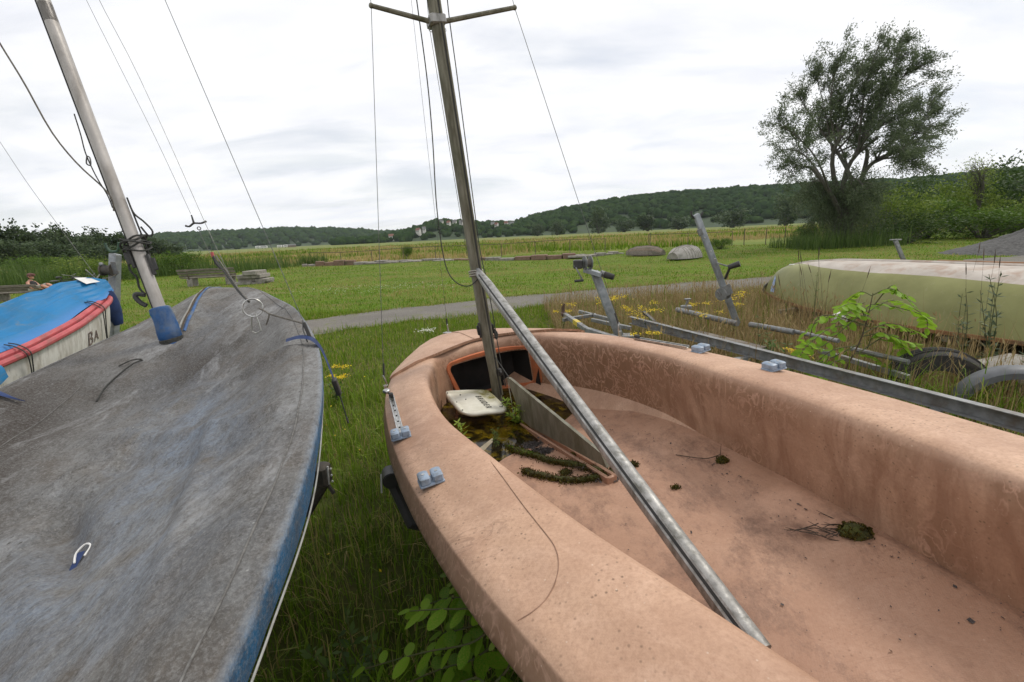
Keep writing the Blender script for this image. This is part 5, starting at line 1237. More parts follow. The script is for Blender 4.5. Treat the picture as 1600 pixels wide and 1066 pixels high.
    wc = aty(166, 422, 4.84); b = MB(); xw = nrmz(aty(190, 422, 4.84) - wc); b.tube([wc - xw * .03, wc + xw * .07], .048, 14); b.disc(wc + xw * .07, xw, 0, .062, .012, 20); b.disc(wc - xw * .03, xw, 0, .06, .012, 20); wn = b.build('winch_drum', M['rubber'], tr)
    b = MB(); c = aty(179, 419, 4.82); b.box(c, .026, .004, .065, (xw, a, np.cross(xw, a)), .002); b.build('winch_plate', M['galv'], tr)
    b = MB(); c = aty(158, 413, 4.82); b.tube([wc, c], .009, 6); b.ball(c, .02, 8); b.tube([c, c + np.array([0, 0, -.07]) - xw * .02], .010, 6); b.build('winch_handle', M['galv'], tr)
    b = MB(); b.tube([aty(163, 420, 4.83), aty(150, 436, 4.78), W3(.1, .02, .30)], .006, 5); b.tube(sag(aty(187, 424, 4.84), aty(160, 435, 4.8), .02), .004, 5); b.build('winch_strap', M['cord'], tr)
    ax = B - a * 1.9; b = MB(); b.bar((foot[0], foot[1], .34), (ax[0] - a[0] * 1.2, ax[1] - a[1] * 1.2, .34), .08, .08, (0, 0, 1), .004); b.bar((foot + a * .7) * np.array([1, 1, 0]) + np.array([0, 0, .34]), (foot[0], foot[1], .34), .07, .07, (0, 0, 1), .004); b.bar(np.array([ax[0], ax[1], .34]) - n * .8, np.array([ax[0], ax[1], .34]) + n * .8, .07, .07, (0, 0, 1), .004); b.build('frame', M['galv'], tr)
    wheels(tr, ax, n, .82)
def wheels(tr, ax, n, half):
    for e in (-1, 1):
        c = np.array([ax[0], ax[1], .27]) + n * half * e; c[2] = .27; nn = nrmz(np.array([n[0], n[1], 0])); b = MB()
        rings = []
        for q in np.linspace(0, 2 * math.pi, 24, endpoint=False):
            d = nrmz(np.cross(nn, [0, 0, 1])) * math.cos(q) + np.array([0, 0, 1.]) * math.sin(q); rings.append([c + d * r_ + nn * o for r_, o in ((.17, -.06), (.24, -.072), (.268, -.05), (.27, 0), (.268, .05), (.24, .072), (.17, .06))])
        rings.append(rings[0]); b.loft(rings, True); w_ = b.build('wheel', M['rubber'], tr)
        b = MB(); b.disc(c, nn, 0, .172, .06, 20); b.disc(c + nn * e * .03, nn, 0, .05, .05, 12); b.build('rim', M['galv'], w_)
third_boat()
def boat_cradle(name, label, W, s_ax, hk, lamp=None):
    """trailer carrying one of the two near dinghies"""
    c0 = W(s_ax, 0, 0); tr = thing(name, (c0[0], c0[1], 0), label, 'trailer'); f = nrmz((W(0, 0, 0) - W(2, 0, 0)) * np.array([1, 1, 0])); n = np.array([f[1], -f[0], 0])
    g = lambda s, w_, z: np.array([c0[0], c0[1], 0]) + f * (s_ax - s) + n * w_ + np.array([0, 0, z])
    b = MB(); b.bar(g(.1, 0, .36), g(4.0, 0, .36), .08, .08, (0, 0, 1), .004)
    for s in (1.4, s_ax): b.bar(g(s, -.44, .36), g(s, .44, .36), .07, .07, (0, 0, 1), .004)
    b.build('frame', M['darkgalv'], tr)
    for s in (1.4, s_ax):
        for e in (-1, 1):
            top = W(s, e * .30, -.44); base = g(s, e * .30, .40); b = MB(); b.tube([base, top - np.array([0, 0, .03])], .022, 8); b.box(top - np.array([0, 0, .03]), .05, .14, .025, (n, f, (0, 0, 1)), .01); b.build('bunk', M['rubber'], tr)
    wheels(tr, g(s_ax, 0, 0), n, .5)
    return tr, g
tr1, g1 = boat_cradle('boat_trailer', 'trailer carrying the open salmon dinghy with a black lamp post beside its hull', SW, 2.7, 0)
lc = aty(611, 752, 2.02); cd_ = nrmz(np.array([.32, -.95, .05]))
b = MB(); b.tube([lc + cd_ * .0, lc - cd_ * .10], .040, 16); b.disc(lc + cd_ * .004, cd_, .0, .036, .006, 18); lamp = b.build('guide_lamp', M['blackplastic'], tr1)
b = MB(); b.tube([lc - cd_ * .05 + np.array([0, 0, -.02]), lc + np.array([.09, -.06, -.2]), lc + np.array([.25, .05, -.33])], .026, 9); b.build('lamp_arm', M['blackplastic'], tr1)
b = MB(); b.bar(lc + np.array([-.044, .0, .04]), lc + np.array([-.046, -.02, -.05]), .005, .008, (1, 0, 0), .001); b.build('reflector_strip', M['white'], tr1)
tr2, g2 = boat_cradle('boat_trailer', 'trailer under the covered grey dinghy with a black bracket beside the blue edge', LW, 2.7, 0)
lc = aty(503, 742, 2.06)
b = MB(); b.box(lc, .035, .045, .055, bev=.012); b.tube([lc + np.array([.01, 0, -.04]), lc + np.array([-.1, 0, -.2]), lc + np.array([-.35, .1, -.28])], .026, 8); b.tube([lc + np.array([.02, 0, -.05]), lc + np.array([.05, -.01, -.10])], .010, 6); b.build('guide_bracket', M['rubber'], tr2)
b = MB(); b.bar(lc + np.array([.040, -.012, .05]), lc + np.array([.034, -.016, -.045]), .008, .008, (1, 0, 0), .001); b.build('reflector_strip', M['white'], tr2)
for dz in (.035, .0, -.033):
    b = MB(); b.ball(lc + np.array([.052, -.01, dz]), .006, 6); b.build('bolt', M['white'], tr2)

# ------------------------------------------------------------------ upturned olive boat
def olive_boat():
    B = atz(1197, 456, .30); th = .36; a = np.array([-math.sin(th), math.cos(th), 0]); n = np.array([math.cos(th), math.sin(th), 0])
    hb = lambda s: float(np.interp(s, [0, .1, .3, .8, 1.5, 2.5, 3.5, 5, 6.4], [.015, .09, .22, .50, .80, 1.0, 1.07, 1.04, .92]))
    kz = lambda s: float(np.interp(s, [0, .06, .16, .32, .55, .9, 1.5, 2.5, 6.4], [.36, .50, .64, .78, .88, .95, 1.0, 1.01, .98]))
    gz_ = lambda s: float(np.interp(s, [0, .6, 1.5, 3, 6.4], [.30, .25, .22, .20, .22]))
    def P(s, f, o=0.):
        z = gz_(s) + (kz(s) - gz_(s)) * (1 - abs(f) ** 3.4) ** .62
        return np.array([B[0], B[1], 0]) - a * s + n * (f * (hb(s) + o)) + np.array([0, 0, z])
    def px(p): d = p - CAMP; k = d @ FW; return 800 + 711.1 * (d @ CR) / k, 533 - 711.1 * (d @ CU) / k
    root = thing('upturned_boat', P(3, 0) * np.array([1, 1, 0]), 'large upturned olive green boat with a bare pinkish bottom', 'boat')
    ss = np.concatenate([[0, .03, .06, .1, .16, .23, .32, .43], np.linspace(.55, 6.4, 40)])
    bx = np.array([(1238, 409), (1290, 419), (1350, 425), (1470, 432), (1600, 445), (1800, 466)])
    rows1, rows2, rows3 = [], [], []
    pf = 0.02
    for s in ss:
        fs = np.linspace(0.02, .98, 120); ys = [px(P(s, -f)) for f in fs]; ok = [f for f, q in zip(fs, ys) if q[1] > np.interp(q[0], bx[:, 0], bx[:, 1])]
        f0 = ok[0] if ok and s > .25 else .03
        if s > 3.4: f0 = min(max(f0, .6), .93)
        rows1.append([P(s, -f) for f in 1 - (1 - f0) * (np.linspace(0, 1, 14) ** .7)])
        rows2.append([P(s, f) for f in np.linspace(-f0, f0, 15)]); rows3.append([P(s, f) for f in 1 - (1 - f0) * (np.linspace(0, 1, 14) ** .7)])
    b = MB(); b.loft(rows1, False); b.loft(rows3, False); 
    b.add([p for p in rows1[-1]] + [p for p in rows2[-1][1:-1]] + [p for p in rows3[-1][::-1]], [tuple(range(14 + 13 + 14))]); b.build('hull', M['olive'], root)
    b = MB(); b.loft(rows2, False); b.build('bottom', M['bottom'], root)
    for e in (-1, 1):
        b = MB(); pts = [P(s, e, .015) + np.array([0, 0, .005]) for s in ss]
        b.loft([[p + np.array([0, 0, .025]), p + n * e * .025 + np.array([0, 0, .02]), p + n * e * .025 - np.array([0, 0, .025]), p - np.array([0, 0, .03])] for p in pts], True, True); b.build('rub_strake', M['rail_wood'], root)
    b = MB(); b.loft([[P(s, 0) + np.array([0, 0, .03]), P(s, .035) + np.array([0, 0, .004]), P(s, -.035) + np.array([0, 0, .004])] for s in np.linspace(.3, 6.2, 30)], True, True); b.build('keel', M['bottom'], root)
    b = MB(); q = P(0, 0); b.tube([q + a * .06 + np.array([0, 0, -.08]), q + a * .03 + np.array([0, 0, .05]), P(.06, 0) + a * .015], [.05, .035, .01], 7); b.build('stem_band', M['blackplastic'], root)
    b = MB(); s0 = .26; b.loft([[P(s0 + .16 * t, -.985, .008), P(s0 + .12 * t + .02, -.93, .008) , P(s0 + .06 * t + .05, -.80, .006), P(s0 + .05, -.70, .004)] for t in np.linspace(0, 1, 4)], False); b.build('blue_sticker', simple('pale_blue_sticker', (.42, .52, .66), (.18, .27, .5), 16, .5), root)
    b = MB(); b.box(P(.62, -.30) + np.array([0, 0, .01]), .02, .05, .006, (n, a, (0, 0, 1)), .003); b.build('white_fitting', M['white'], root)
    b = MB(); b.box(P(3.2, .32) + np.array([0, 0, .012]), .04, .5, .015, (n, a, (0, 0, 1)), .003); b.build('orange_batten', M['rail_wood'], root)
    # trestles the hull lies on
    for s in (1.2, 3.6):
        t = thing('trestle', P(s, 0) * np.array([1, 1, 0]), ['low wooden trestle under the bow of the olive boat', 'low wooden trestle under the middle of the olive boat'][s > 2], 'trestle')
        z = gz_(s) - .04; c = P(s, 0); c[2] = 0; b = MB(); b.bar(c - n * 1.1 + np.array([0, 0, z - .04]), c + n * 1.1 + np.array([0, 0, z - .04]), .08, .07, (0, 0, 1), .004); b.build('beam', M['wood'], t)
        for e in (-1, 1):
            b = MB(); b.bar(c + n * .8 * e, c + n * .8 * e + np.array([0, 0, z - .07]), .08, .08, (0, 1, 0), .004); b.build('leg', M['wood'], t)
olive_boat()

# ------------------------------------------------------------------ empty trailers in the dry grass
def trailer_a():
    tr = thing('boat_trailer', (2.1, 4.6, 0), 'empty galvanised trailer with a square winch post and long side rail beside the salmon dinghy', 'trailer')
    r0, r1 = atz(985, 500, .46), np.array([3.20, 2.05, .46]); d = nrmz(r1 - r0); x = np.array([d[1], -d[0], 0.])
    b = MB(); pr = [(-.03, .05), (.03, .05), (.03, .044), (-.024, .044), (-.024, -.044), (.03, -.044), (.03, -.05), (-.03, -.05)]
    side = x if (CAMP - r0) @ x > 0 else -x
    b.loft([[p + side * u + np.array([0, 0, v]) for u, v in pr] for p in (r0, r1)], True, True); b.build('side_rail', M['galv'], tr, smooth=False)
    q0, q1 = atz(883, 492, .45), atz(960, 545, .45); 
    b = MB(); b.bar(q0, q0 + (q1 - q0) * .55, .06, .06, (0, 0, 1), .004); b.bar(q0 + (q1 - q0) * .55, np.array([1.55, 4.6, .42]), .07, .07, (0, 0, 1), .004); b.build('drawbar', M['galv'], tr)
    b = MB(); b.bar(q0 + (q1 - q0) * .26, q0 + (q1 - q0) * .36, .064, .064, (0, 0, 1), .002); b.build('yellow_band', simple('yellow_tape', (.60, .45, .04), (.45, .33, .04), 20, .5), tr)
    b = MB(); c = q0 + np.array([-.02, .06, .0]); b.tube([c, c + np.array([0, .02, .10]), c + np.array([.02, 0, .17])], [.03, .025, .012], 7); b.box(c, .035, .07, .03, bev=.01); b.build('coupling', simple('rusty_iron', (.10, .055, .035), (.06, .04, .03), 20, .8, bump=.3), tr)
    for (u, v) in (((905, 487), (955, 500)), ((925, 500), (985, 513)), ((930, 492), (880, 500))):
        b = MB(); b.bar(atz(*u, .42), atz(*v, .42), .05, .05, (0, 0, 1), .003); b.build('brace', M['galv'], tr)
    p0, p1 = aty(967, 524, 5.75), aty(929, 425, 5.72); b = MB(); b.bar(p0, p1, .10, .10, (0, 1, 0), .006); b.build('winch_post', M['darkgalv'], tr)
    b = MB(); b.box(p0 + np.array([.04, -.02, -.01]), .13, .09, .02, bev=.004); b.build('post_foot', M['galv'], tr)
    h0, h1 = aty(913, 422, 5.72), aty(941, 430, 5.60); b = MB(); b.bar(h0, h1, .08, .055, (0, 0, 1), .004); b.build('winch_arm', M['darkgalv'], tr)
    b = MB(); c = aty(951, 431, 5.58); e = nrmz(h1 - h0); b.tube([c - e * .06, c + e * .065], [.042, .036], 12); b.build('bow_roller', M['rubber'], tr)
    b = MB(); b.tube([aty(941, 427, 5.6) - e * .02, aty(941, 427, 5.6) + e * .03], .032, 10); b.build('roller_bracket', M['galv'], tr)
    ax = nrmz(np.array([.9, .2, 0.])); wc = aty(917, 411, 5.70)
    for o, nm in ((-.03, 'winch_flange'), (.045, 'winch_flange')):
        b = MB(); b.disc(wc + ax * o, ax, .02, .088, .006, 28); b.build(nm, M['galv'], tr)
    b = MB(); b.tube([wc - ax * .03, wc + ax * .045], .05, 14); b.build('winch_drum', M['rope'], tr)
    b = MB(); b.box(aty(903, 413, 5.70), .055, .05, .055, bev=.012); b.build('gearbox', M['blackplastic'], tr)
    b = MB(); k0 = aty(898, 415, 5.66); k1 = aty(910, 437, 5.62); b.bar(k0, k1, .018, .010, (0, 1, 0), .002); hd = b.build('crank', M['galv'], tr)
    b = MB(); b.tube([k1 + np.array([.01, 0, -.01]), k1 - ax * .10 + np.array([0, 0, -.012])], .016, 8); b.build('crank_handle', M['blackplastic'], hd)
    for t in (.45, .8):
        p = r0 + (r1 - r0) * t; b = MB(); b.bar(p + np.array([0, 0, -.08]), p - side * 0 + x * -1.1 * (1 if x[0] > 0 else -1) + np.array([0, 0, -.08]), .06, .06, (0, 0, 1), .004); b.build('cross_beam', M['galv'], tr)
    wheels(tr, np.array([2.75, 1.1, 0]), x, .40)
trailer_a()
def trailer_b():
    tr = thing('boat_trailer', (3.3, 5.6, 0), 'empty trailer with a slanting round mast support post among yellow flowers', 'trailer')
    p0, p1 = aty(1152, 506, 6.2), aty(1087.5, 335, 6.0); d = nrmz(p1 - p0)
    b = MB(); b.bar(p0, p1, .075, .06, (0, 1, 0), .008); post = b.build('support_post', M['darkgalv'], tr)
    b = MB(); b.tube(spline([aty(1080, 330, 6.0), aty(1081, 337, 6.0), aty(1086, 341, 6.0), aty(1093, 339, 6.0), aty(1098, 332, 6.0)], 18), .014, 7); b.build('mast_crutch', M['blackplastic'], tr)
    b = MB(); c = aty(1094, 363, 5.96); b.box(c, .03, .012, .045, (nrmz(np.cross(d, [0, 1, 0])), (0, 1, 0), d), .003); b.build('post_clamp', M['galv'], tr)
    for (u, v) in ((1111, 393), (1117, 405), (1101, 372)):
        b = MB(); b.ball(aty(u, v, 5.95), .011, 6); b.build('bolt', M['steel'], tr)
    b = MB(); b.tube([aty(1120, 411, 6.03), aty(1137, 416, 5.95)], .010, 6); b.build('bow_arm', M['galv'], tr)
    b = MB(); b.tube([aty(1138, 418, 5.95), aty(1156, 412, 5.88)], [.032, .040], 12); b.build('bow_roller', M['blackplastic'], tr)
    b = MB(); b.bar(aty(1141, 417, 5.95), aty(1133, 436, 6.05), .03, .02, (0, 1, 0), .003); b.build('roller_bracket', M['blackplastic'], tr)
    ax = nrmz(np.array([.8, .5, 0.1])); wc = aty(1130, 459, 6.02)
    for o in (-.05, .05):
        b = MB(); b.disc(wc + ax * o, ax, .015, .085, .006, 24); b.build('winch_flange', M['galv'], tr)
    b = MB(); b.tube([wc - ax * .05, wc + ax * .05], .045, 12); b.build('winch_drum', M['rope'], tr)
    b = MB(); c = aty(1138, 453, 5.98); b.box(c, .045, .006, .075, (nrmz(np.cross(d, [0, 1, 0])), (0, 1, 0), d), .003); b.build('winch_plate', M['galv'], tr)
    b = MB(); b.bar(aty(1121, 455, 5.95), aty(1125, 462, 5.95), .02, .02, (0, 1, 0), .004); b.build('winch_handle', M['galv'], tr)
    for u, v, r_ in (((1058, 484), (1152, 506), .04), ((1172, 507), (1240, 519), .035), ((1236, 517), (1310, 533), .025)):
        b = MB(); b.tube([atz(*u, .40), atz(*v, .40)], r_, 10); b.build('drawbar_tube', M['galv'], tr)
    b = MB(); b.tube([atz(1330, 545, .40), atz(1420, 566, .38)], .025, 8); b.build('drawbar_tube', M['galv'], tr)
    b = MB(); c = atz(1072, 480, .42); b.box(c, .08, .05, .03, bev=.01); b.tube([c, c + np.array([.02, 0, .12])], .02, 7); b.box(c + np.array([.02, 0, .13]), .05, .025, .012, bev=.005); b.build('coupling', M['galv'], tr)
    b = MB(); c = atz(1005, 487, .45); b.bar(c, atz(1025, 505, .3), .07, .03, (0, 0, 1), .004); b.build('jockey_leg', M['blackplastic'], tr)
    b = MB(); b.bar(atz(1085, 519, .32), atz(1190, 545, .30), .16, .03, (0, 0, 1), .003); b.build('plank', M['wood'], tr)
    b = MB(); b.bar(atz(1280, 548, .25), atz(1420, 590, .22), .05, .05, (0, 0, 1), .004); b.build('axle', M['galv'], tr)
trailer_b()
def arch(name, c, ax, rad, wd, a0, a1, mat, label, cat, ribs=0):
    ax = nrmz(ax); d0 = nrmz(np.cross([0, 0, 1.], ax)); c = np.array(c, float); t = thing(name, (c[0], c[1], 0), label, cat); b = MB(); rings = []
    for q in np.linspace(R(a0), R(a1), 30):
        d = d0 * math.cos(q) + np.array([0, 0, 1.]) * math.sin(q)
        rings.append([c + d * (rad + p) + ax * o for p, o in ((-.07 - .10 * (ribs > 0), -wd * .5), (-.02, -wd * .52), (0.005, -wd * .40), (.018, -wd * .15), (.018, wd * .15), (.005, wd * .40), (-.02, wd * .52), (-.07 - .10 * (ribs > 0), wd * .5), (-.03, wd * .46), (-.006, wd * .36), (-.006, -wd * .36), (-.03, -wd * .46))])
    b.loft(rings, True, True); o = b.build('tread' if ribs else 'shell', mat, t)
    for k in range(ribs):
        b = MB(); w_ = (k - (ribs - 1) / 2) * wd * .17; rr = []
        for q in np.linspace(R(a0), R(a1), 30):
            d = d0 * math.cos(q) + np.array([0, 0, 1.]) * math.sin(q); e = .006 * abs(w_) / wd * 3; rr.append([c + d * (rad + .012 - e) + ax * (w_ - .007), c + d * (rad + .030 - e) + ax * (w_ - .006), c + d * (rad + .030 - e) + ax * (w_ + .006), c + d * (rad + .012 - e) + ax * (w_ + .007)])
        b.loft(rr, True, True); b.build('tread_rib', mat, o)
    return t
arch('old_tyre', (4.10, 4.18, .03), (-.42, -.9, 0), .40, .20, 0, 180, M['rubber'], 'black old tyre with worn tread standing half sunk in the grass', 'tyre', 4)
arch('mudguard', (4.16, 3.52, .05), (-.55, -.84, 0), .40, .20, 0, 176, simple('faded_grey_rubber', (.15, .155, .165), (.09, .095, .10), 5, .5, bump=.1, dirt=(.10, .095, .085)), 'smooth faded grey mudguard arching out of the grass beside the black tyre', 'mudguard')
t = thing('stone_slab', (4.9, 4.3, 0), 'pale weathered slab lying beyond the grey mudguard', 'slab'); b = MB(); b.box((5.05, 4.15, .18), .40, .40, .05, (nrmz((.9, .3, 0)), nrmz((-.3, .9, 0)), (0, 0, 1)), .012); b.box((5.05, 4.15, .08), .3, .3, .06, (nrmz((.9, .3, 0)), nrmz((-.3, .9, 0)), (0, 0, 1)), .012); b.build('top', M['concrete'], t)
# crumpled white bag
rngb = np.random.default_rng(9); c = atz(1312, 496, .30); b = MB(); Vb = IV * np.array([.13, .09, .07]) * (1 + rngb.normal(0, .16, (len(IV), 1))) + c
ob = mesh_np('plastic_bag', Vb, IF, M['white'], None); tag(ob, 'crumpled white plastic bag lying in the dry grass by the olive boat', 'plastic bag')
# T shaped post beyond the olive boat
t = thing('winch_post', (18.6 * .62, 21.8 * .62, 0), 'small grey T shaped post standing behind the olive boat', 'post'); q0 = aty(1409, 400, 13.6); q1 = aty(1399, 376, 13.6); q0 = q0 + (q0 - q1) * .9
b = MB(); b.bar(q0, q1, .10, .07, (0, 1, 0), .006); b.build('upright', M['galv'], t); b = MB(); b.bar(aty(1391, 375, 13.6), aty(1408, 374.5, 13.6), .08, .035, (0, 0, 1), .006); b.build('top_plate', M['galv'], t)
# dark gravel heap
def heap():
    cx, cy = 22.6, 19.6; n = 60; V = []; rg = np.random.default_rng(2)
    for i in range(n):
        for j in range(n):
            u, v = (i / (n - 1) - .5) * 2, (j / (n - 1) - .5) * 2; r = math.hypot(u, v); h = 1.0 * max(0, 1 - r) ** 1.0 * (1 - .25 * math.sin(3 * math.atan2(v, u))) ; V.append((cx + u * 3.6, cy + v * 2.6, h - .05 + (rg.uniform(0, .05) if r < 1 else 0)))
    F = [(i * n + j, i * n + j + 1, (i + 1) * n + j + 1, (i + 1) * n + j) for i in range(n - 1) for j in range(n - 1)]
    tag(mesh_np('gravel_heap', V, F, M['gravel'], None, smooth=False), 'heap of dark gravel at the right frame edge', 'gravel heap', kind='stuff')
heap()
# ------------------------------------------------------------------ things lying in the salmon dinghy
def hatch_lid():
    Z0 = .775; c = [atz(691, 612, Z0 + .015), atz(764, 610, Z0 + .02), atz(798, 643, Z0 + .0), atz(724, 651, Z0)]
    ctr = sum(c) / 4; root = thing('hatch_lid', (ctr[0], ctr[1], WZ), 'loose white hatch lid with black lettering, green with algae, over the puddle', 'hatch lid')
    n = 34; nrm = nrmz(np.cross(c[1] - c[0], c[3] - c[0])); nrm = nrm if nrm[2] > 0 else -nrm
    def P(u, v, h=0.):
        p = c[0] * (1 - u) * (1 - v) + c[1] * u * (1 - v) + c[2] * u * v + c[3] * (1 - u) * v
        e = min(u, 1 - u, v, 1 - v); lip = .010 * max(0, 1 - abs(e - .055) / .05)
        return p + nrm * (h + lip + .006 * (1 - (2 * u - 1) ** 2))
    def sq(a, b):                                       # square -> rounded square
        a, b = 2 * a - 1, 2 * b - 1; r = max(abs(a), abs(b)); l = (abs(a) ** 5 + abs(b) ** 5) ** .2 + 1e-9; k = r / l; return (a * k + 1) / 2, (b * k + 1) / 2
    V = []; al = []
    for side in (0, 1):
        for i in range(n):
            for j in range(n):
                u, v = sq(i / (n - 1), j / (n - 1)); V.append(P(u, v, 0 if side == 0 else -.014))
                al.append(min(1, 1.3 * math.exp(-((u - .86) / .16) ** 2 - ((v - .22) / .30) ** 2) + .8 * math.exp(-((v - .12) / .05) ** 2) * (u > .1) * u + .4 * math.exp(-((u - .95) / .04) ** 2)))
    F = []; N2 = n * n
    for i in range(n - 1):
        for j in range(n - 1):
            q = (i * n + j, (i + 1) * n + j, (i + 1) * n + j + 1, i * n + j + 1); F.append(q); F.append(tuple(N2 + k for k in q[::-1]))
    bd = [(i, 0) for i in range(n)] + [(n - 1, j) for j in range(1, n)] + [(i, n - 1) for i in range(n - 2, -1, -1)] + [(0, j) for j in range(n - 2, 0, -1)]
    for (a, b), (a2, b2) in zip(bd, bd[1:] + bd[:1]): F.append((a * n + b, N2 + a * n + b, N2 + a2 * n + b2, a2 * n + b2))
    mesh_np('panel', V, F, M['lid'], root, smooth=True, attrs={'algae': al})
    txt = 'BRUDER'; off = wloc(root)
    for i, ch in enumerate(txt):
        cu = bpy.data.curves.new('letter', 'FONT'); cu.body = ch; cu.size = 1; cu.offset = .02; cu.align_x = 'CENTER'; to = bpy.data.objects.new('letter', cu); COL.objects.link(to)
        bpy.context.view_layer.update(); me = bpy.data.meshes.new_from_object(to.evaluated_get(bpy.context.evaluated_depsgraph_get())); bpy.data.objects.remove(to)
        for v_ in me.vertices:
            x, y = v_.co.x, v_.co.y; v = .34 + i * .092 + x * .105; u = .58 + y * .17
            v_.co = Vector(P(u, v, .0025)) - off
        link_mesh('letter', me, M['ink'], root, smooth=False)
    for u, v in ((.06, .15), (.06, .85), (.3, .22), (.33, .42), (.1, .5)):
        b = MB(); b.disc(P(u, v, .002), nrm, 0, .004, .003, 8); b.build('rivet', M['groove'], root)
    b = MB(); b.tube([P(.86, .80, .004), P(.9, .84, .006), P(.95, .80, .004), P(.95, .72, .004)], .0022, 5); b.build('tie', M['ropedark'], root)
hatch_lid()
def fuzz(P, n, spread, ln, rng):
    """tiny upright moss leaves on points P"""
    k = rng.integers(0, len(P), n); C_ = np.array(P)[k] + rng.normal(0, spread, (n, 3)) * np.array([1, 1, .45]); D_ = rng.normal(0, .6, (n, 3)); D_[:, 2] = np.abs(D_[:, 2]) + .5
    return leaf_cards(C_, D_, rng.uniform(.6, 1.3, n) * ln, rng.uniform(.3, .6, n) * ln, rng)
M['mossleaf'] = leafmat('moss_leaves', (.035, .026, .006), (.105, .085, .014), .1)
M['mossleaf2'] = leafmat('bright_moss_leaves', (.05, .08, .006), (.13, .23, .012), .1)
def mossy_rope(px, label, r, bright=()):
    rng = np.random.default_rng(len(px)); P = [floor_at(x, y, r * .7)[0] for x, y in px]; S_ = spline(P, 60); t = thing('mossy_rope', (P[0][0], P[0][1], P[0][2]), label, 'rope')
    b = MB(); b.tube(S_, [r * (1 + .16 * math.sin(i * .5) + .10 * rng.normal()) * (.5 if i in (0, 59) else 1) for i in range(60)], 9); b.build('rope', M['moss'], t)
    V, F = fuzz(S_, 3600, r * 1.05, .011, rng); mesh_np('moss', V, F, M['mossleaf'], t, attrs={'tint': np.repeat(rng.uniform(0, 1, 3600), 4)})
    if bright:
        V, F = fuzz(S_[bright[0]:bright[1]] + np.array([0, 0, r * .5]), 900, r * .6, .009, rng); mesh_np('moss', V, F, M['mossleaf2'], t, attrs={'tint': np.repeat(rng.uniform(0, 1, 900), 4)})
mossy_rope([(786, 696), (796, 703), (812, 708), (835, 714), (858, 722), (880, 726), (905, 730), (930, 737), (950, 741)], 'moss covered rope with a bright green stretch, nearer the puddle', .0125, (2, 24))
mossy_rope([(822, 738), (830, 742), (850, 746), (875, 751), (905, 753), (930, 749), (948, 744), (962, 738)], 'brown moss covered rope curling in front of the greener one', .011)
def clump(px, py, rx, rz, label, mat='moss', leaf='mossleaf', n=500, cat='moss'):
    rng = np.random.default_rng(int(px * 7 + py)); p, _, _ = floor_at(px, py); t = thing('moss_clump', p, label, cat)
    V = IV * np.array([rx, rx * .7, rz]) * (1 + rng.normal(0, .16, (len(IV), 1))) + p + np.array([0, 0, rz * .25]); mesh_np('cushion', V, IF, M[mat], t, smooth=True)
    Q = IV[IV[:, 2] > -.2] * np.array([rx, rx * .7, rz]) + p + np.array([0, 0, rz * .3]); V, F = fuzz(Q, n, .004, .008, rng); mesh_np('moss', V, F, M[leaf], t, attrs={'tint': np.repeat(rng.uniform(0, 1, n), 4)})
clump(1128, 722, .020, .016, 'small dark moss clump with a forked twig on the far side of the cockpit floor')
clump(1056, 763, .013, .009, 'tiny brown moss crumb alone on the cockpit floor', n=200)
clump(1336, 834, .042, .020, 'largest brown moss clump, beside a scatter of twigs', n=900)
clump(988, 728, .022, .014, 'moss clump just right of the boom', n=400)
clump(898, 712, .016, .010, 'small moss clump beside the centreboard slot', n=300)
clump(812, 672, .032, .020, 'dark moss cushion at the foot of the leafy weed', n=600)
clump(884, 740, .022, .013, 'brown moss lump between the two mossy ropes', n=500)
def mould(px, py, n, sx, label):
    rng = np.random.default_rng(int(px)); p, _, _ = floor_at(px, py); C_ = p + rng.normal(0, 1, (n, 3)) * np.array([sx, sx * .6, .003]); C_[:, 2] = np.maximum(C_[:, 2], p[2] + .004)
    D_ = rng.normal(size=(n, 3)); D_[:, 2] *= .3; V, F = leaf_cards(C_, D_, rng.uniform(.008, .02, n), rng.uniform(.006, .014, n), rng, up=np.tile([0, 0, 1.], (n, 1)) + rng.normal(0, .5, (n, 3))); tag(mesh_np('leaf_mould', V, F, M['debris'], None), label, 'dead leaves', kind='stuff')
mould(835, 696, 420, .030, 'blackened dead leaves beside the greener mossy rope'); mould(862, 684, 300, .022, 'small patch of dead leaves by the centreboard slot'); mould(850, 706, 420, .034, 'dead leaves along the mossy rope'); mould(960, 741, 460, .04, 'dead leaves and twigs under the boom')
def twigs(name, px, label, n, spread, L, seed, r=.0016):
    rng = np.random.default_rng(seed); p, _, _ = floor_at(*px); t = thing(name, p, label, 'twigs')
    for i in range(n):
        a = rng.normal(2.75, .35); c = p + np.array([rng.normal(0, spread), rng.normal(0, spread * .6), .006 + rng.uniform(0, .012)]); l = L * rng.uniform(.4, 1); d = np.array([math.cos(a), math.sin(a), rng.normal(0, .08)])
        b = MB(); b.tube(spline([c - d * l / 2, c + rng.normal(0, .004, 3), c + d * l / 2 + rng.normal(0, .006, 3)], 7), [r, r, r, r, r * .8, r * .6, r * .4], 5); e = c + d * l * .2; b.tube([e, e + nrmz(d + rng.normal(0, .5, 3) * np.array([1, 1, .2])) * l * .25], [r * .6, r * .3], 4); b.build('twig', M['twig'], t)
twigs('twigs', (1285, 830), 'scatter of dead twigs left of the largest moss clump', 16, .035, .11, 5)
twigs('twigs', (905, 738), 'fine dead twigs lying across the two mossy ropes', 8, .03, .09, 6, .0011)
t = thing('forked_twig', floor_at(1100, 716)[0], 'long thin dead twig ending at the small moss clump', 'twig')
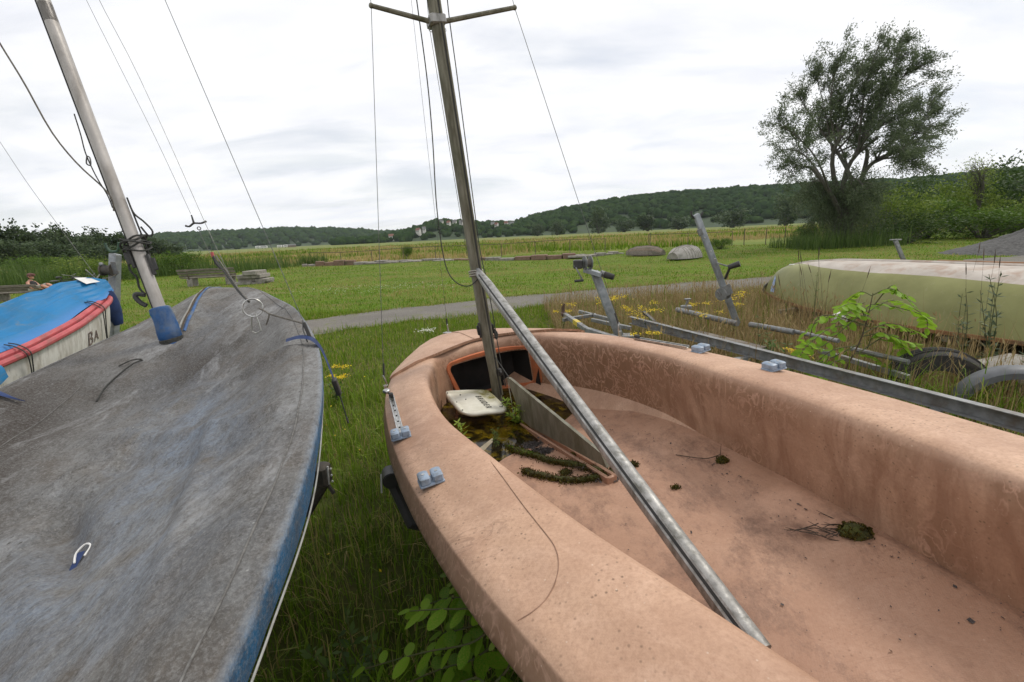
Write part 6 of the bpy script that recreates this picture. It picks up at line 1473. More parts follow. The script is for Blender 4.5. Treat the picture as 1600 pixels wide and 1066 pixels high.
b = MB(); A_ = [floor_at(*q, .004 + .012 * k)[0] for q, k in (((1056, 712), 0), ((1080, 717), .3), ((1105, 720), .5), ((1126, 716), 1))]; b.tube(spline(A_, 14), .0018, 5); b.tube([A_[-1], A_[-1] + np.array([.0, .0, .045])], [.0014, .0006], 4); b.tube([A_[1], A_[1] + np.array([-.03, -.03, .006])], [.0012, .0006], 4); b.build('twig', M['twig'], t)
def litter():
    rng = np.random.default_rng(33); n = 620; s_ = rng.uniform(1.5, 3.4, n); w_ = np.where(rng.uniform(size=n) < .55, .33 + rng.normal(0, .05, n), rng.normal(.05, .18, n)); C_ = np.array([SW(a, b, hf(a, b) + .004) for a, b in zip(s_, np.clip(w_, -.3, .36))]); D_ = rng.normal(size=(n, 3)); D_[:, 2] *= .15; L = rng.gamma(1.3, .0022, n) + .0010
    V, F = leaf_cards(C_, D_, L, L * rng.uniform(.4, .9, n), rng, up=np.tile(SK, (n, 1)) + rng.normal(0, .25, (n, 3))); tag(mesh_np('floor_litter', V, F, M['debris'], None), 'tiny crumbs of dirt and leaf scattered over the cockpit floor', 'litter', kind='stuff')
litter()
p, _, _ = floor_at(752, 700); t = thing('board_piece', (p[0], p[1], p[2]), 'pale broken board sticking out of the puddle edge', 'board'); b = MB(); q = [atz(748, 701, WZ + .02), atz(770, 684, WZ + .012), atz(769, 697, WZ - .01), atz(755, 712, WZ - .01)]
b.loft([[v + np.array([0, 0, -.012]) for v in q], q], True, True); b.build('board', M['paleboard'], t, smooth=False)
def weed(name, base, h, nst, leaf, mat, label, cat, seed, lw=.28, spread=.35, whorl=9):
    """leafy upright weed: each stem and each side's leaves"""
    rng = np.random.default_rng(seed); base = np.array(base, float); root = thing(name, base, label, cat)
    C_ = []; D_ = []; U_ = []
    b = MB()
    for i in range(nst):
        tip = base + np.array([rng.normal(0, spread) * h * .5, rng.normal(0, spread) * h * .5, h * rng.uniform(.7, 1)]); S_ = spline([base + rng.normal(0, .006, 3) * np.array([1, 1, 0]), base + (tip - base) * .5 + rng.normal(0, .02, 3) * h, tip], 12)
        b.tube(S_, list(np.linspace(.0045, .0012, 12) * (h / .4) ** .5), 5)
        for k in range(whorl * 2):
            tt = rng.uniform(.15, 1); j = min(int(tt * 11), 10); a = rng.uniform(0, 6.28); d = np.array([math.cos(a), math.sin(a), rng.uniform(-.1, .9)]); d = nrmz(d); l = leaf * rng.uniform(.5, 1.1) * (1.15 - .5 * tt); C_.append(S_[j] + d * l * .5); D_.append(d * l)
    b.build('stem', M['stemgreen'], root); C_ = np.array(C_); D_ = np.array(D_); l = np.linalg.norm(D_, axis=1); up = np.tile([0, 0, 1.], (len(C_), 1)) + rng.normal(0, .3, (len(C_), 3)); V, F = leaf_cards(C_, D_, l, l * lw, rng, up=np.cross(D_, np.cross(up, D_)))
    mesh_np('foliage', V, F, mat, root, attrs={'tint': np.repeat(rng.uniform(0, 1, len(C_)), 4)})
    return root
p, _, _ = floor_at(808, 672); weed('willowherb', p, .21, 8, .060, M['robinia2'], 'leafy green weed growing from the moss beside the centreboard', 'weed', 3, .26, .34, 14)
p = atz(722, 690, .70); weed('seedling', p, .11, 4, .06, M['robinia2'], 'small light green seedling at the near edge of the puddle', 'seedling', 4, .25, .5, 4)
p = atz(776, 697, .715); weed('seedling', p, .09, 6, .03, M['weedleaf'], 'tuft of thin seedlings where the mossy rope starts', 'seedling', 5, .2, .3, 6)

# ------------------------------------------------------------------ robinia suckers: fronds with paired leaflets
_lb = bmesh.new()
def leaflet_mesh():
    V = []; F = []; n = 7
    for i in range(n + 1):
        t = i / n; w_ = .60 * math.sin(math.pi * min(1, t * .92 + .06)) ** .62 * .5
        V += [(-w_, t, .06 * w_ * 2), (0, t, -.03 * math.sin(math.pi * t)), (w_, t, .06 * w_ * 2)]
    for i in range(n): F += [(3 * i, 3 * i + 1, 3 * i + 4, 3 * i + 3), (3 * i + 1, 3 * i + 2, 3 * i + 5, 3 * i + 4)]
    me = bpy.data.meshes.new('leaflet'); me.from_pydata(V, [], F); me.polygons.foreach_set('use_smooth', [True] * len(me.polygons)); return me
_lb.free()
LEAFLETS = []
for k in range(4):
    me = leaflet_mesh(); a = me.attributes.new('tint', 'FLOAT', 'POINT'); a.data.foreach_set('value', [(.15, .45, .75, .6)[k]] * len(me.vertices)); me.materials.append(M['robinia2'] if k == 3 else M['robinia']); LEAFLETS.append(me)
def frond(root, path, pairs, L, rng, young=False, droop=.2, start=.22):
    S_ = spline(path, 24); b = MB(); b.tube(S_, list(np.linspace(.0028, .0010, 24) * (L / .045)), 5); st_ = b.build('leaf_stalk', M['stemgreen'], root); off = np.array(wloc(root))
    for i in range(pairs + 1):
        t = start + (1 - start) * (i / pairs if i < pairs else 1); j = min(t * 23, 22.99); k = int(j); p = S_[k] + (S_[k + 1] - S_[k]) * (j - k); d = nrmz(S_[k + 1] - S_[k]); x = nrmz(np.cross(d, [0, 0, 1.])); u_ = np.cross(x, d)
        for sg in ((-1, 1) if i < pairs else (0,)):
            dirv = nrmz(d * (.42 if sg else 1) + x * sg + np.array([0, 0, -droop * rng.uniform(.3, 1.6)]) + rng.normal(0, .13, 3)); nn = nrmz(u_ + rng.normal(0, .22, 3)); xx = nrmz(np.cross(dirv, nn)); nn = np.cross(xx, dirv); l = L * rng.uniform(.8, 1.12) * (1 - .25 * abs(2 * t - 1.2)) * (.55 if young else 1)
            o = bpy.data.objects.new('leaflet', LEAFLETS[3 if young else int(rng.integers(0, 3))]); COL.objects.link(o); o.parent = st_; mt = Matrix.Identity(4)
            for r_ in range(3): mt[r_][0] = xx[r_] * l * .98; mt[r_][1] = dirv[r_] * l; mt[r_][2] = nn[r_] * l; mt[r_][3] = p[r_] - off[r_] + dirv[r_] * .002
            o.matrix_local = mt
def robinia_near():
    rng = np.random.default_rng(12); base = np.array([.02, 1.02, 0.0]); root = thing('robinia_sucker', base, 'young robinia with big oval leaflets pushing up under the salmon hull', 'young tree'); P = lambda x, y, z: atz(x, y, z)
    b = MB(); b.tube(spline([base, P(860, 1080, .35), P(800, 1000, .68), P(770, 960, .78)], 14), list(np.linspace(.008, .004, 14)), 7); b.tube(spline([base, P(850, 1090, .30), P(760, 1075, .42)], 8), list(np.linspace(.006, .003, 8)), 6); b.build('stem', M['stem'], root)
    F_ = [([(790, 985, .54), (760, 955, .60), (700, 952, .60), (640, 955, .56)], 5, .052, False), ([(775, 975, .56), (735, 1005, .53), (660, 1020, .50), (570, 1045, .44)], 6, .050, False), ([(775, 965, .58), (750, 930, .63), (725, 918, .64), (705, 915, .63)], 4, .040, True), ([(772, 962, .58), (776, 985, .585), (775, 1005, .58), (792, 1018, .56)], 4, .036, True), ([(765, 1075, .42), (790, 1050, .46), (800, 1030, .47), (812, 1010, .47)], 3, .060, False),
          ([(765, 1075, .42), (745, 1060, .44), (720, 1066, .44), (700, 1072, .42)], 3, .055, False), ([(790, 990, .45), (775, 930, .42), (740, 905, .40), (700, 900, .36)], 5, .055, False), ([(780, 985, .50), (755, 975, .49), (715, 985, .47), (690, 990, .45)], 4, .055, False), ([(850, 1090, .3), (820, 1085, .38), (790, 1092, .40), (760, 1100, .40)], 3, .06, False), ([(780, 990, .5), (740, 940, .52), (700, 935, .53), (655, 950, .5)], 5, .054, False), ([(780, 1000, .46), (740, 1030, .44), (690, 1045, .42), (640, 1066, .38)], 5, .056, False), ([(800, 1000, .5), (810, 985, .52), (800, 960, .55), (780, 935, .56)], 4, .046, True)]
    for pts, n, L, y in F_: frond(root, [P(u, v, z + .20) for u, v, z in pts], n, L * 1.18, rng, y)
robinia_near()
def robinia_far():
    rng = np.random.default_rng(14); Y0 = 4.25; base = aty(1306, 607, Y0); base[2] = max(base[2], 0); root = thing('robinia_sapling', base, 'bright green robinia sapling with feathery fronds in front of the olive boat', 'young tree'); P = lambda x, y, dy=0.: aty(x, y, Y0 + dy)
    b = MB(); b.tube(spline([P(1304, 612), P(1325, 570), P(1345, 530), P(1357, 490), P(1364, 458)], 20), list(np.linspace(.010, .003, 20)), 6); b.build('stem', M['stem'], root)
    F_ = [([(1350, 508), (1300, 512), (1262, 540), (1250, 556)], 8), ([(1352, 500), (1310, 492), (1280, 502), (1258, 520)], 8), ([(1356, 488), (1390, 470), (1420, 478), (1452, 498)], 9), ([(1362, 462), (1385, 452), (1402, 455), (1418, 463)], 6), ([(1362, 462), (1345, 456), (1330, 466), (1318, 478)], 6), ([(1345, 526), (1380, 522), (1408, 538), (1425, 560)], 8), ([(1347, 522), (1385, 506), (1415, 512), (1440, 522)], 8), ([(1340, 540), (1300, 548), (1270, 572), (1262, 580)], 7), ([(1335, 552), (1360, 556), (1382, 570), (1395, 582)], 6), ([(1352, 500), (1345, 482), (1330, 474), (1310, 482)], 6), ([(1330, 560), (1305, 565), (1285, 580), (1275, 592)], 5)]
    for pts, n in F_ + [([(x + rng.normal(0, 12), y + 12 + rng.normal(0, 10)) for x, y in q], k) for q, k in F_[:8]]:
        dy = rng.uniform(-.3, .35); frond(root, [P(x, y, dy * (i / 3)) for i, (x, y) in enumerate(pts)], n, .098, rng, False, .35)
robinia_far()

# ------------------------------------------------------------------ ragwort, mugwort, stalks
def ragwort(base, h, seed, label, spread=.5, heads=11):
    rng = np.random.default_rng(seed); root = weed('ragwort', base, h * .85, 4, .10, M['weedleaf'], label, 'wildflower', seed, .3, spread * .6, 7); base = np.array(base, float)
    for i in range(heads):
        c = base + np.array([rng.normal(0, spread * h * .45), rng.normal(0, spread * h * .35), h * rng.uniform(.72, 1.05)]); n = 42; C_ = c + rng.normal(0, 1, (n, 3)) * np.array([.038, .038, .012]) * (h / .6); D_ = rng.normal(size=(n, 3)); D_[:, 2] *= .25
        V, F = leaf_cards(C_, D_, .020, .016, rng, up=np.tile([0, -.3, 1.], (n, 1)) + rng.normal(0, .35, (n, 3))); tag(mesh_np('flower_head', V, F, M['yellow'], root, attrs={'tint': np.repeat(rng.uniform(0, 1, n), 4)}), kind='stuff')
ragwort(atz(965, 545, 0), .78, 31, 'yellow ragwort clump just right of the square winch post', .55, 9)
ragwort(atz(1010, 555, 0), .72, 32, 'yellow ragwort beside the side rail, right of the tallest clump', .5, 7)
ragwort(atz(1090, 540, 0), .62, 33, 'sparse yellow ragwort left of the slanting support post', .6, 5)
ragwort(atz(1142, 530, 0), .70, 34, 'yellow ragwort blooming against the slanting support post', .4, 5)
ragwort(atz(1010, 590, 0), .50, 35, 'low yellow ragwort close behind the far gunwale of the salmon dinghy', .5, 6)
ragwort(atz(1240, 612, 0), .45, 36, 'small yellow ragwort left of the robinia sapling', .4, 5)
ragwort(atz(529, 632, 0), .42, 37, 'yellow ragwort flowering beside the blue edge of the covered dinghy', .35, 5)
ragwort(atz(880, 530, 0), .45, 38, 'small faded ragwort behind the foredeck of the salmon dinghy', .3, 2)
weed('mugwort', aty(1540, 588, 4.75) * np.array([1, 1, 0]) + np.array([0, 0, .0]), 1.22, 4, .13, M['mugwort'], 'tall grey green mugwort beyond the grey mudguard', 'weed', 41, .22, .26, 24)
weed('mugwort', aty(1605, 560, 4.2) * np.array([1, 1, 0]), 1.35, 4, .13, M['mugwort'], 'tall mugwort at the right frame edge', 'weed', 42, .22, .3, 24)
weed('mugwort', aty(1500, 560, 5.2) * np.array([1, 1, 0]), .95, 3, .11, M['mugwort'], 'shorter mugwort left of the tall one behind the mudguard', 'weed', 43, .22, .22, 18)
weed('thistle', aty(1180, 560, 5.3) * np.array([1, 1, 0]), .75, 3, .09, M['weedleaf'], 'upright green thistle behind the side rail', 'weed', 44, .2, .15, 14)
weed('thistle', aty(1272, 480, 6.6) * np.array([1, 1, 0]), 1.05, 2, .08, M['weedleaf'], 'tall thin weed in front of the bow of the olive boat', 'weed', 45, .16, .08, 16)
weed('dock', aty(1215, 560, 5.0) * np.array([1, 1, 0]), .55, 4, .16, M['weedleaf'], 'broad leaved dock by the trailers', 'weed', 46, .32, .4, 8)
weed('nettle', np.array([-.62, 1.35, 0]), .42, 6, .07, M['weedleaf'], 'dull green nettle under the blue edge of the covered dinghy', 'weed', 47, .45, .4, 9)
weed('nettle', np.array([-.55, 1.05, 0]), .38, 5, .07, M['bush3'], 'dark green nettle deep between the two hulls', 'weed', 48, .45, .5, 9)
def stalks(x0, x1, y0, n, seed, label):
    rng = np.random.default_rng(seed); root = thing('grass_stalks', (aty((x0 + x1) / 2, 520, y0)) * np.array([1, 1, 0]), label, 'grass stalks')
    for i in range(n):
        x = rng.uniform(x0, x1); q = aty(x, 520, y0 + rng.uniform(-.5, .5)); q[2] = 0; h = rng.uniform(.85, 1.25); tip = q + np.array([rng.normal(-.05, .16), rng.normal(0, .1), h]); b = MB(); b.tube(spline([q, (q + tip) / 2 + rng.normal(0, .02, 3), tip], 8), list(np.linspace(.003, .0012, 8)), 4); d = nrmz(tip - q); b.tube([tip - d * .02, tip + d * .05, tip + d * .14], [.003, .006, .001], 5); b.build('stalk', M['stem'], root)
stalks(1225, 1330, 6.2, 9, 51, 'long grass stalks with seed spikes in front of the olive bow'); stalks(1480, 1600, 5.4, 5, 52, 'long grass stalks in front of the middle of the olive boat')
# green tussock between tyre and rail, umbel by the bow
def tussock(name, c, n, h, spread, label, mat='blade', seed=3):
    rng = np.random.default_rng(seed); P = np.array(c) + rng.normal(0, 1, (n, 3)) * np.array([spread, spread * .7, 0]); P[:, 2] = 0; V, F = blades(P, rng.gamma(8, h / 8, n), rng.uniform(.006, .012, n), rng, .7); tag(mesh_np(name, V, F, M[mat], attrs={'tint': np.repeat(rng.uniform(.2, .9, n), 6), 'dry': np.repeat((rng.uniform(size=n) < .12) * .7, 6)}), label, 'grass', kind='stuff')
tussock('grass_tussock', (3.45, 3.75, 0), 170, .36, .30, 'green grass tussock growing round the black tyre'); tussock('grass_tussock', (3.9, 3.6, 0), 260, .30, .25, 'grass inside the arch of the grey mudguard', seed=4)
tussock('grass_tussock', (-.45, .95, 0), 500, .34, .28, 'dark grass deep between the two boats', seed=5); tussock('grass_tussock', (2.3, 3.3, 0), 800, .20, .5, 'short grass along the foot of the side rail', seed=6); tussock('grass_tussock', (3.0, 8.9, 0), 500, .22, .5, 'green grass tuft on the edge of the gravel path', seed=7)
t = thing('hogweed', atz(667, 520, 0), 'single white flower umbel standing in the grass beyond the bow', 'wildflower'); b = MB(); q = atz(667, 516, .12); b.tube([q * np.array([1, 1, 0]), q], .004, 5); b.build('stem', M['stemgreen'], t)
rg = np.random.default_rng(6); V, F = leaf_cards(q + rg.normal(0, 1, (90, 3)) * np.array([.085, .06, .012]), rg.normal(size=(90, 3)) * np.array([1, 1, .2]), .03, .03, rg, up=np.tile([0, 0, 1.], (90, 1))); mesh_np('umbel', V, F, M['whitepetal'], t, attrs={'tint': np.repeat(rg.uniform(0, 1, 90), 4)})
# ------------------------------------------------------------------ middle distance
def bench(x0, x1, y, zs, zb, label, dy=0.0):
    c = np.array([(x0 + x1) / 2, y, 0]); root = thing('park_bench', c, label, 'bench'); ax = nrmz((x1 - x0, dy, 0)); bk = np.array([-ax[1], ax[0], 0]) ; L = (x1 - x0) / 2
    for k in range(3): b = MB(); p = c - bk * (.02 + .06 * k) * 1.0 + np.array([0, 0, zs + .10 + (zb - zs - .10) * k / 2]); b.bar(p - ax * L, p + ax * L, .035, .10, (0, 0, 1), .006); b.build('backrest_slat', M['wood'], root)
    for k in range(3): b = MB(); p = c + bk * (.08 + .14 * k) + np.array([0, 0, zs]); b.bar(p - ax * L, p + ax * L, .11, .045, (0, 0, 1), .006); b.build('seat_slat', M['wood'], root)
    for e in (-.68, .68):
        b = MB(); p = c + ax * L * e; b.box(p + bk * .2 + np.array([0, 0, (zs - .03) / 2 - .05]), .14, .22, (zs - .03) / 2 + .05, (ax, bk, (0, 0, 1)), .015); b.build('support', M['concrete'], root)
        b = MB(); b.bar(p - bk * .0 + np.array([0, 0, zs - .1]), p - bk * .12 + np.array([0, 0, zb + .05]), .06, .03, bk, .003); b.build('bracket', M['postmetal'], root)
bench(-21.6, -19.35, 19.0, .33, .62, 'weathered slatted bench with a person sitting on its right end')
bench(-15.9, -13.15, 22.3, .40, .78, 'empty weathered slatted bench beside a stack of stone slabs')
def person():
    Y0 = 19.12; P = lambda x, y, d=0.: aty(x, y, Y0 + d); root = thing('person', P(54, 470) * np.array([1, 1, 0]), 'person in a dark sleeveless top and cap sitting on the bench with legs stretched out', 'person')
    hip, neck, head = P(55, 453.0), P(47, 439.5), P(47.5, 432.0); hip[2] = .44
    f = np.array([1., .1, 0]); s_ = np.array([-.1, 1., 0]); chest = hip + (neck - hip) * .62
    body = MB(); T = lambda pts, r, sg=10: body.tube(pts, r, sg)
    T([hip + f * .02, hip + (neck - hip) * .3 - f * .03, chest - f * .02, neck - (neck - hip) * .08, neck + np.array([.02, 0, .06])], [.15, .145, .165, .11, .055], 14)
    T([chest + (neck - hip) * .18 - s_ * .17, chest + (neck - hip) * .22, chest + (neck - hip) * .18 + s_ * .17], [.065, .08, .065])
    body.ball(head + np.array([0, 0, .0]), .098, 14, (1.05, .82, 1.2)); body.ball(head + f * .10 + np.array([0, 0, -.01]), .018, 6); body.ball(head + f * .075 + np.array([0, 0, -.075]), .045, 8, (1, .9, .7))
    for e in (-1, 1): body.ball(head + s_ * e * .085 + np.array([-.01, 0, -.01]), .024, 6, (.8, .4, 1.3))
    for e in (-1, 1):
        sh = chest + (neck - hip) * .18 + s_ * .17 * e; el = sh + f * .17 + np.array([0, 0, -.22]) + s_ * .05 * e; ha = el + f * .24 + np.array([0, 0, -.02]) - s_ * .04 * e
        T([sh, el], [.055, .043]); T([el, ha], [.043, .028]); T([ha, ha + f * .09 + np.array([0, 0, -.01])], [.033, .030], 8)
        for k in range(4): T([ha + f * .08 + s_ * (.03 - .02 * k), ha + f * (.125 - .006 * abs(k - 1.5)) + s_ * (.032 - .021 * k) + np.array([0, 0, -.015]), ha + f * .15 + s_ * (.03 - .02 * k) + np.array([0, 0, -.045])], [.0105, .0095, .008], 6)
        T([ha + f * .02 + s_ * .03 * -e, ha + f * .06 + s_ * .055 * -e + np.array([0, 0, .005]), ha + f * .09 + s_ * .055 * -e], [.012, .011, .009], 6)
        hj = hip + s_ * .10 * e; kn = hj + f * .44 + np.array([0, 0, .15 + .02 * e]) + s_ * .03 * e; an = P(88, 452.6) + s_ * (.08 * e) + np.array([-.0, 0, .01 * e]); T([hj, kn], [.095, .062]); T([kn, kn + (an - kn) * .35, an], [.06, .062, .038]); T([an, an + f * .02 + np.array([0, 0, -.05])], [.04, .042], 8); T([an + np.array([0, 0, -.05]) - f * .05, an + f * .17 + np.array([0, 0, -.03])], [.042, .034], 8)
    o = body.build('body', M['skin'], root); rm = o.modifiers.new('merge', 'REMESH'); rm.mode = 'VOXEL'; rm.voxel_size = .009; rm.use_smooth_shade = True
    sm = o.modifiers.new('smooth', 'SMOOTH'); sm.iterations = 4
    bpy.context.view_layer.update(); me = bpy.data.meshes.new_from_object(o.evaluated_get(bpy.context.evaluated_depsgraph_get())); o.modifiers.clear(); o.data = me
    b = MB(); b.tube([hip + (neck - hip) * -.02, hip + (neck - hip) * .3 - f * .03, chest - f * .02, chest + (neck - hip) * .22, neck - (neck - hip) * .06], [.16, .157, .178, .15, .10], 16, False)
    b.build('tank_top', M['tank'], root)
    for e in (-1, 1):
        hj = hip + s_ * .10 * e; kn = hj + f * .44 + np.array([0, 0, .15 + .02 * e]) + s_ * .03 * e; b = MB(); b.tube([hj - f * .08, hj, hj + (kn - hj) * .5, hj + (kn - hj) * .95], [.13, .125, .105, .09], 12, False); b.build('shorts', M['shorts'], root)
        an = P(88, 452.6) + s_ * (.08 * e); b = MB(); b.tube([an + np.array([0, 0, -.052]) - f * .07, an + np.array([0, 0, -.052]), an + f * .19 + np.array([0, 0, -.035])], [.04, .052, .04], 10); b.build('shoe', M['shoe'], root)
    b = MB(); b.ball(head + np.array([-.005, 0, .03]), .108, 12, (1.05, .86, 1.0)); b.tube([head + f * .06 + np.array([0, 0, .065]), head + f * .17 + np.array([0, 0, .055])], [.06, .045], 10); b.build('cap', M['cap'], root)
    b = MB(); b.ball(head + np.array([-.025, 0, -.01]), .098, 12, (.95, .86, 1.05)); b.build('hair', M['hair'], root)
    b = MB()
    for e in (-1, 1): b.ball(head + f * .088 + s_ * e * .034 + np.array([0, 0, .012]), .011, 6)
    b.build('eyes', M['ink'], root)
person()
def bicycle(c, ax, label, lean=.15):
    ax = nrmz(ax); n = np.array([-ax[1], ax[0], 0]); up = nrmz(np.array([0, 0, 1.]) + n * lean); c = np.array(c, float); root = thing('bicycle', c, label, 'bicycle'); Q = lambda u, v: c + ax * u + up * v
    for u in (-.52, .52):
        b = MB(); b.tube([Q(u + .33 * math.cos(a), .34 + .33 * math.sin(a)) for a in np.linspace(0, 6.2832, 30)], .016, 6); w_ = b.build('wheel', M['rubber'], root); b = MB()
        for k in range(9): b.tube([Q(u, .34), Q(u + .32 * math.cos(k * .698), .34 + .32 * math.sin(k * .698))], .003, 3, False)
        b.build('spokes', M['wire'], w_)
    b = MB()
    for p, q in (((-.52, .34), (-.1, .30)), ((-.1, .30), (-.22, .82)), ((-.22, .76), (.36, .80)), ((-.1, .30), (.38, .70)), ((-.52, .34), (-.21, .76)), ((.52, .34), (.36, .88))): b.tube([Q(*p), Q(*q)], .017, 6)
    b.build('frame', M['blackplastic'], root)
    b = MB(); b.tube([Q(-.36, .86), Q(-.22, .88), Q(-.08, .87)], [.06, .045, .02], 8); b.build('saddle', M['blackplastic'], root)
    b = MB(); b.tube([Q(.30, 1.0) - n * .30, Q(.38, .95) - n * .12, Q(.36, .93), Q(.38, .95) + n * .12, Q(.30, 1.0) + n * .30], .014, 6); b.build('handlebar', M['wire'], root)
    b = MB(); b.bar(Q(-.75, .72), Q(-.36, .72), .14, .02, up, .004); b.build('luggage_rack', M['blackplastic'], root)
bicycle((-18.75, 20.2, -.05), (1, .25, 0), 'dark bicycle seen over the bow of the tarped boat', .25); bicycle((-19.9, 20.9, -.05), (1, -.1, 0), 'second dark bicycle, further left and half hidden by the blue tarpaulin', -.2)
# stack of stone slabs
t = thing('stone_stack', (-12.2, 22.0, 0), 'grey stack of rough stone slabs beside the empty bench', 'stone stack'); rg = np.random.default_rng(3)
for i, (u0, v0, u1, v1) in enumerate([(372, 440, 400, 446), (400, 440, 420, 444), (374, 434, 402, 440), (402, 435, 421, 440), (376, 429, 413, 434), (386, 423, 408, 429)]):
    a0, a1 = aty(u0, v0, 22), aty(u1, v1, 22); b = MB(); cx = (a0 + a1) / 2; cx[1] += .1 + rg.uniform(-.05, .15); b.box(cx, (a1[0] - a0[0]) / 2, .42 + rg.uniform(-.05, .08), max(abs(a0[2] - a1[2]) / 2 - .008, .06), (nrmz((1, rg.uniform(-.1, .1), 0)), nrmz((-rg.uniform(-.1, .1), 1, 0)), (0, 0, 1)), .02); b.build('slab', M['concrete'], t)
# two far upturned boats
def far_boat(B, th, L, hbm, hz, mat, mat2, label, strakes=0):
    a = np.array([-math.sin(th), math.cos(th), 0]); n = np.array([math.cos(th), math.sin(th), 0]); B = np.array(B, float); root = thing('upturned_rowing_boat', B - a * L / 2, label, 'boat'); hb = lambda s: hbm * (np.interp(s / L, [0, .1, .3, .6, .85, 1], [.06, .45, .85, 1, .85, .5]))
    P = lambda s, f, o=0.: B - a * s + n * hb(s) * f + np.array([0, 0, .06 + (hz * float(np.interp(s / L, [0, .1, .3, .6, .85, 1], [.40, .68, .92, 1, .88, .55])) - .06) * (1 - abs(f) ** 2.6) ** .75 + o])
    ss = np.linspace(0, L, 24)
    if strakes:
        for e in (-1, 1):
            for k in range(strakes):
                f0, f1 = k / strakes, (k + 1) / strakes; b = MB(); b.loft([[P(s, e * f0, .012), P(s, e * (f0 + f1) / 2, .018), P(s, e * min(f1 + .01, 1), .022), P(s, e * min(f1 + .01, 1), .0)] for s in ss], False); b.build('plank', mat if k % 2 else mat2, root)
    else:
        b = MB(); b.loft([[P(s, f) for f in np.linspace(-1, 1, 21)] for s in ss], False); b.build('hull', mat, root)
        for k in range(9): b = MB(); s = L * (.22 + .075 * k); b.tube([P(s, f, .006) for f in np.linspace(-1, 1, 17)], .012, 5); b.build('rib', mat2, root)
    b = MB(); e = [P(L, f) for f in np.linspace(-1, 1, 21)]; b.add(e, [tuple(range(21))]); b.build('transom', mat2, root)
    b = MB(); b.loft([[P(s, 0, .05), P(s, .05), P(s, -.05)] for s in ss], True, True); b.build('keel', mat2, root)
far_boat(atz(1094, 402, 0), -.95, 2.6, .72, .72, simple('pale_grey_hull', (.36, .34, .31), (.26, .245, .22), 3, .8, bump=.3, dirt=(.15, .14, .11)), M['concrete'], 'small upturned grey boat lying in the grass before the marsh')
far_boat(atz(978, 400, 0), .75, 2.7, .62, .62, M['woodbrown'], M['wood'], 'small upturned brown planked boat beside the grey one', 5)
# ledge of old stone along the end of the meadow
def ledge():
    t = thing('stone_ledge', (-3, 36, 0), 'low broken brick and concrete ledge at the far end of the meadow', 'ledge'); pts = np.array([(-16.6, 37.2), (-12.5, 37.9), (-6.8, 36.6), (-1.6, 34.2), (4.75, 32.6), (8.2, 33.6)]); S_ = spline(np.c_[pts, np.zeros(6)], 31); rg = np.random.default_rng(4)
    for i in range(30):
        p, q = S_[i], S_[i + 1]; d = nrmz(q - p); x = np.array([-d[1], d[0], 0]); hgt = rg.uniform(.14, .30) * (1.35 if i in (2, 3, 4, 5, 20, 21, 22, 23) else .8); b = MB(); b.bar(p + d * .02 + np.array([0, 0, hgt / 2 - .06]) + x * rg.uniform(-.08, .08), q - d * .02 + np.array([0, 0, hgt / 2 - .06]) + x * rg.uniform(-.08, .08), rg.uniform(.5, .9), hgt + .1, (0, 0, 1), .03); b.build('block', M['brick'] if i in (2, 3, 4, 5, 15, 16, 17, 20, 21, 22, 23) else M['concrete'], t)
    for i in (8, 9, 11, 14, 24): p = S_[i]; b = MB(); b.box(p + np.array([.2, -.7, .05]), .8, .35, .07, (nrmz((1, -.2, 0)), nrmz((.2, 1, 0)), (0, 0, 1)), .02); b.build('slab', M['concrete'], t)
ledge()
def fence(pts, h, rail, label, cat='fence', r=.03):
    t = thing('rail_fence' if rail else 'wire_fence', (pts[0][0], pts[0][1], 0), label, cat); rg = np.random.default_rng(len(pts))
    for p in pts: b = MB(); z0 = float(gz(p[0], p[1])); b.tube([(p[0], p[1], z0 - .2), (p[0] + rg.normal(0, .02), p[1], z0 + h * rg.uniform(.96, 1.04))], r, 6); b.build('post', M['postmetal'], t)
    for k in range(len(pts) - 1):
        if rail: b = MB(); b.tube([(pts[k][0], pts[k][1], gz(*pts[k]) + h), (pts[k + 1][0], pts[k + 1][1], gz(*pts[k + 1]) + h)], r * .9, 6); b.build('rail', M['postmetal'], t)
L_ = np.linspace(0, 1, 10); fence([(-17.6 + 25.6 * u, 41.4 - 3.4 * u) for u in L_], 1.05, True, 'long low rusty rail fence between the meadow and the marsh')
fence([(13.2 + 2.9 * k, 43.6 - 2.2 * k) for k in range(3)], 1.15, True, 'short rail fence behind the two upturned rowing boats')
fence([(12.3, 40.0), (19.2, 37.6), (20.4, 36.6), (21.2, 35.4), (22.0, 34.6)], 1.35, False, 'uneven row of thin fence posts running to the willow', r=.035)
# ------------------------------------------------------------------ village on the hill and the camp site
rg = np.random.default_rng(17)
HN = ['white house with a red roof, %s', 'white house with a grey roof, %s']
HS = [(612, .62, 12, 0, 'leftmost of the village, alone among trees'), (655, .55, 11, 0, 'at the left shoulder of the village hill'), (664, .50, 8, 1, 'right beside the one on the left shoulder'), (692, .72, 8, 1, 'below the round wooded top of the hill'), (703, .66, 8, 0, 'amid the left village group'), (712, .80, 10, 1, 'highest of the left village group'), (722, .74, 9, 1, 'right of the highest in the left village group'), (730, .62, 8, 0, 'above the pale hill meadow'), (771, .82, 9, 1, 'first right of the salmon dinghy mast'), (777, .66, 8, 0, 'low and close right of the salmon dinghy mast'), (792, .86, 10, 0, 'half way along the right village row'), (800, .74, 11, 1, 'low and wide in the right village row'), (812, .92, 9, 0, 'near the right end of the village row'), (820, .86, 10, 0, 'near the steep right end of the row'), (829, .95, 9, 0, 'second from the right end of the village'), (838, .84, 9, 1, 'rightmost of the village')]
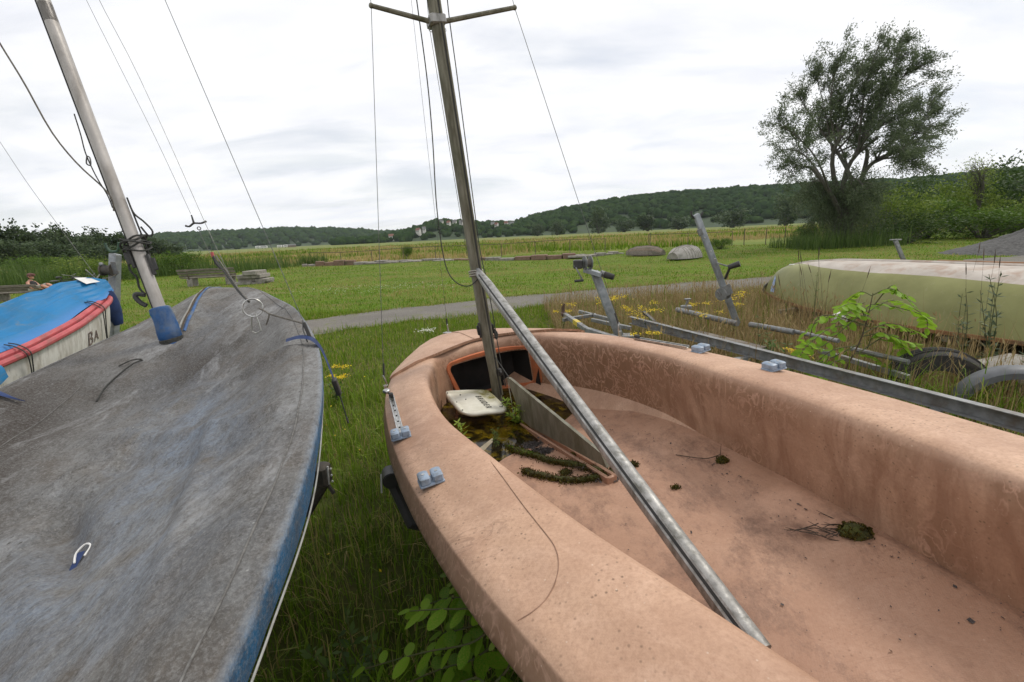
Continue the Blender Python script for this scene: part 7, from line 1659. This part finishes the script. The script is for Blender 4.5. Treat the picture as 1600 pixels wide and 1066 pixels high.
for x, tt, w_, rf, L in HS:
    p = surfC(x, tt); p = p * np.array([.93, .93, 1]) + np.array([0, 0, .8]); root = thing('house', p, HN[rf] % L, 'house'); ang = rg.uniform(-.6, .6); ax = np.array([math.cos(ang), math.sin(ang), 0]); ay = np.array([-ax[1], ax[0], 0]); hw, hd, hh = w_ * .25, 2.4, 3.2
    b = MB(); b.box(p + np.array([0, 0, hh / 2 - 2.0]), hw, hd, hh / 2 + 2.0, (ax, ay, (0, 0, 1))); g = [p + ax * e * hw * 1.0 + np.array([0, 0, hh]) for e in (-1, 1)]
    for q in g: b.add([q - ay * hd, q + ay * hd, q + np.array([0, 0, 2.2])], [(0, 1, 2)])
    wall = b.build('wall', M['housewall'], root, smooth=False); b = MB()
    for e in (-1, 1): b.loft([[p + ax * k * (hw + .4) + ay * e * (hd + .5) + np.array([0, 0, hh - .35]), p + ax * k * (hw + .4) + np.array([0, 0, hh + 2.3]), p + ax * k * (hw + .4) + np.array([0, 0, hh + 2.5]), p + ax * k * (hw + .4) + ay * e * (hd + .5) + np.array([0, 0, hh - .1])] for k in (-1, 1)], True, True)
    roof = b.build('roof', (M['roofred'], M['roofgrey'])[rf], root, smooth=False); b = MB(); b.box(p + ax * hw * .4 + np.array([0, 0, hh + 2.6]), .35, .35, .7); b.build('chimney', M['roofred'], roof)
    for k in (-.6, 0, .6):
        for z in (1.4,):
            b = MB(); b.box(p + ax * hw * k - ay * (hd + .03) + np.array([0, 0, z + .3]), .4, .06, .55, (ax, ay, (0, 0, 1))); b.build('window', M['glass'], wall, smooth=False)
CS = [(403, 'leftmost white caravan at the far edge of the marsh'), (409.5, 'second white caravan from the left at the far edge of the marsh'), (414, 'pale caravan beside a gap in the row at the far edge of the marsh'), (437, 'white caravan left of the long dark shed'), (446, 'whitest caravan, touching the long dark shed')]
for x, L in CS:
    d = azdir(x); p = d * 640; root = thing('caravan', p, L, 'caravan'); ax = np.array([-d[1], d[0], 0]); b = MB(); b.box(p + np.array([0, 0, 1.8]), 2.9, 1.2, 1.45, (ax, d, (0, 0, 1)), .35); body = b.build('body', M['white'], root)
    b = MB(); b.box(p - d * 1.22 + np.array([0, 0, 2.2]), 1.6, .03, .4, (ax, d, (0, 0, 1))); b.build('window', M['glass'], body, smooth=False)
    b = MB(); b.disc(p - d * 1.1 + np.array([0, 0, .4]), d, 0, .4, .2, 12); b.build('wheel', M['rubber'], root)
d = azdir(456); p = d * 640; root = thing('shed', p, 'long dark shed at the far edge of the marsh', 'shed'); ax = np.array([-d[1], d[0], 0]); b = MB(); b.box(p + np.array([0, 0, 1.2]), 4.6, 2, 1.2, (ax, d, (0, 0, 1))); b.build('wall', M['woodbrown'], root, smooth=False); b = MB(); b.loft([[p + ax * k * 5 - d * 2.4 + np.array([0, 0, 2.3]), p + ax * k * 5 + np.array([0, 0, 3.5]), p + ax * k * 5 + d * 2.4 + np.array([0, 0, 2.3])] for k in (-1, 1)], True, True); b.build('roof', M['roofgrey'], root, smooth=False)
# ------------------------------------------------------------------ summer haze over the valley
b = MB(); b.box((0, 1100, 75), 1900, 1300, 77)
hz = b.build('haze', None, None, smooth=False); tag(hz, kind='stuff')
hm = bpy.data.materials.new('valley_haze'); hm.use_nodes = True; ht = hm.node_tree; ht.nodes.clear(); ho = ht.nodes.new('ShaderNodeOutputMaterial'); hv = ht.nodes.new('ShaderNodeVolumePrincipled')
hv.inputs['Color'].default_value = (.80, .88, 1.0, 1); hv.inputs['Density'].default_value = 0.00008; hv.inputs['Anisotropy'].default_value = 0.2; ht.links.new(hv.outputs[0], ho.inputs['Volume']); hz.data.materials.append(hm)
